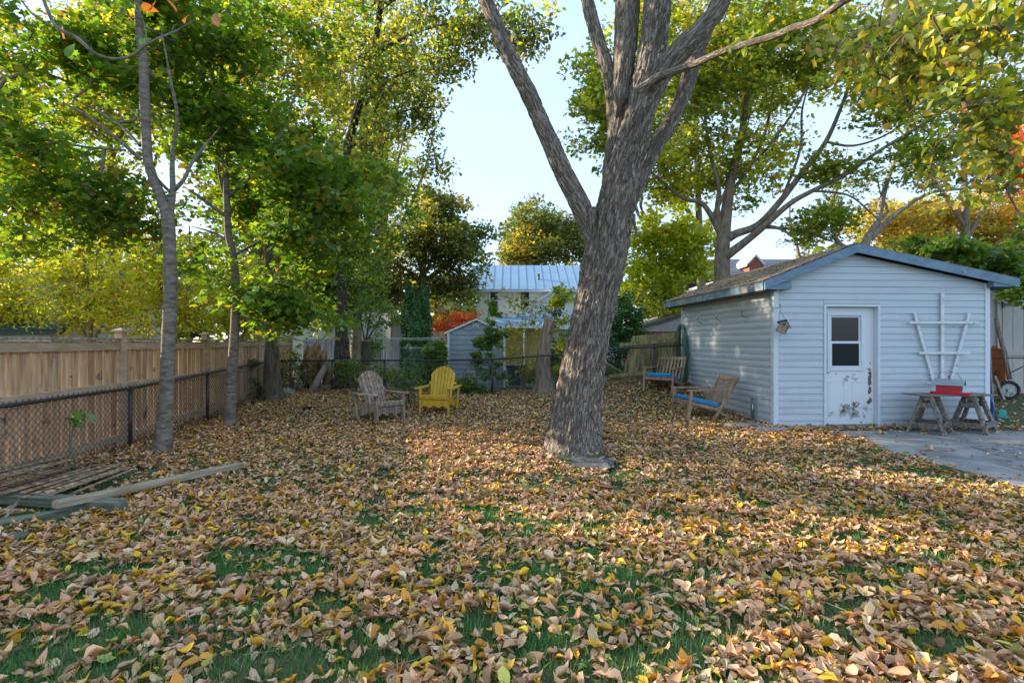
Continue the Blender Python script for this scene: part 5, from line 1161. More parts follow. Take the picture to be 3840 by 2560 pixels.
# far trees --------------------------------------------------------
d = 27
tree('olive_tree', 'broad olive green tree with golden lower leaves left of the white house', 'tree', P(1585, 1330, d), [
    limb([(1588, 1340, 40, d), (1586, 1180, 30, d), (1585, 1060, 30, d), (1588, 980, 20, d), (1600, 880, 14, d), (1610, 780, 8, d)]), limb([(1585, 1070, 20, d), (1540, 1020, 15, d), (1480, 985, 10, d), (1430, 960, 6, d)]),
    limb([(1587, 1060, 20, d), (1640, 1015, 15, d), (1700, 980, 10, d), (1760, 960, 5, d)]), limb([(1586, 1050, 14, d), (1560, 950, 10, d), (1520, 860, 6, d)]), limb([(1588, 1030, 14, d), (1660, 900, 10, d), (1700, 820, 5, d)])],
    [px_blob(1610, 850, d, 190, 120, 2.8, 2), px_blob(1730, 900, d, 105, 140, 2, 1.3), px_blob(1500, 930, d, 150, 110, 2, 1.2), px_blob(1690, 1060, d, 120, 70, 1.6, .9), px_blob(1480, 1090, d, 120, 70, 1.5, .7), px_blob(1660, 770, d, 90, 60, 1.5, .7)],
    460, 42, .75, .22, OLV, T_DIA, M['bark_mid'], M['leaf'], seed=51, rtip=.012, hole=.34, hfreq=.6, maxlen=6, turned_pal=(GLD, .8, .5), keep=.6)
d = 46
tree('round_tree', 'round crowned distant green tree above the blue metal roof', 'tree', P(2010, 1330, d), [limb([(2010, 1330, 22, d), (2008, 1050, 18, d), (2005, 920, 10, d), (2000, 820, 4, d)]), limb([(2008, 1020, 10, d), (1940, 930, 7, d), (1890, 880, 3, d)]), limb([(2008, 1000, 10, d), (2080, 920, 7, d), (2120, 880, 3, d)])],
    [px_blob(2010, 850, d, 115, 75, 4, 1.6), px_blob(1900, 930, d, 75, 70, 3, 1), px_blob(2110, 890, d, 90, 75, 3, 1.1), px_blob(2000, 950, d, 160, 70, 4, 1.4), px_blob(1860, 985, d, 60, 45, 2, .6), px_blob(2175, 940, d, 60, 60, 3, .7)],
    420, 40, 1.0, .32, OLV, T_DIA, M['bark_mid'], M['leaf'], seed=52, rtip=.02, hole=.3, hfreq=.4, maxlen=9, turned_pal=(GLD, .8, .4), keep=.4)
d = 19
for k, (u, top, wd, lab) in enumerate([(1534, 1056, 52, 'leftmost of the three dark pointed cedars'), (1588, 1050, 48, 'rightmost of the three dark pointed cedars'), (1560, 1105, 44, 'short middle cedar between two taller pointed cedars')]):
    rs = np.random.default_rng(60+k); dd = d+(.0, .3, -.3)[k]; base = P(u, 1415, dd); rt = thing('cedar', lab, 'cedar tree', base, 0, 'pointed cedars behind the back fence')
    h_ = P(u, top, dd).z-base.z; rr = wd*1.05*dd/FP*.56
    limb_mesh('trunk', [Vector((0, 0, 0)), Vector((0, 0, h_*.5)), Vector((0, 0, h_*.93))], [.07, .05, .01], M['bark_dark'], rt, 8)
    N = 6500; t = rs.random(N)**1.25; prof = rr*np.minimum(1, (1-t)*2.3)**.75*(.8+.35*vnoise(np.stack([t*9, t*0+k, t*0], -1))); a_ = rs.uniform(0, 2*np.pi, N); lump = .78+.44*vnoise(np.stack([np.cos(a_)*2+k, np.sin(a_)*2, t*12], -1)); q = prof*lump*(1-.4*rs.random(N)**2)
    pos = np.stack([np.cos(a_)*q, np.sin(a_)*q, t*h_+.03], -1); scatter('crown', pos, .13*rs.uniform(.6, 1.2, N), palette(N, DRK, rs), T_OV1, M['needle'], rs.uniform(.9, 2.0, N), rs, rt)
d = 24
tree('red_maple_shrub', 'bright red and orange shrub beside the cedars', 'shrub', P(1700, 1380, d), [limb([(1700, 1380, 10, d), (1690, 1280, 8, d), (1680, 1220, 4, d)]), limb([(1700, 1370, 8, d), (1730, 1260, 6, d), (1760, 1200, 3, d)])],
    [px_blob(1690, 1240, d, 75, 60, 1.2, 1), px_blob(1740, 1190, d, 60, 30, 1, .6), px_blob(1650, 1230, d, 35, 60, .8, .5), px_blob(1700, 1330, d, 60, 60, .8, .6)], 170, 40, .32, .11, RED, T_OV1, M['bark_mid'], M['leaf_gold'], seed=53, rtip=.006, maxlen=4, keep=.6)

# right: big maple behind the shed ------------------------------------
d = 15.2
IM = [(5, (0.12, 0.20, 0.022)), (4, (0.19, 0.27, 0.026)), (3, (0.32, 0.36, 0.03)), (1.4, (0.38, 0.36, 0.04)), (.6, (0.42, 0.26, 0.05))]
tree('spreading_maple', 'many limbed green maple rising directly behind the shed roof', 'tree', P(2712, 1335, d), [
    limb([(2712, 1340, 64, d), (2710, 1150, 58, d), (2708, 1000, 56, d), (2712, 893, 50, d), (2737, 701, 34, d), (2750, 638, 32, d), (2785, 478, 25, d), (2804, 319, 20, d), (2810, 128, 14, d), (2815, -150, 8, d)]),
    limb([(2716, 900, 36, d), (2760, 875, 30, d-.1), (2842, 842, 26, d-.3), (2931, 746, 23, d-.5), (3020, 630, 20, d-.7), (3097, 529, 17, d-.9), (3161, 382, 13, d-1), (3200, 255, 9, d-1), (3220, 60, 5, d-1)]),
    limb([(2722, 960, 36, d-.1), (2800, 900, 28, d-.3), (2855, 855, 26, d-.5), (2957, 765, 20, d-.8), (3046, 714, 17, d-1), (3174, 650, 15, d-1.3), (3301, 561, 13, d-1.6), (3493, 446, 10, d-2), (3684, 319, 6, d-2.4)]),
    limb([(2705, 880, 26, d), (2638, 765, 18, d), (2560, 740, 14, d+.1), (2450, 650, 9, d+.2), (2380, 560, 5, d+.2)]),
    limb([(2700, 860, 24, d), (2690, 780, 20, d-.1), (2695, 701, 16, d-.2), (2664, 574, 14, d-.2), (2645, 446, 11, d-.3), (2638, 319, 8, d-.3), (2620, 120, 4, d-.3)]),
    limb([(2730, 735, 18, d), (2800, 640, 13, d+.2), (2868, 500, 11, d+.4), (2900, 340, 8, d+.5), (2940, 160, 5, d+.6)]),
    limb([(2740, 680, 14, d), (2855, 580, 11, d-.3), (2960, 440, 10, d-.5), (3040, 300, 8, d-.6), (3110, 160, 5, d-.8)]),
    limb([(2860, 850, 13, d-.4), (2960, 856, 10, d-.6), (3046, 874, 8, d-.8), (3155, 918, 5, d-1)]),
    limb([(3097, 529, 11, d-.9), (3200, 545, 9, d-1.1), (3330, 500, 7, d-1.4), (3460, 400, 5, d-1.6)]),
    limb([(2931, 746, 12, d-.5), (3000, 560, 10, d-.4), (3010, 400, 8, d-.3), (3060, 240, 5, d-.2)]),
    limb([(3046, 714, 10, d-1), (3180, 730, 8, d-1.2), (3270, 800, 6, d-1.4), (3330, 860, 4, d-1.5)])],
    [px_blob(2290, 420, d+.2, 150, 300, 1.6, 1.7), px_blob(2230, 330, d+.2, 90, 240, 1.2, .6), px_blob(2700, 250, d, 300, 260, 2.4, 3.6), px_blob(3080, 200, d-.8, 280, 210, 1.8, 2.4), px_blob(2560, 600, d+.4, 200, 180, 1.8, 1.5), px_blob(2830, 600, d, 200, 150, 1.5, .9),
     px_blob(3380, 330, d-1.6, 220, 140, 1.3, 1.0), px_blob(3130, 640, d-1, 150, 70, 1, .3), px_blob(3080, 830, d-.8, 110, 60, .8, .28), px_blob(2500, 100, d+.3, 220, 200, 1.6, 1.4), px_blob(3480, 560, d-1.8, 150, 80, 1, .45), px_blob(2750, -200, d, 700, 220, 3, 1.6)],
    840, 34, .48, .135, IM, T_MAPLO, M['bark_mid'], seed=54, n=26, relief=.004, freq=9, step=.14, rtip=.0055, hole=.40, hfreq=.9, maxlen=3.2, turned_pal=(YEL, .6, .7), keep=.85)
d = 17.5
tree('yellow_green_tree', 'low yellow green tree glowing between the big trunk and the shed', 'tree', P(2500, 1340, d), [limb([(2500, 1345, 26, d), (2495, 1150, 20, d), (2480, 1000, 14, d), (2470, 880, 6, d)]), limb([(2496, 1150, 12, d), (2420, 1050, 8, d), (2370, 950, 4, d)]), limb([(2492, 1100, 12, d), (2570, 1000, 8, d), (2620, 920, 4, d)])],
    [px_blob(2480, 900, d, 170, 110, 1.0, 1.6), px_blob(2410, 1010, d, 110, 90, .9, 1), px_blob(2580, 1010, d, 120, 90, .9, 1.2), px_blob(2500, 1110, d, 170, 90, .9, 1.3), px_blob(2620, 880, d+.3, 110, 80, .8, .7)],
    300, 32, .45, .14, YEL[:2]+YEL[3:4], T_MAPLO, M['bark_mid'], M['leaf_gold'], seed=55, rtip=.007, hole=.3, hfreq=1, maxlen=4, keep=.6)
d = 14.3
tree('dark_evergreen', 'dark green cedar bush between the big trunk and the leaning fence', 'shrub', P(2320, 1400, d), [limb([(2320, 1405, 16, d), (2325, 1250, 12, d), (2330, 1120, 5, d)]), limb([(2322, 1330, 9, d), (2370, 1230, 6, d), (2400, 1170, 3, d)])],
    [px_blob(2330, 1170, d, 75, 90, .6, 1.5), px_blob(2300, 1280, d, 85, 90, .7, 1.5), px_blob(2370, 1240, d, 55, 80, .5, .8), px_blob(2300, 1370, d, 70, 50, .5, .6)], 230, 56, .22, .075, DRK, T_OV1, M['bark_dark'], M['needle'], seed=56, rtip=.004, hole=.2, hfreq=3)
d = 20
tree('bare_limbed_tree', 'thin leaved tree with crooked pale limbs against the sky behind the shed', 'tree', P(3244, 1320, d), [
    limb([(3244, 1325, 40, d), (3242, 1050, 36, d), (3244, 912, 30, d), (3289, 829, 24, d), (3320, 701, 18, d), (3365, 574, 13, d), (3420, 470, 8, d), (3450, 330, 4, d)]),
    limb([(3263, 893, 24, d), (3365, 797, 17, d-.3), (3493, 720, 12, d-.6), (3652, 700, 8, d-.9), (3780, 640, 5, d-1)]),
    limb([(3240, 960, 22, d), (3150, 915, 18, d+.2), (3129, 886, 17, d+.3), (3116, 765, 13, d+.3), (3155, 670, 10, d+.3), (3180, 540, 6, d+.3)]),
    limb([(3236, 1010, 20, d), (3080, 990, 16, d+.4), (2995, 957, 15, d+.5), (2983, 893, 12, d+.5), (2906, 848, 9, d+.6), (2840, 835, 5, d+.7)]),
    limb([(2983, 893, 9, d+.5), (2960, 800, 7, d+.5), (2975, 720, 4, d+.5)]),
    limb([(3289, 829, 12, d), (3330, 790, 9, d), (3300, 720, 6, d), (3290, 650, 4, d)])],
    [px_blob(3130, 770, d+.3, 130, 130, 1, 1), px_blob(3010, 880, d+.5, 120, 60, .8, .7), px_blob(3480, 640, d-.6, 200, 90, 1, 1.2), px_blob(3300, 640, d, 120, 80, 1, .35), px_blob(3700, 620, d-.8, 150, 120, 1, 1.1)],
    190, 20, .42, .12, OLV, T_MAPLO, M['greywood'], seed=57, n=14, rtip=.007, step=.25, hole=.35, maxlen=3.5, keep=1.0, wob=.12)
d = 27
for k, (u, lab, bl) in enumerate([(3400, 'golden autumn tree behind the shed ridge', [(3330, 830, 120, 75, 1), (3450, 820, 120, 90, 1.3), (3400, 900, 170, 60, 1.2)]), (3690, 'larger golden autumn tree reaching the right edge', [(3640, 830, 130, 110, 1.3), (3780, 790, 130, 140, 1.5), (3720, 920, 200, 70, 1.3)])]):
    tree('golden_tree', lab, 'tree', P(u, 1330, d), [limb([(u, 1335, 26, d), (u, 1050, 20, d), (u+10, 900, 12, d), (u, 780, 5, d)]), limb([(u, 1010, 12, d), (u-70, 900, 8, d), (u-110, 830, 3, d)]), limb([(u, 990, 12, d), (u+80, 890, 8, d), (u+120, 800, 3, d)])],
        [px_blob(a_, b_, d, c_, e_, 2.2, w_) for a_, b_, c_, e_, w_ in bl], 260, 42, .6, .21, GLD, T_DIA, M['bark_mid'], M['leaf_gold'], seed=58+k, rtip=.01, hole=.32, hfreq=.7, maxlen=5, keep=.6, group='golden trees behind the sheds')
d = 19
tree('orange_tree', 'orange leaved tree at the right edge behind the hanging leaves', 'tree', P(3900, 1320, d), [limb([(3900, 1325, 34, d), (3890, 1000, 26, d), (3860, 750, 14, d), (3840, 560, 6, d)]), limb([(3870, 900, 12, d), (3780, 720, 8, d), (3730, 600, 4, d)])],
    [px_blob(3800, 640, d, 100, 100, 1.2, 1.5), px_blob(3900, 520, d, 120, 130, 1.3, 1), px_blob(3780, 500, d, 50, 60, .8, .3), px_blob(3950, 700, d, 120, 120, 1.2, 1)], 200, 40, .45, .14, ORG, T_OV1, M['bark_mid'], M['leaf_gold'], seed=61, rtip=.008, hole=.3, maxlen=4, keep=.6)
d = 11.0
tree('dark_green_maple', 'dark green maple with low branches hanging over the tan shed', 'tree', P(4080, 1500, d+2.4), [limb([(4080, 1500, 40, d+2.4), (4070, 1200, 30, d+2.2), (4020, 1000, 22, d+1.6), (3950, 880, 16, d+1), (3900, 700, 8, d+.6)]), limb([(3990, 940, 14, d+1.2), (3800, 930, 11, d+.6), (3650, 940, 8, d+.3), (3480, 960, 5, d+.2)]), limb([(4000, 990, 14, d+1.4), (3880, 1000, 9, d+.3), (3780, 1060, 6, d-.1), (3700, 1085, 3, d-.2)])],
    [px_blob(3560, 935, d+.4, 200, 48, .7, 1.4), px_blob(3740, 1000, d+.2, 130, 50, .6, 1.0), px_blob(3830, 1080, d-.4, 60, 50, .35, .5), px_blob(3950, 900, d+.8, 140, 120, 1, 1)], 150, 26, .26, .125, GRN, T_MAP, M['bark_mid'], seed=62, rtip=.004, hole=.25, maxlen=2.5)

d = 25
for k, (u, bl, lab) in enumerate([(2620, [(2500, 300, 260, 260, 1.2), (2760, 420, 230, 260, 1.2), (2640, 120, 280, 200, 1.1), (2560, 660, 200, 150, .9), (2850, 200, 200, 200, .9)], 'tall autumn tree standing behind the spreading maple'), (3620, [(3300, 250, 230, 180, 1.0), (3560, 330, 220, 200, 1.0), (3450, 120, 260, 170, 1.0), (3760, 420, 160, 200, .8), (3130, 130, 170, 150, .6)], 'tall autumn tree standing behind the crooked pale limbs')]):
    b_ = P(u, 1400, d); b_.z = 0.1
    tree('tall_tree', lab, 'tree', b_, [limb([(u, 1278+1.4/d*FP, 44, d), (u+10, 1100, 34, d), (u, 800, 24, d), (u-10, 400, 14, d), (u, 100, 8, d)]), limb([(u+4, 900, 18, d), (u+130, 650, 12, d), (u+200, 400, 6, d)]), limb([(u, 850, 18, d), (u-140, 620, 12, d), (u-220, 350, 6, d)])],
        [px_blob(a_, b__, d, c_, e_, 1.8, w_) for a_, b__, c_, e_, w_ in bl], 470, 34, .7, .215, GRY, T_DIA, M['bark_mid'], M['leaf_gold'], seed=180+k, rtip=.009, hole=.38, hfreq=.6, maxlen=5, keep=.4, group='tall trees behind the sheds')

# left: yellow hedge trees beyond the wooden fence and taller trees behind ---------------
hed = [(-60, 12.0, 1090, 230, 170, 'yellow green box elder beyond the wooden fence at the left edge'), (330, 11.5, 1120, 220, 150, 'golden leaved box elder beyond the wooden fence beside the green roof'), (640, 12.6, 1090, 190, 170, 'yellow box elder behind the nearest slender maple'),
       (880, 14.6, 1120, 150, 150, 'yellow box elder beyond the far end of the wooden fence')]
for k, (u, d, v, ru, rv, lab) in enumerate(hed):
    b_ = P(u, 1450, d); b_.z = 0.0
    tree('box_elder', lab, 'tree', b_, [limb([(u, 1278+1.5/d*FP, 26, d), (u+8, 1300, 20, d), (u, 1120, 14, d), (u-20, 900, 6, d)]), limb([(u+6, 1300, 14, d), (u+90, 1150, 9, d), (u+140, 1050, 4, d)]), limb([(u+4, 1280, 14, d), (u-80, 1140, 9, d), (u-130, 1060, 4, d)])],
        [px_blob(u, v, d, ru, rv, .8, 2), px_blob(u-60, v-140, d, ru*.8, rv*.7, .7, 1), px_blob(u+70, v+60, d, ru*.7, rv*.6, .6, .8)], 300, 26, .36, .11, YEL if k != 1 else YEL[:3]+[(1.2, (0.60, 0.40, 0.05))], T_OV1, M['bark_mid'], M['leaf_gold'], seed=70+k, rtip=.005, hole=.36, hfreq=1.3, tilt=(.5, 1.5), maxlen=3.5, keep=.6, group='box elders beyond the wooden fence')
for k, (u, d, bl, pal, lab) in enumerate([
        (-300, 17, [(-150, 300, 330, 330, 1.3), (-350, 700, 330, 300, 1), (50, 650, 200, 250, .9)], GRY, 'tall yellow green tree at the upper left behind the garage'),
        (420, 20, [(380, 420, 280, 330, 1.4), (300, 800, 230, 200, 1), (560, 150, 280, 250, 1)], GRY, 'tall yellow green tree behind the slender maples'),
        (960, 19, [(900, 420, 260, 360, 1.4), (1000, 850, 220, 220, 1.1), (1120, 150, 260, 260, 1.1), (1220, 560, 200, 260, 1)], GRY, 'tall yellow green tree behind the mossy trunk'),
        (1440, 31, [(1380, 380, 200, 260, 1.3), (1240, 200, 220, 260, 1.1), (1470, 120, 170, 200, 1.0), (1420, 640, 160, 150, .9), (1560, 330, 110, 130, .5)], GRY, 'tall yellow green tree rising behind the olive tree'),
        (1330, 22, [(1300, 900, 200, 200, 1.2), (1250, 1100, 190, 110, 1), (1400, 720, 140, 160, .8)], MID, 'green tree behind the tall furrowed trunk')]):
    b_ = P(u, 1400, d); b_.z = 0.1
    tree('tall_tree', lab, 'tree', b_, [limb([(u, 1278+1.4/d*FP, 46, d), (u+10, 1100, 34, d), (u, 800, 26, d), (u-10, 400, 16, d), (u, 100, 8, d)]), limb([(u+4, 950, 20, d), (u+130, 700, 13, d), (u+200, 450, 6, d)]), limb([(u, 850, 20, d), (u-140, 620, 13, d), (u-200, 400, 6, d)]), limb([(u, 600, 14, d), (u+90, 350, 9, d), (u+130, 150, 4, d)])],
        [px_blob(a_, b__, d, c_, e_, 2.2, w_) for a_, b__, c_, e_, w_ in bl], 600, 34, .62, .20, pal, T_DIA, M['bark_mid'], M['leaf_gold'], seed=80+k, rtip=.009, hole=.38, hfreq=.7, maxlen=5, keep=.4, group='tall trees behind the left fence' if u < 1400 or u > 1500 else 'tall trees behind the back fence')

# the treed skyline beyond the neighbouring gardens
rs = np.random.default_rng(300); N = 900; a_ = rs.uniform(-1.15, 1.15, N); dd_ = rs.uniform(52, 66, N); hh = 6.0+5.0*fbm(np.stack([a_*9, a_*0, a_*0], -1), 3)
cen = np.stack([np.sin(a_)*dd_, np.cos(a_)*dd_, rs.random(N)**.8*hh], -1)
trl = thing('distant_treeline', 'soft line of distant autumn trees beyond the houses', 'treeline', (0, 55, 0)); trl['kind'] = 'stuff'
foliage('crown', cen-np.array([0, 55, 0]), 22, 2.1, 1.1, OLV+GLD[:1]+GRY[:1], T_DIA, M['leaf'], trl, rs, (.3, 1.4), .4)
for k, (x, y) in enumerate([(-9.6, 5.6), (-10.2, 1.8), (-9.8, -2.2)]):  # unseen box elders added left of the frame to block the low sun
    b_ = Vector((x, y, 0)); lm_ = lambda *p: ([b_+Vector(q[:3]) for q in p], [q[3] for q in p])
    tree('box_elder', ['added unseen box elder that blocks the sun, nearest the garage', 'middle one of the added unseen box elders that block the sun', 'added unseen box elder that blocks the sun, farthest from the garage'][k], 'tree', b_,
        [lm_((0, 0, -.05, .17), (.1, .1, 2.0, .13), (0, .2, 4.2, .09), (0, 0, 6.5, .03)), lm_((.1, .1, 2.0, .08), (1.0, .8, 3.6, .05), (1.6, 1.2, 5, .02)), lm_((.1, .1, 2.2, .08), (-.8, -1.0, 3.8, .05), (-1.0, -1.6, 5, .02))],
        [(b_+Vector((0, 0, 4.6)), (1.5, 2.3, 2.2), 2), (b_+Vector((0, .5, 2.6)), (1.1, 2.0, .9), 1)], 260, 26, .45, .15, YEL[:2]+GRY[:2], T_OV1, M['bark_mid'], M['leaf_gold'], seed=170+k, rtip=.005, hole=.40, hfreq=1.0, tilt=(.5, 1.5), maxlen=3.5, keep=.5, group='box elders beyond the wooden fence')
# undergrowth: shrubs, saplings, climbing stems along the back fence ---------------
def shrub(label, u, v, d, bl, ncl, per, crad, ls, pal, temps, seed, stems=4, name='shrub', cat='shrub', mat='bark_mid', hole=.3, lm=None, tilt=(.2, 1.3)):
    b_ = P(u, v, d); b_.z = float(gz(b_.x, b_.y)); rq = np.random.default_rng(seed); lb = []
    for k in range(stems):
        q = bl[k % len(bl)]; t = P(q[0]+rq.normal(0, q[2]*.3), q[1]-q[3]*.3, d); m_ = b_.lerp(t, .5)+Vector((rq.normal(0, .06), rq.normal(0, .06), .05))
        lb.append(([b_+Vector((rq.normal(0, .04), rq.normal(0, .04), -.02)), m_, t], [.012, .008, .004]))
    return tree(name, label, cat, b_, lb, [px_blob(a_, b2, d, c_, e_, max(.15, c_*d/FP*.8), w_) for a_, b2, c_, e_, w_ in bl], ncl, per, crad, ls, pal, temps, M[mat], lm, seed=seed, n=7, rtip=.0028, hole=hole, hfreq=2.2, maxlen=1.6, tilt=tilt)
shrub('tall thin maple sapling with green leaves in front of the resin shed', 1858, 1478, 12.75, [(1840, 1170, 34, 50, 1.2), (1850, 1260, 40, 60, 1.3), (1800, 1290, 26, 40, .6), (1855, 1380, 45, 50, 1), (1790, 1340, 20, 30, .3)], 62, 16, .14, .11, MID[:2]+GRN[:2], T_MAP, 101, 4, 'maple_sapling', 'sapling')
shrub('loose yellow and green sapling with drooping leaves left of the hollow trunk', 1960, 1470, 13.3, [(1945, 1130, 70, 60, 1), (1950, 1230, 80, 60, 1.2), (1930, 1320, 70, 60, 1), (2000, 1180, 45, 60, .6), (1985, 1380, 50, 50, .6)], 80, 10, .17, .10, GRY, T_OV3, 102, 6, 'yellow_sapling', 'sapling', lm=M['leaf_gold'])
shrub('low yellow bush behind the fence beside the green bin', 1960, 1450, 14.5, [(1965, 1400, 55, 40, 1)], 50, 40, .17, .06, YEL, T_OV1, 103)
shrub('yellow leaved shrub hanging beside the leaning trunk', 2105, 1430, 13.6, [(2105, 1120, 45, 60, 1), (2095, 1200, 35, 60, .8), (2110, 1300, 25, 60, .5), (2100, 1390, 40, 40, .5)], 80, 22, .17, .11, YEL[:2]+GRY[:2], T_OV3, 104, 4, lm=M['leaf_gold'])
shrub('dark green bush behind the hollow trunk', 2095, 1440, 14.2, [(2090, 1330, 60, 90, 1), (2020, 1400, 40, 50, .6), (2080, 1170, 40, 60, .5)], 110, 40, .2, .08, DRK+GRN[:1], T_OV1, 105)
shrub('low bush with reddish stems between the shaggy trunk and the grey chair', 1330, 1465, 12.6, [(1330, 1400, 70, 50, 1.2), (1390, 1430, 50, 40, .8), (1290, 1380, 40, 30, .4)], 110, 26, .15, .07, OLV+GRN[:1], T_OV1, 106, 7)
shrub('leafy green bush under the cedars behind the back fence', 1490, 1450, 13.8, [(1500, 1420, 80, 40, 1.2), (1440, 1400, 50, 35, .5), (1560, 1430, 60, 35, .8)], 105, 24, .2, .085, MID+YEL[:1], T_OV1, 107, 6)
shrub('dark green bramble behind the yellow chair', 1720, 1480, 12.7, [(1730, 1450, 60, 40, 1.2), (1790, 1470, 60, 35, 1), (1670, 1440, 40, 40, .6), (1760, 1390, 40, 40, .5)], 150, 24, .16, .075, GRN+DRK[:1], T_OV1, 108, 8)
shrub('green bush of drooping leaves between the cedars and the resin shed', 1640, 1440, 14.0, [(1640, 1320, 45, 40, 1), (1620, 1390, 50, 50, 1)], 70, 26, .18, .09, MID, T_MAP, 109, 4)
shrub('thin bare stemmed shrub right of the mossy trunk', 1100, 1485, 13.4, [(1100, 1330, 50, 90, 1), (1130, 1400, 40, 60, .8), (1060, 1400, 30, 60, .6)], 80, 14, .16, .085, GRY+MID[:1], T_OV1, 110, 9)
shrub('climbing plant with pale leaves at the fence corner', 958, 1520, 11.6, [(945, 1380, 16, 40, 1), (965, 1450, 18, 60, 1.2)], 34, 12, .09, .075, GRY[:2]+MID[:1], T_OV3, 111, 2, 'climbing_plant', 'plant')
shrub('green undergrowth behind the trunk beside the leaning fence', 2290, 1430, 13.5, [(2290, 1400, 60, 40, 1)], 50, 26, .18, .08, GRN, T_OV1, 112, 4)
shrub('scrambling green growth over the pickets beside the cut trunk', 1430, 1330, 16, [(1400, 1290, 40, 50, 1), (1380, 1330, 30, 50, .7)], 50, 22, .2, .09, MID, T_OV1, 113, 5)
shrub('maple seedling poking through the chain link at the left', 270, 1700, 5.75, [(290, 1570, 34, 46, 1), (262, 1560, 14, 20, .4)], 9, 1, .03, .11, MID[:2], T_MAP, 114, 2, 'maple_seedling', 'plant', hole=0, tilt=(1.2, 1.6))
# spruce sapling
b_ = G(1532, 1520); rs = np.random.default_rng(90); sp = thing('spruce_sapling', 'small drooping spruce sapling between the two garden chairs', 'sapling', b_); h_ = 1.05
limb_mesh('trunk', [Vector((0, 0, -.02)), Vector((.01, 0, .5)), Vector((-.01, 0, h_))], [.018, .012, .004], M['bark_dark'], sp, 7)
mb = MB(); pos = []
for k in range(46):
    t = (k+1)/47; z_ = .08+t*(h_-.12); a_ = k*2.4; L = .50*(1-t)**.8+.07; e = Vector((math.cos(a_)*L, math.sin(a_)*L, z_-.10*L+.02)); s0 = Vector((0, 0, z_)); mb.tube([s0, s0.lerp(e, .5)+Vector((0, 0, .02)), e], [.005, .004, .002], 4)
    for q in range(44): r_ = rs.random()**.7; p = s0.lerp(e, r_)+Vector((rs.normal(0, .022), rs.normal(0, .022), rs.normal(0, .012))); pos.append(tuple(p))
mb.build('branches', M['bark_dark'], sp); pos = np.array(pos); scatter('needles', pos, .062*rs.uniform(.6, 1.2, len(pos)), palette(len(pos), [(3, (.08, .19, .08)), (2, (.13, .25, .10)), (1, (.19, .28, .11))], rs), [(np.array([(-.10, -.5, 0), (.10, -.5, 0), (0, .5, .0), (0, -.2, .2)]), np.array([(0, 1, 2), (0, 3, 2)]))], M['needle'], rs.uniform(0, 1.2, len(pos)), rs, sp)
# fallen twigs and dead canes against the fence
bk = MB(); rs = np.random.default_rng(77); br = thing('brush_pile', 'tangle of dead canes against the back fence', 'brush', G(1770, 1480)); bo = Vector(br.location)
for k in range(46):
    u = rs.choice([1720, 1800, 1120, 1210, 1420, 2300])+rs.normal(0, 45); a_ = P(u, 1478-rs.uniform(0, 10), 12.6+rs.uniform(-.2, .4)); e = a_+Vector((rs.normal(0, .5), rs.normal(0, .15), rs.uniform(.15, .75))); mb = MB()
    mb.tube([a_-bo, a_.lerp(e, .5)+Vector((rs.normal(0, .04), 0, rs.normal(0, .05)))-bo, e-bo], [.009, .007, .003], 5); mb.build('cane', M['greywood'] if k % 2 else M['bark_mid'], br)

# near twig hanging into the top left corner
tw = thing('overhanging_branch', 'bare grey branch with a few leaves hanging into the top left corner', 'branch', P(150, -40, 2.3)); to_ = Vector(tw.location)
for k, pts in enumerate([[(150, -40, 14, 2.3), (200, 85, 13, 2.3), (245, 120, 13, 2.3), (290, 140, 12, 2.3), (350, 195, 11, 2.3), (400, 215, 10, 2.3), (450, 220, 10, 2.3), (500, 205, 10, 2.3), (550, 165, 9, 2.3), (610, 135, 8, 2.35), (660, 115, 7, 2.4), (730, 75, 5, 2.4)], [(60, -30, 7, 2.3), (120, 50, 7, 2.3), (190, 95, 7, 2.3)],
                         [(552, 160, 6, 2.3), (545, 110, 5, 2.3), (530, 60, 4, 2.3), (490, 10, 3, 2.3)], [(350, 195, 4, 2.3), (340, 170, 3, 2.3)], [(470, 218, 4, 2.3), (440, 190, 3, 2.3)], [(640, 122, 4, 2.35), (655, 90, 3, 2.35)], [(500, 205, 4, 2.3), (560, 190, 3, 2.3), (590, 175, 2, 2.3)]]):
    a_, b_ = limb(pts); limb_mesh('branch' if k == 0 else 'twig', [p-to_ for p in a_], b_, M['bark_maple'], tw, 10, .02, .0006, 60, .12, k)
rs = np.random.default_rng(5); lfp = [(262, 185), (232, 120), (455, 190), (545, 150), (560, 30), (575, 20), (640, 15), (660, 5), (700, 62), (810, 68)]; cp = np.array([tuple(P(u, v, 2.35)-to_) for u, v in lfp])
cl = np.array([(.09, .2, .05), (.3, .17, .1), (.06, .16, .08), (.12, .25, .04), (.34, .12, .05), (.38, .14, .06), (.36, .14, .05), (.25, .08, .04), (.3, .13, .07), (.34, .15, .08)])
scatter('leaves', cp, np.full(len(cp), .075), cl, T_OV3, M['leaf'], rs.uniform(.9, 1.5, len(cp)), rs, tw)
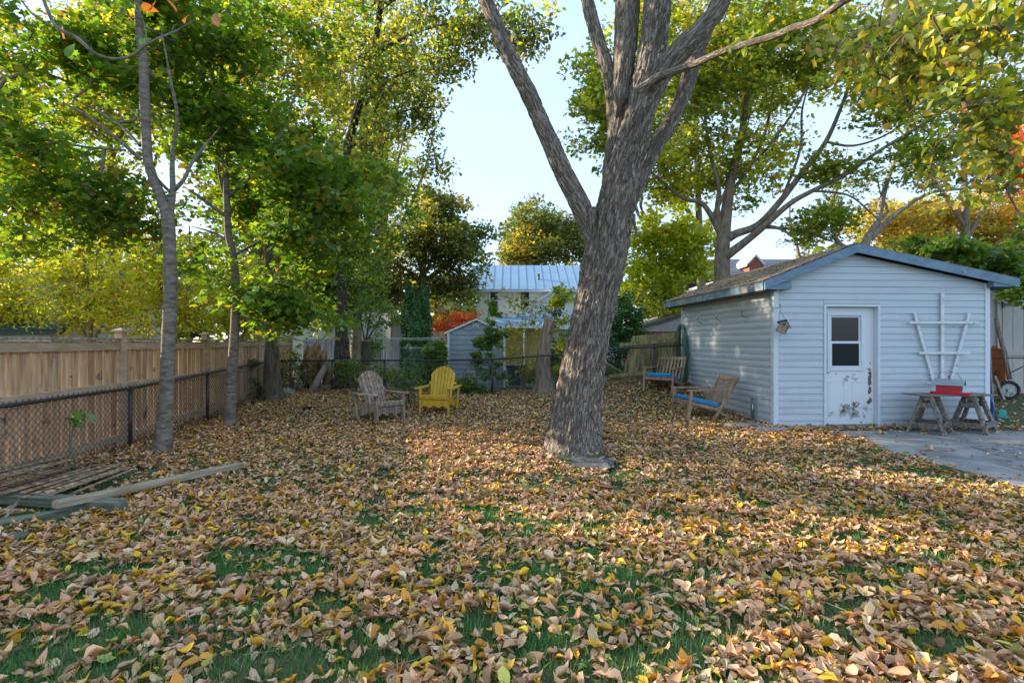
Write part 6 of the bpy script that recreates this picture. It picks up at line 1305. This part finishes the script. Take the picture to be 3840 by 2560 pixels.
# ---------------------------------------------------------------- garden chairs
def adirondack(label, paint, p, rz):
    t = thing('adirondack_chair', label, 'garden chair', p, rz); m = M[paint]
    def part(nm, mb): return mb.build(nm, m, t)
    for s_ in (-1, 1):
        part('front_leg', MB().box((s_*.295, -.37, .265), (.032, .105, .54), None, 0, .004))
        part('rear_leg', MB().bar((s_*.315, .20, .0), (s_*.33, .36, .53), .03, .085, (0, 1, 0), 0, .004))
        mb = MB(); mb.prism([(s_*.262, -.40, .40), (s_*.262, -.40, .27), (s_*.262, .0, .17), (s_*.262, .60, .0), (s_*.262, .76, .0), (s_*.262, .66, .07), (s_*.262, .1, .285)], (1, 0, 0), .026*s_); part('side_rail', mb)
        mb = MB(); x0 = s_*.335; mb.prism([(x0-s_*.055, -.46, .54), (x0+s_*.055, -.46, .54), (x0+s_*.085, -.40, .54), (x0+s_*.085, -.15, .54), (x0+s_*.05, .42, .54), (x0-s_*.04, .42, .54), (x0-s_*.055, .0, .54)], (0, 0, 1), .026); part('armrest', mb)
    for k in range(5):
        y = -.37+k*.098; z_ = .405-k*.026; part('seat_slat', MB().box((0, y, z_), (.56, .09, .024), Euler((-.26, 0, 0)).to_matrix(), 0, .004))
    part('seat_front', MB().box((0, -.432, .375), (.60, .022, .075), Euler((.1, 0, 0)).to_matrix(), 0, .004))
    n_ = 24; mb = MB(); pol = [(-.28, -.405, .325), (.28, -.405, .325)]
    for k in range(n_+1):
        x = .28-.56*k/n_; pol.append((x, -.405, .185+.022*math.cos(x*2*math.pi/.187)))
    vs = []; 
    mb2 = MB()
    for k in range(n_):
        xa = -.28+.56*k/n_; xb = -.28+.56*(k+1)/n_; fa, fb = .185+.022*math.cos(xa*2*math.pi/.187), .185+.022*math.cos(xb*2*math.pi/.187)
        vs += [(xa, -.415, .325), (xb, -.415, .325), (xb, -.415, fb), (xa, -.415, fa), (xa, -.393, .325), (xb, -.393, .325), (xb, -.393, fb), (xa, -.393, fa)]
        o_ = k*8; mb2.add(vs[-8:], [(0, 3, 2, 1), (4, 5, 6, 7), (3, 7, 6, 2), (0, 1, 5, 4)])
    part('scalloped_apron', mb2)
    tilt = .44; by, bz = .05, .24; d = Vector((0, math.sin(tilt), math.cos(tilt))); nn = Vector((0, -math.cos(tilt), math.sin(tilt)))
    for k in range(7):
        f = (k-3); L = .80-.030*abs(f)**1.55; xb_, xt_ = f*.064, f*.078; b0 = Vector((xb_, by, bz)); t0_ = Vector((xt_, by, bz))+d*L; w0, w1 = .056, .068
        arc = lambda g: .80-.013*abs(g)**2.1
        mb = MB(); tl = Vector((xt_-w1/2, by, bz))+d*arc(f-.47); tc = Vector((xt_, by, bz))+d*arc(f); tr_ = Vector((xt_+w1/2, by, bz))+d*arc(f+.47)
        a_ = [b0+Vector((-w0/2, 0, 0)), b0+Vector((w0/2, 0, 0)), tr_, tc, tl]
        mb.prism(a_, nn, .018); part('back_slat', mb)
    for q, wd in ((.12, .50), (.42, .60)):
        c_ = Vector((0, by, bz))+d*q-nn*.018; part('back_rail', MB().bar(c_-Vector((wd/2, 0, 0)), c_+Vector((wd/2, 0, 0)), .024, .07, d, 0, .004))
    return t
g_ = G(1440, 1586); adirondack('weathered grey slatted garden chair turned to the right', 'brownwood', g_+Vector((-.17, .30, -.005)), R(48)).scale = (.94, .94, .94)
g_ = G(1632, 1556); adirondack('mustard yellow slatted garden chair facing the yard', 'yellow', g_+Vector((.03, .38, -.005)), R(-8)).scale = (.94, .94, .94)

def lounge(label, p, rz, w_=.64, wear=False):
    t = thing('patio_chair', label, 'patio chair', p, rz); m = M['teak']
    def part(nm, mb, mm=None): return mb.build(nm, mm or m, t)
    for s_ in (-1, 1):
        x = s_*w_/2
        part('front_leg', MB().bar((x, -.36, .0), (x, -.30, .57), .045, .05, (0, 1, 0), 0, .004))
        part('armrest', MB().bar((x, -.36, .565), (x, .34, .555), .055, .032, (0, 0, 1), 0, .004))
        part('back_post', MB().bar((x*.94, .10, .0), (x*.94, .54, .78), .035, .055, (0, 1, 0), 0, .004))
        part('rear_leg', MB().bar((x*.86, .06, .24), (x*.86, .46, .0), .035, .05, (0, 0, 1), 0, .004))
        part('seat_rail', MB().bar((x*.94, -.33, .335), (x*.94, .20, .19), .03, .06, (0, 0, 1), 0, .004))
    part('front_rail', MB().bar((-w_/2, -.335, .33), (w_/2, -.335, .33), .028, .07, (0, 0, 1), 0, .004))
    for k in range(7): y = -.28+k*.075; part('seat_slat', MB().box((0, y, .352-(y+.33)*.27), (w_*.9, .055, .016), Euler((-.27, 0, 0)).to_matrix()))
    d = Vector((0, .44, .78)).normalized(); nn = Vector((0, -.78, .44)).normalized(); b0 = Vector((0, .215, .20))
    part('back_top_rail', MB().bar(b0+d*.64-Vector((w_*.5, 0, 0)), b0+d*.64+Vector((w_*.5, 0, 0)), .028, .08, d, 0, .004)); part('back_bottom_rail', MB().bar(b0+d*.08-Vector((w_*.46, 0, 0)), b0+d*.08+Vector((w_*.46, 0, 0)), .026, .06, d, 0, .004))
    for k in range(7):
        x = (k-3)*w_*.122; part('back_slat', MB().bar(b0+d*.10+Vector((x, 0, 0)), b0+d*.61+Vector((x, 0, 0)), .038, .014, nn))
    c = MB(); me = MB(); bm = bmesh.new(); bmesh.ops.create_cube(bm, size=1); bmesh.ops.scale(bm, vec=(w_*.88, .54, .085), verts=bm.verts); bmesh.ops.bevel(bm, geom=bm.edges[:]+bm.verts[:], offset=.025, segments=3, affect='EDGES', profile=.6)
    bmesh.ops.rotate(bm, cent=(0, 0, 0), matrix=Matrix.Rotation(-.265, 3, 'X'), verts=bm.verts); cm = bpy.data.meshes.new('cushion'); bm.to_mesh(cm); bm.free(); cm.materials.append(M['cushion']); cm.polygons.foreach_set('use_smooth', [True]*len(cm.polygons))
    cu = link('cushion', cm, t); cu.location = (0, -.06, .345)
    pm = MB()
    for s_ in (-1, 1):
        pm.tube([(s_*w_*.43, -.325, .42), (s_*w_*.43, .19, .28)], .005, 5)
    pm.tube([(-w_*.43, -.332, .42), (w_*.43, -.332, .42)], .005, 5); pm.build('piping', M['cushion'], cu, (0, .06, -.345))
    tb_ = MB(); tb_.tube([(w_*.42, .22, .30), (w_*.45, .25, .33), (w_*.48, .24, .31), (w_*.46, .20, .27)], .006, 5); tb_.build('tie', M['darkmetal'], cu, (0, .06, -.345))
    return t
g_ = G(2468, 1522); lounge('teak slatted patio chair with blue cushion beside the coiled hose', g_+Vector((.22, .30, .0)), R(-38), .66)
g_ = G(2640, 1572); lounge('teak patio chair with blue cushion seen from its side against the shed wall', g_+Vector((.0, .22, .0)), R(-80), .60).scale = (1, 1.12, .98)

# ---------------------------------------------------------------- things on and by the shed
def SL(s, t, z_): return SHO+ex_*s+ey_*t+Vector((0, 0, z_))
def FW(u, v, off):
    """photo pixel -> point on the plane 'off' metres in front of the shed's front wall"""
    k = (u-U0)/FP; o_ = SHO-ey_*off; s = (k*o_.y-o_.x)/(ex_.x-k*ex_.y); p = o_+ex_*s; return p+Vector((0, 0, HC-(v-V0)/FP*p.y))
def SW(u, v, off):
    k = (u-U0)/FP; o_ = SHO-ex_*off; t = (k*o_.y-o_.x)/(ey_.x-k*ey_.y); p = o_+ey_*t; return p+Vector((0, 0, HC-(v-V0)/FP*p.y))
tr = thing('trellis', 'white painted fan trellis with peeling paint leaning on the shed front', 'trellis', FW(3535, 1430, .06)); to_ = Vector(tr.location)
for (a_, b_, w_, off) in [((3534, 1096), (3534, 1425), .058, .05), ((3429, 1170), (3502, 1432), .05, .05), ((3635, 1172), (3567, 1428), .05, .05), ((3409, 1207), (3670, 1207), .045, .085), ((3447, 1321), (3637, 1321), .045, .085), ((3474, 1433), (3514, 1435), .035, .085)]:
    MB().bar(FW(*a_, off)-to_, FW(*b_, off)-to_, w_ if a_[1] != b_[1] and abs(a_[1]-b_[1]) > 9 else .022, .022 if abs(a_[1]-b_[1]) > 9 else w_, tuple(-ey_) if abs(a_[1]-b_[1]) > 9 else (0, 0, 1), 0, .003).build('lath', M['whitewood'], tr)

# birdhouse hanging from a hook
bhp = FW(2938, 1222, .24); bh_ = thing('birdhouse', 'small wooden birdhouse with a dark roof hanging tilted at the shed corner', 'birdhouse', bhp, R(-38)); bh_.rotation_euler = (R(-6), R(24), R(-34)); bh_.scale = (.95, .95, .95)
f_ = MB(); f_.prism([(-.075, -.085, -.11), (.075, -.085, -.11), (.075, -.085, .04), (0, -.085, .10), (-.075, -.085, .04)], (0, 1, 0), .012); f_.build('front', M['greywood'], bh_)
f_ = MB(); f_.prism([(-.075, .075, -.11), (.075, .075, -.11), (.075, .075, .04), (0, .075, .10), (-.075, .075, .04)], (0, 1, 0), .012); f_.build('back', M['fencerail'], bh_)
for s_ in (-1, 1): MB().box((s_*.070, 0, -.04), (.011, .148, .145)).build('side', M['slat'], bh_); MB().bar((s_*.115, 0, .02), (0, 0, .118), .23, .013, (s_*.6, 0, .8)).build('roof_panel', M['darkmetal'], bh_)
MB().box((0, 0, -.104), (.13, .15, .012)).build('floor', M['slat'], bh_); MB().disc((0, -.087, .025), (0, 1, 0), .019, .006, 16).build('entrance_hole', M['black'], bh_)
top = FW(2928, 1162, .20); hk = thing('hanging_hook', 'black wire hook on the corner trim holding the birdhouse', 'hook', FW(2915, 1150, .0)); ho_ = Vector(hk.location)
MB().tube([FW(2906, 1150, .0)-ho_, FW(2912, 1153, .1)-ho_, FW(2924, 1151, .2)-ho_, FW(2928, 1144, .21)-ho_, FW(2920, 1138, .19)-ho_], .005, 6).build('hook', M['darkmetal'], hk)
ln = MB(); ln.tube([FW(2926, 1152, .2)-ho_, FW(2926, 1164, .21)-ho_], .003, 5)
for q in ((2918, 1208), (2948, 1200)): ln.tube([FW(2926, 1164, .21)-ho_, FW(*q, .22)-ho_], .0025, 5)
ln.build('wire', M['darkmetal'], hk)
for u, v, lab in ((2620, 1203, 'curved black hook nearest the coiled hose'), (2692, 1195, 'middle curved black hook on the shed side wall'), (2784, 1180, 'curved black hook nearest the shed front corner')):
    p = SW(u+12, v+10, .012); h_ = thing('wall_hook', lab, 'hook', p, 0, 'hooks on the shed side wall'); q = lambda a, b, o__: SW(u+a, v+b, o__)-p
    MB().tube([q(14, 8, .0), q(8, 7, .06), q(0, 2, .10), q(-5, -6, .11), q(-3, -13, .10), q(4, -14, .09)], .006, 7).build('hook', M['darkmetal'], h_)
# coiled hose
hz_ = thing('garden_hose', 'green garden hose coiled in long hanging loops at the back of the shed wall', 'garden hose', SW(2556, 1215, .05)); ho_ = Vector(hz_.location); rs = np.random.default_rng(12)
for k in range(11):
    cu_ = 2554+rs.normal(0, 2.5); hw = 7+rs.uniform(2, 19); tp = 1210+rs.uniform(0, 14); bt_ = 1440+rs.uniform(0, 62); pts = []; off = .03+.013*k; sh_ = rs.normal(0, 6)
    for j in range(25):
        a_ = 2*math.pi*j/24; uu = cu_+hw*math.sin(a_)*(1.0 if math.cos(a_) > -0.2 else .75)+sh_*(1-math.cos(a_))/2; vv = (tp+bt_)/2-(bt_-tp)/2*math.cos(a_); pts.append(SW(uu, vv, off+.02*math.sin(a_+k))-ho_)
    MB().tube(pts, .0105, 7).build('loop', M['hose'], hz_)
MB().tube([SW(2556, 1225, .12)-ho_, SW(2556, 1400, .13)-ho_], .012, 8).build('hose_end', M['metal'], hz_); MB().tube([SW(2556, 1235, .06)-ho_, SW(2556, 1212, .01)-ho_], .02, 8).build('hanger', M['metal'], hz_)

# sawhorses with a board on top
def sawhorse(label, p, rz):
    t = thing('sawhorse', label, 'sawhorse', p, rz, 'sawhorses under the board'); m = M['greywood_x']; H_ = .615
    MB().box((0, 0, H_-.03), (.50, .09, .06), None, 0, .006).build('top_beam', m, t)
    for sx in (-1, 1):
        for sy in (-1, 1): MB().bar((sx*.25, sy*.24, 0), (sx*.17, sy*.055, H_-.01), .11, .05, (0, 1, 0), 0, .005).build('leg', m, t)
        MB().box((sx*.215, 0, H_-.14), (.03, .24, .09), None, 0, .004).build('gusset', m, t)
        MB().box((sx*.262, 0, .15), (.03, .44, .085), None, 0, .004).build('end_brace', m, t)
    for sy in (-1, 1): MB().box((0, sy*.222, .165), (.54, .03, .085), None, 0, .004).build('side_brace', m, t)
    return t
ga_ = gp(3486, 1622, 0); gb_ = gp(3648, 1620, 0)
sawhorse('old grey wooden sawhorse nearer the shed door', ga_, R(40)); sawhorse('old grey wooden sawhorse nearest the shed right corner', gb_, R(34))
tp = MB(); tp.box((0, 0, 0), (1.29, .42, .018), None, 0, .004); o = tp.build('tabletop_board', M['greywood_x']); o.location = (ga_+gb_)/2+Vector((-.01, .03, .628)); o.rotation_euler = (0, 0, R(3)); tag(o, 'thin warped board laid across the two sawhorses', 'board')
# red barn feeder
fp = ga_.lerp(gb_, .50)+Vector((-.02, .02, .638)); fd = thing('bird_feeder', 'red barn shaped bird feeder with a grey tin roof on the sawhorse board', 'bird feeder', fp, R(-48)); fd.scale = (1.15, 1.15, 1.15)
MB().box((0, 0, .075), (.27, .19, .13)).build('body', M['red'], fd); MB().box((.02, -.005, .010), (.42, .26, .018)).build('tray', M['red'], fd)
for (c, d) in [((.02, -.13, .025), (.42, .01, .03)), ((.23, 0, .025), (.01, .26, .03))]: MB().box(c, d).build('tray_lip', M['red'], fd)
g2 = MB(); g2.prism([(.136, -.095, .14), (.136, .095, .14), (.136, 0, .20)], (-1, 0, 0), .27); g2.build('gable', M['red'], fd)
for s_ in (-1, 1): MB().bar((-.0, s_*.13, .128), (-.0, 0, .213), .35, .006, (0, s_*.5, .85)).build('roof_panel', M['tin'], fd)
for y, w_ in ((-.055, .03), (0, .036), (.055, .03)): MB().box((.138, y, .09 if y else .08), (.006, w_, .05 if y else .08)).build('window' if y else 'door', M['black'], fd)
cb = MB(); cb.tube([(.0, 0, .21), (.0, 0, .245)], .008, 6); cb.tube([(.0, 0, .243), (.0, 0, .252), (.0, 0, .262)], [.012, .018, .006], 8); cb.build('finial', M['red'], fd)
MB().tube([(-.14, 0, .17), (-.10, -.03, .29), (0, -.05, .33), (.10, -.03, .29), (.17, 0, .16)], .003, 5).build('wire_handle', M['darkmetal'], fd)

# ---------------------------------------------------------------- wheelbarrow stood against the tan shed
d = 11.2; wp_ = P(3783, 1460, d); wb = thing('wheelbarrow', 'orange wheelbarrow standing upright against the tan shed', 'wheelbarrow', Vector((wp_.x, wp_.y, float(gz(wp_.x, wp_.y))))); wo_ = Vector(wb.location)
def q_(u, v, dd=0.0): return P(u, v, d+dd)-wo_
mb = MB(); mb.ring(q_(3783, 1460), (.25, 1, 0), .175, .038, 30, 10); tyre = mb.build('wheel', M['rubber'], wb)
mb = MB(); mb.ring(q_(3783, 1460), (.25, 1, 0), .135, .014, 28, 8); mb.disc(q_(3783, 1460, -.02), (.25, 1, 0), .035, .06, 14); mb.build('rim', M['tin'], tyre)
ax = Vector((.25, 1, 0)).normalized(); e1 = ax.orthogonal().normalized(); e2 = ax.cross(e1)
for k in range(5):
    a_ = 2*math.pi*k/5; dd_ = e1*math.cos(a_)+e2*math.sin(a_); MB().bar(q_(3783, 1460)+dd_*.02, q_(3783, 1460)+dd_*.13, .05, .018, tuple(ax)).build('spoke', M['tin'], tyre)
tub = MB(); o0 = [q_(3722, 1292, .25), q_(3764, 1312, .0), q_(3772, 1428, -.05), q_(3728, 1440, .3)]; i0 = [q_(3706, 1330, .55), q_(3728, 1340, .45), q_(3732, 1400, .42), q_(3708, 1405, .6)]
tub.add([tuple(p) for p in o0+i0], [(0, 1, 5, 4), (1, 2, 6, 5), (2, 3, 7, 6), (3, 0, 4, 7), (4, 5, 6, 7), (0, 3, 2, 1)]); tub.build('tub', M['orange'], wb)
for dd_, o_ in ((-.02, 0), (.35, 8)):
    MB().tube([q_(3732+o_, 1192, dd_), q_(3742+o_, 1240, dd_), q_(3762+o_, 1315, dd_), q_(3782+o_, 1420, dd_-.01)], [.024, .026, .03, .026], 8).build('handle', M['greywood'], wb)
for pts in ([q_(3722, 1340), q_(3770, 1340), q_(3850, 1340, -.05)], [q_(3778, 1400), q_(3790, 1395), q_(3850, 1365, .1)], [q_(3728, 1400), q_(3760, 1372), q_(3772, 1370)]): MB().tube(pts, .014, 7).build('brace', M['darkmetal'], wb)
MB().bar(q_(3730, 1408), q_(3766, 1500), .05, .04, (0, 1, 0)).build('leg', M['greywood'], wb); MB().box(q_(3768, 1500), (.22, .1, .05)).build('foot', M['darkmetal'], wb)
# ladder and rake at the corner
d = 9.3; ld = thing('aluminium_ladder', 'grey aluminium ladder section leaning behind the shed corner', 'ladder', Vector((P(3718, 1560, d).x, d, .02))); lo_ = Vector(ld.location)
def q_(u, v, dd=0.0): return P(u, v, d+dd)-lo_
for (a_, b_) in (((3702, 1212, .1), (3722, 1560, 0)), ((3700, 1222, .5), (3722, 1535, .35))): MB().bar(q_(*a_), q_(*b_), .028, .06, (0, 1, 0), 0, .004).build('stile', M['ladder'], ld)
for k in range(7):
    t_ = (k+.6)/7.4; a_ = q_(3702, 1212, .1).lerp(q_(3722, 1560, 0), t_); b_ = q_(3700, 1222, .5).lerp(q_(3722, 1535, .35), t_); MB().tube([a_, b_], .014, 7).build('rung', M['ladder'], ld)
d = 8.95; rk = thing('rake', 'garden rake with a teal fan head and blue handle at the shed corner', 'rake', Vector((P(3745, 1560, d).x, d, .0))); ro_ = Vector(rk.location)
def q_(u, v, dd=0.0): return P(u, v, d+dd)-ro_
MB().tube([q_(3704, 1450, .25), q_(3725, 1520, .1), q_(3737, 1574)], .013, 8).build('handle', M['bluepole'], rk)
for k in range(12):
    t_ = k/11; MB().tube([q_(3742, 1535-t_*6, .05), q_(3750+t_*22, 1530+t_*8, .02), q_(3745+t_*32, 1556+t_*4, -.03), q_(3745+t_*33, 1562+t_*4, -.06)], .005, 5).build('tine', M['teal'], rk)
MB().tube([q_(3748, 1536, .03), q_(3762, 1538, .03), q_(3776, 1545, .02)], .006, 5).build('crossbar', M['teal'], rk)
# ---------------------------------------------------------------- timber and old lath fence at lower left
lp = thing('lath_fence_roll', 'flattened roll of dark wooden lath snow fence by the chain link', 'snow fence', (-4.75, 5.2, 0)); lo_ = Vector(lp.location); rs = np.random.default_rng(8)
for k in range(13):
    t_ = k/12; x = -5.12+t_*.98; y0 = 4.55+rs.normal(0, .07); y1 = 5.85+rs.normal(0, .08)-.25*t_; z0 = .19-.09*t_+rs.uniform(0, .03); z1 = .16+rs.uniform(0, .06)-.09*t_
    MB().bar(Vector((x+rs.normal(0, .02)+.10*t_, y0, z0))-lo_, Vector((x+rs.normal(0, .03)-.02+.08*(1-t_), y1, z1))-lo_, .040, .010, (rs.normal(0, .3), 0, 1)).build('lath', M['slat'], lp)
for k in range(9):
    x = -5.2+rs.random()*1.0; MB().bar(Vector((x, 4.5+rs.normal(0, .1), .045+rs.uniform(0, .02)))-lo_, Vector((x+rs.normal(0, .05), 5.75+rs.normal(0, .15), .05+rs.uniform(0, .02)))-lo_, .04, .010, (rs.normal(0, .3), 0, 1)).build('lath', M['slat'], lp)
for y in (4.75, 5.15, 5.55):
    MB().tube([Vector((-5.15+i*.1, y+.02*math.sin(i*2.1), .185-.006*i+.01*math.sin(i*3)))-lo_ for i in range(11)], .0035, 5).build('wire', M['darkmetal'], lp)
def timber(label, a_, b_, w_, h_, m, up=(0, 0, 1)):
    a_, b_ = Vector(a_), Vector(b_); c = (a_+b_)/2; mb = MB(); L = (b_-a_).length; mb.box((0, 0, 0), (L, w_, h_), None, 0, .006); o = mb.build('timber', M[m])
    d_ = (b_-a_).normalized(); o.matrix_world = Matrix.Translation(c) @ Vector((1, 0, 0)).rotation_difference(d_).to_matrix().to_4x4(); return tag(o, label, 'timber')
timber('long tan timber lying across the green beam', gp(207, 1890, .15), gp(905, 1740, .06), .085, .06, 'tantimber')
timber('thick green grey beam under the end of the tan timber', gp(-160, 1850, .08), gp(451, 1893, .07), .14, .085, 'greentimber')
timber('green grey beam running off the lower left corner', gp(-260, 2010, .05), gp(330, 1905, .035), .09, .07, 'greentimber')
timber('lowest grey board half buried in leaves at the left edge', gp(-250, 2020, .03), gp(110, 2010, .03), .10, .04, 'greentimber')
st = thing('stick', 'thin grey stick propped on the green beam at the left edge', 'stick', P(-10, 1985, 4.0)); so_ = Vector(st.location); MB().tube([Vector((0, 0, 0)), P(30, 1925, 4.15)-so_, P(72, 1868, 4.35)-so_], [.011, .012, .008], 7).build('stem', M['greywood'], st)
# ---------------------------------------------------------------- cloth, dark clod, small bits
bm = bmesh.new(); nx, ny = 26, 16; grid = [[None]*ny for _ in range(nx)]; c0 = G(2222, 1738); rs = np.random.default_rng(14)
for i in range(nx):
    for j in range(ny):
        a_, b_ = i/(nx-1)-.5, j/(ny-1)-.5; x = a_*.54*(1+.12*b_)+.05*b_; y = b_*.56+.03*math.sin(i*.5); edge_ = max(abs(a_), abs(b_))*2
        rim = 1+.16*float(fbm(np.array([math.atan2(b_, a_)*1.6, 3.1, .4]), 2)-.5)*2*edge_; x *= rim; y *= rim
        z_ = .052+.030*float(fbm(np.array([a_*4+3, b_*4, 1.2]), 3)-.5)*2+.022*math.exp(-((a_-.28+.2*b_)/.06)**2)+.02*max(0, edge_-.85)*math.sin(a_*9+b_*7)*4
        grid[i][j] = bm.verts.new((x, y, max(z_, .02)))
for i in range(nx-1):
    for j in range(ny-1): bm.faces.new((grid[i][j], grid[i+1][j], grid[i+1][j+1], grid[i][j+1]))
bmesh.ops.solidify(bm, geom=bm.faces[:], thickness=.006); cm = bpy.data.meshes.new('grey_cloth'); bm.to_mesh(cm); bm.free(); cm.materials.append(M['greycloth']); cm.polygons.foreach_set('use_smooth', [True]*len(cm.polygons)); o = link('grey_cloth', cm); o.location = c0+Vector((-.01, -.09, .0)); o.rotation_euler = (0, 0, R(-6)); tag(o, 'crumpled grey felt cloth at the foot of the big tree', 'cloth')
rs3 = np.random.default_rng(3); cp = np.array([(c0.x+.03, c0.y-.02, c0.z+.12), (c0.x-.02, c0.y+.03, c0.z+.11), (c0.x+.05, c0.y+.01, c0.z+.12)]); lv = scatter('leaf', cp, np.array([.11, .09, .08]), np.array([(.40, .24, .16)]*3), T_DRY, M['litter'], np.array([.3, .5, .3]), rs3); tag(lv, 'few brown leaves lying on the grey felt cloth', 'fallen leaves')
cl_ = G(1148, 1538); ck = thing('black_clod', 'small dark crumpled glove among the leaves left of the grey chair', 'glove', cl_)
MB().tube([Vector((-.12, 0, .02)), Vector((-.05, 0, .04)), Vector((.02, .01, .05)), Vector((.08, 0, .04))], [.02, .04, .06, .03], 9).build('palm', M['rubber'], ck)
for k in range(4): MB().tube([Vector((.05, -.03+.02*k, .05)), Vector((.10, -.05+.03*k, .09-.01*k)), Vector((.14, -.04+.03*k, .05))], [.016, .016, .012], 7).build('finger', M['rubber'], ck)
for (u, v, s_, lab) in [(2290, 1678, .07, 'pale stone beside the big trunk right side'), (2030, 1712, .05, 'small pale pebble left of the big trunk'), (1075, 1480, .20, 'mossy boulder between the mossy trunk and the rotten stump'), (2262, 1432, .22, 'brown sandstone lump right of the big trunk by the fence'), (2285, 1412, .16, 'smaller sandstone lump above the brown one')]:
    g_ = G(u, v); n_ = 14; V = []; mb = MB()
    bm = bmesh.new(); bmesh.ops.create_icosphere(bm, subdivisions=3, radius=s_)
    for v_ in bm.verts: q = float(fbm(np.array([v_.co.x/s_*1.5+u, v_.co.y/s_*1.5, v_.co.z/s_*1.5]), 2)); v_.co *= (.7+.6*q); v_.co.z *= .65
    me = bpy.data.meshes.new('stone'); bm.to_mesh(me); bm.free(); me.materials.append(M['stone'] if u < 2200 else M['tantimber']); o = link('stone', me); o.location = g_+Vector((0, 0, s_*.3)); tag(o, lab, 'stone')
bn = thing('wheelie_bin', 'dark green bin behind the fence under the yellow sapling', 'bin', P(1935, 1440, 14.0)); bo_ = Vector(bn.location)
mb = MB(); mb.add([(-.2, -.2, 0), (.2, -.2, 0), (.2, .2, 0), (-.2, .2, 0), (-.25, -.25, .5), (.25, -.25, .5), (.25, .25, .5), (-.25, .25, .5)], [(0, 3, 2, 1), (4, 5, 6, 7), (0, 1, 5, 4), (1, 2, 6, 5), (2, 3, 7, 6), (3, 0, 4, 7)]); mb.build('body', M['bin'], bn); MB().box((0, 0, .525), (.55, .55, .05), None, 0, .02).build('lid', M['bin'], bn)
cw = thing('clothes_line', 'twin white clothes lines running from the pickets to the resin shed', 'clothes line', P(1400, 1262, 14.4)); co_ = Vector(cw.location)
for v0, v1 in ((1263, 1263), (1268, 1271)): MB().tube([P(1395, v0, 14.4)-co_, P(1540, v0+3, 14.4)-co_, P(1684, v1, 14.4)-co_], .007, 5).build('line', M['white'], cw)
dc_ = thing('propped_pole', 'pale pole propped against the fence right of the big trunk', 'pole', G(2330, 1400)); do_ = Vector(dc_.location); MB().tube([P(2262, 1352, 12.5)-do_, P(2300, 1375, 12.5)-do_, P(2330, 1393, 12.5)-do_], [.02, .02, .008], 8).build('pole', M['greywood'], dc_)
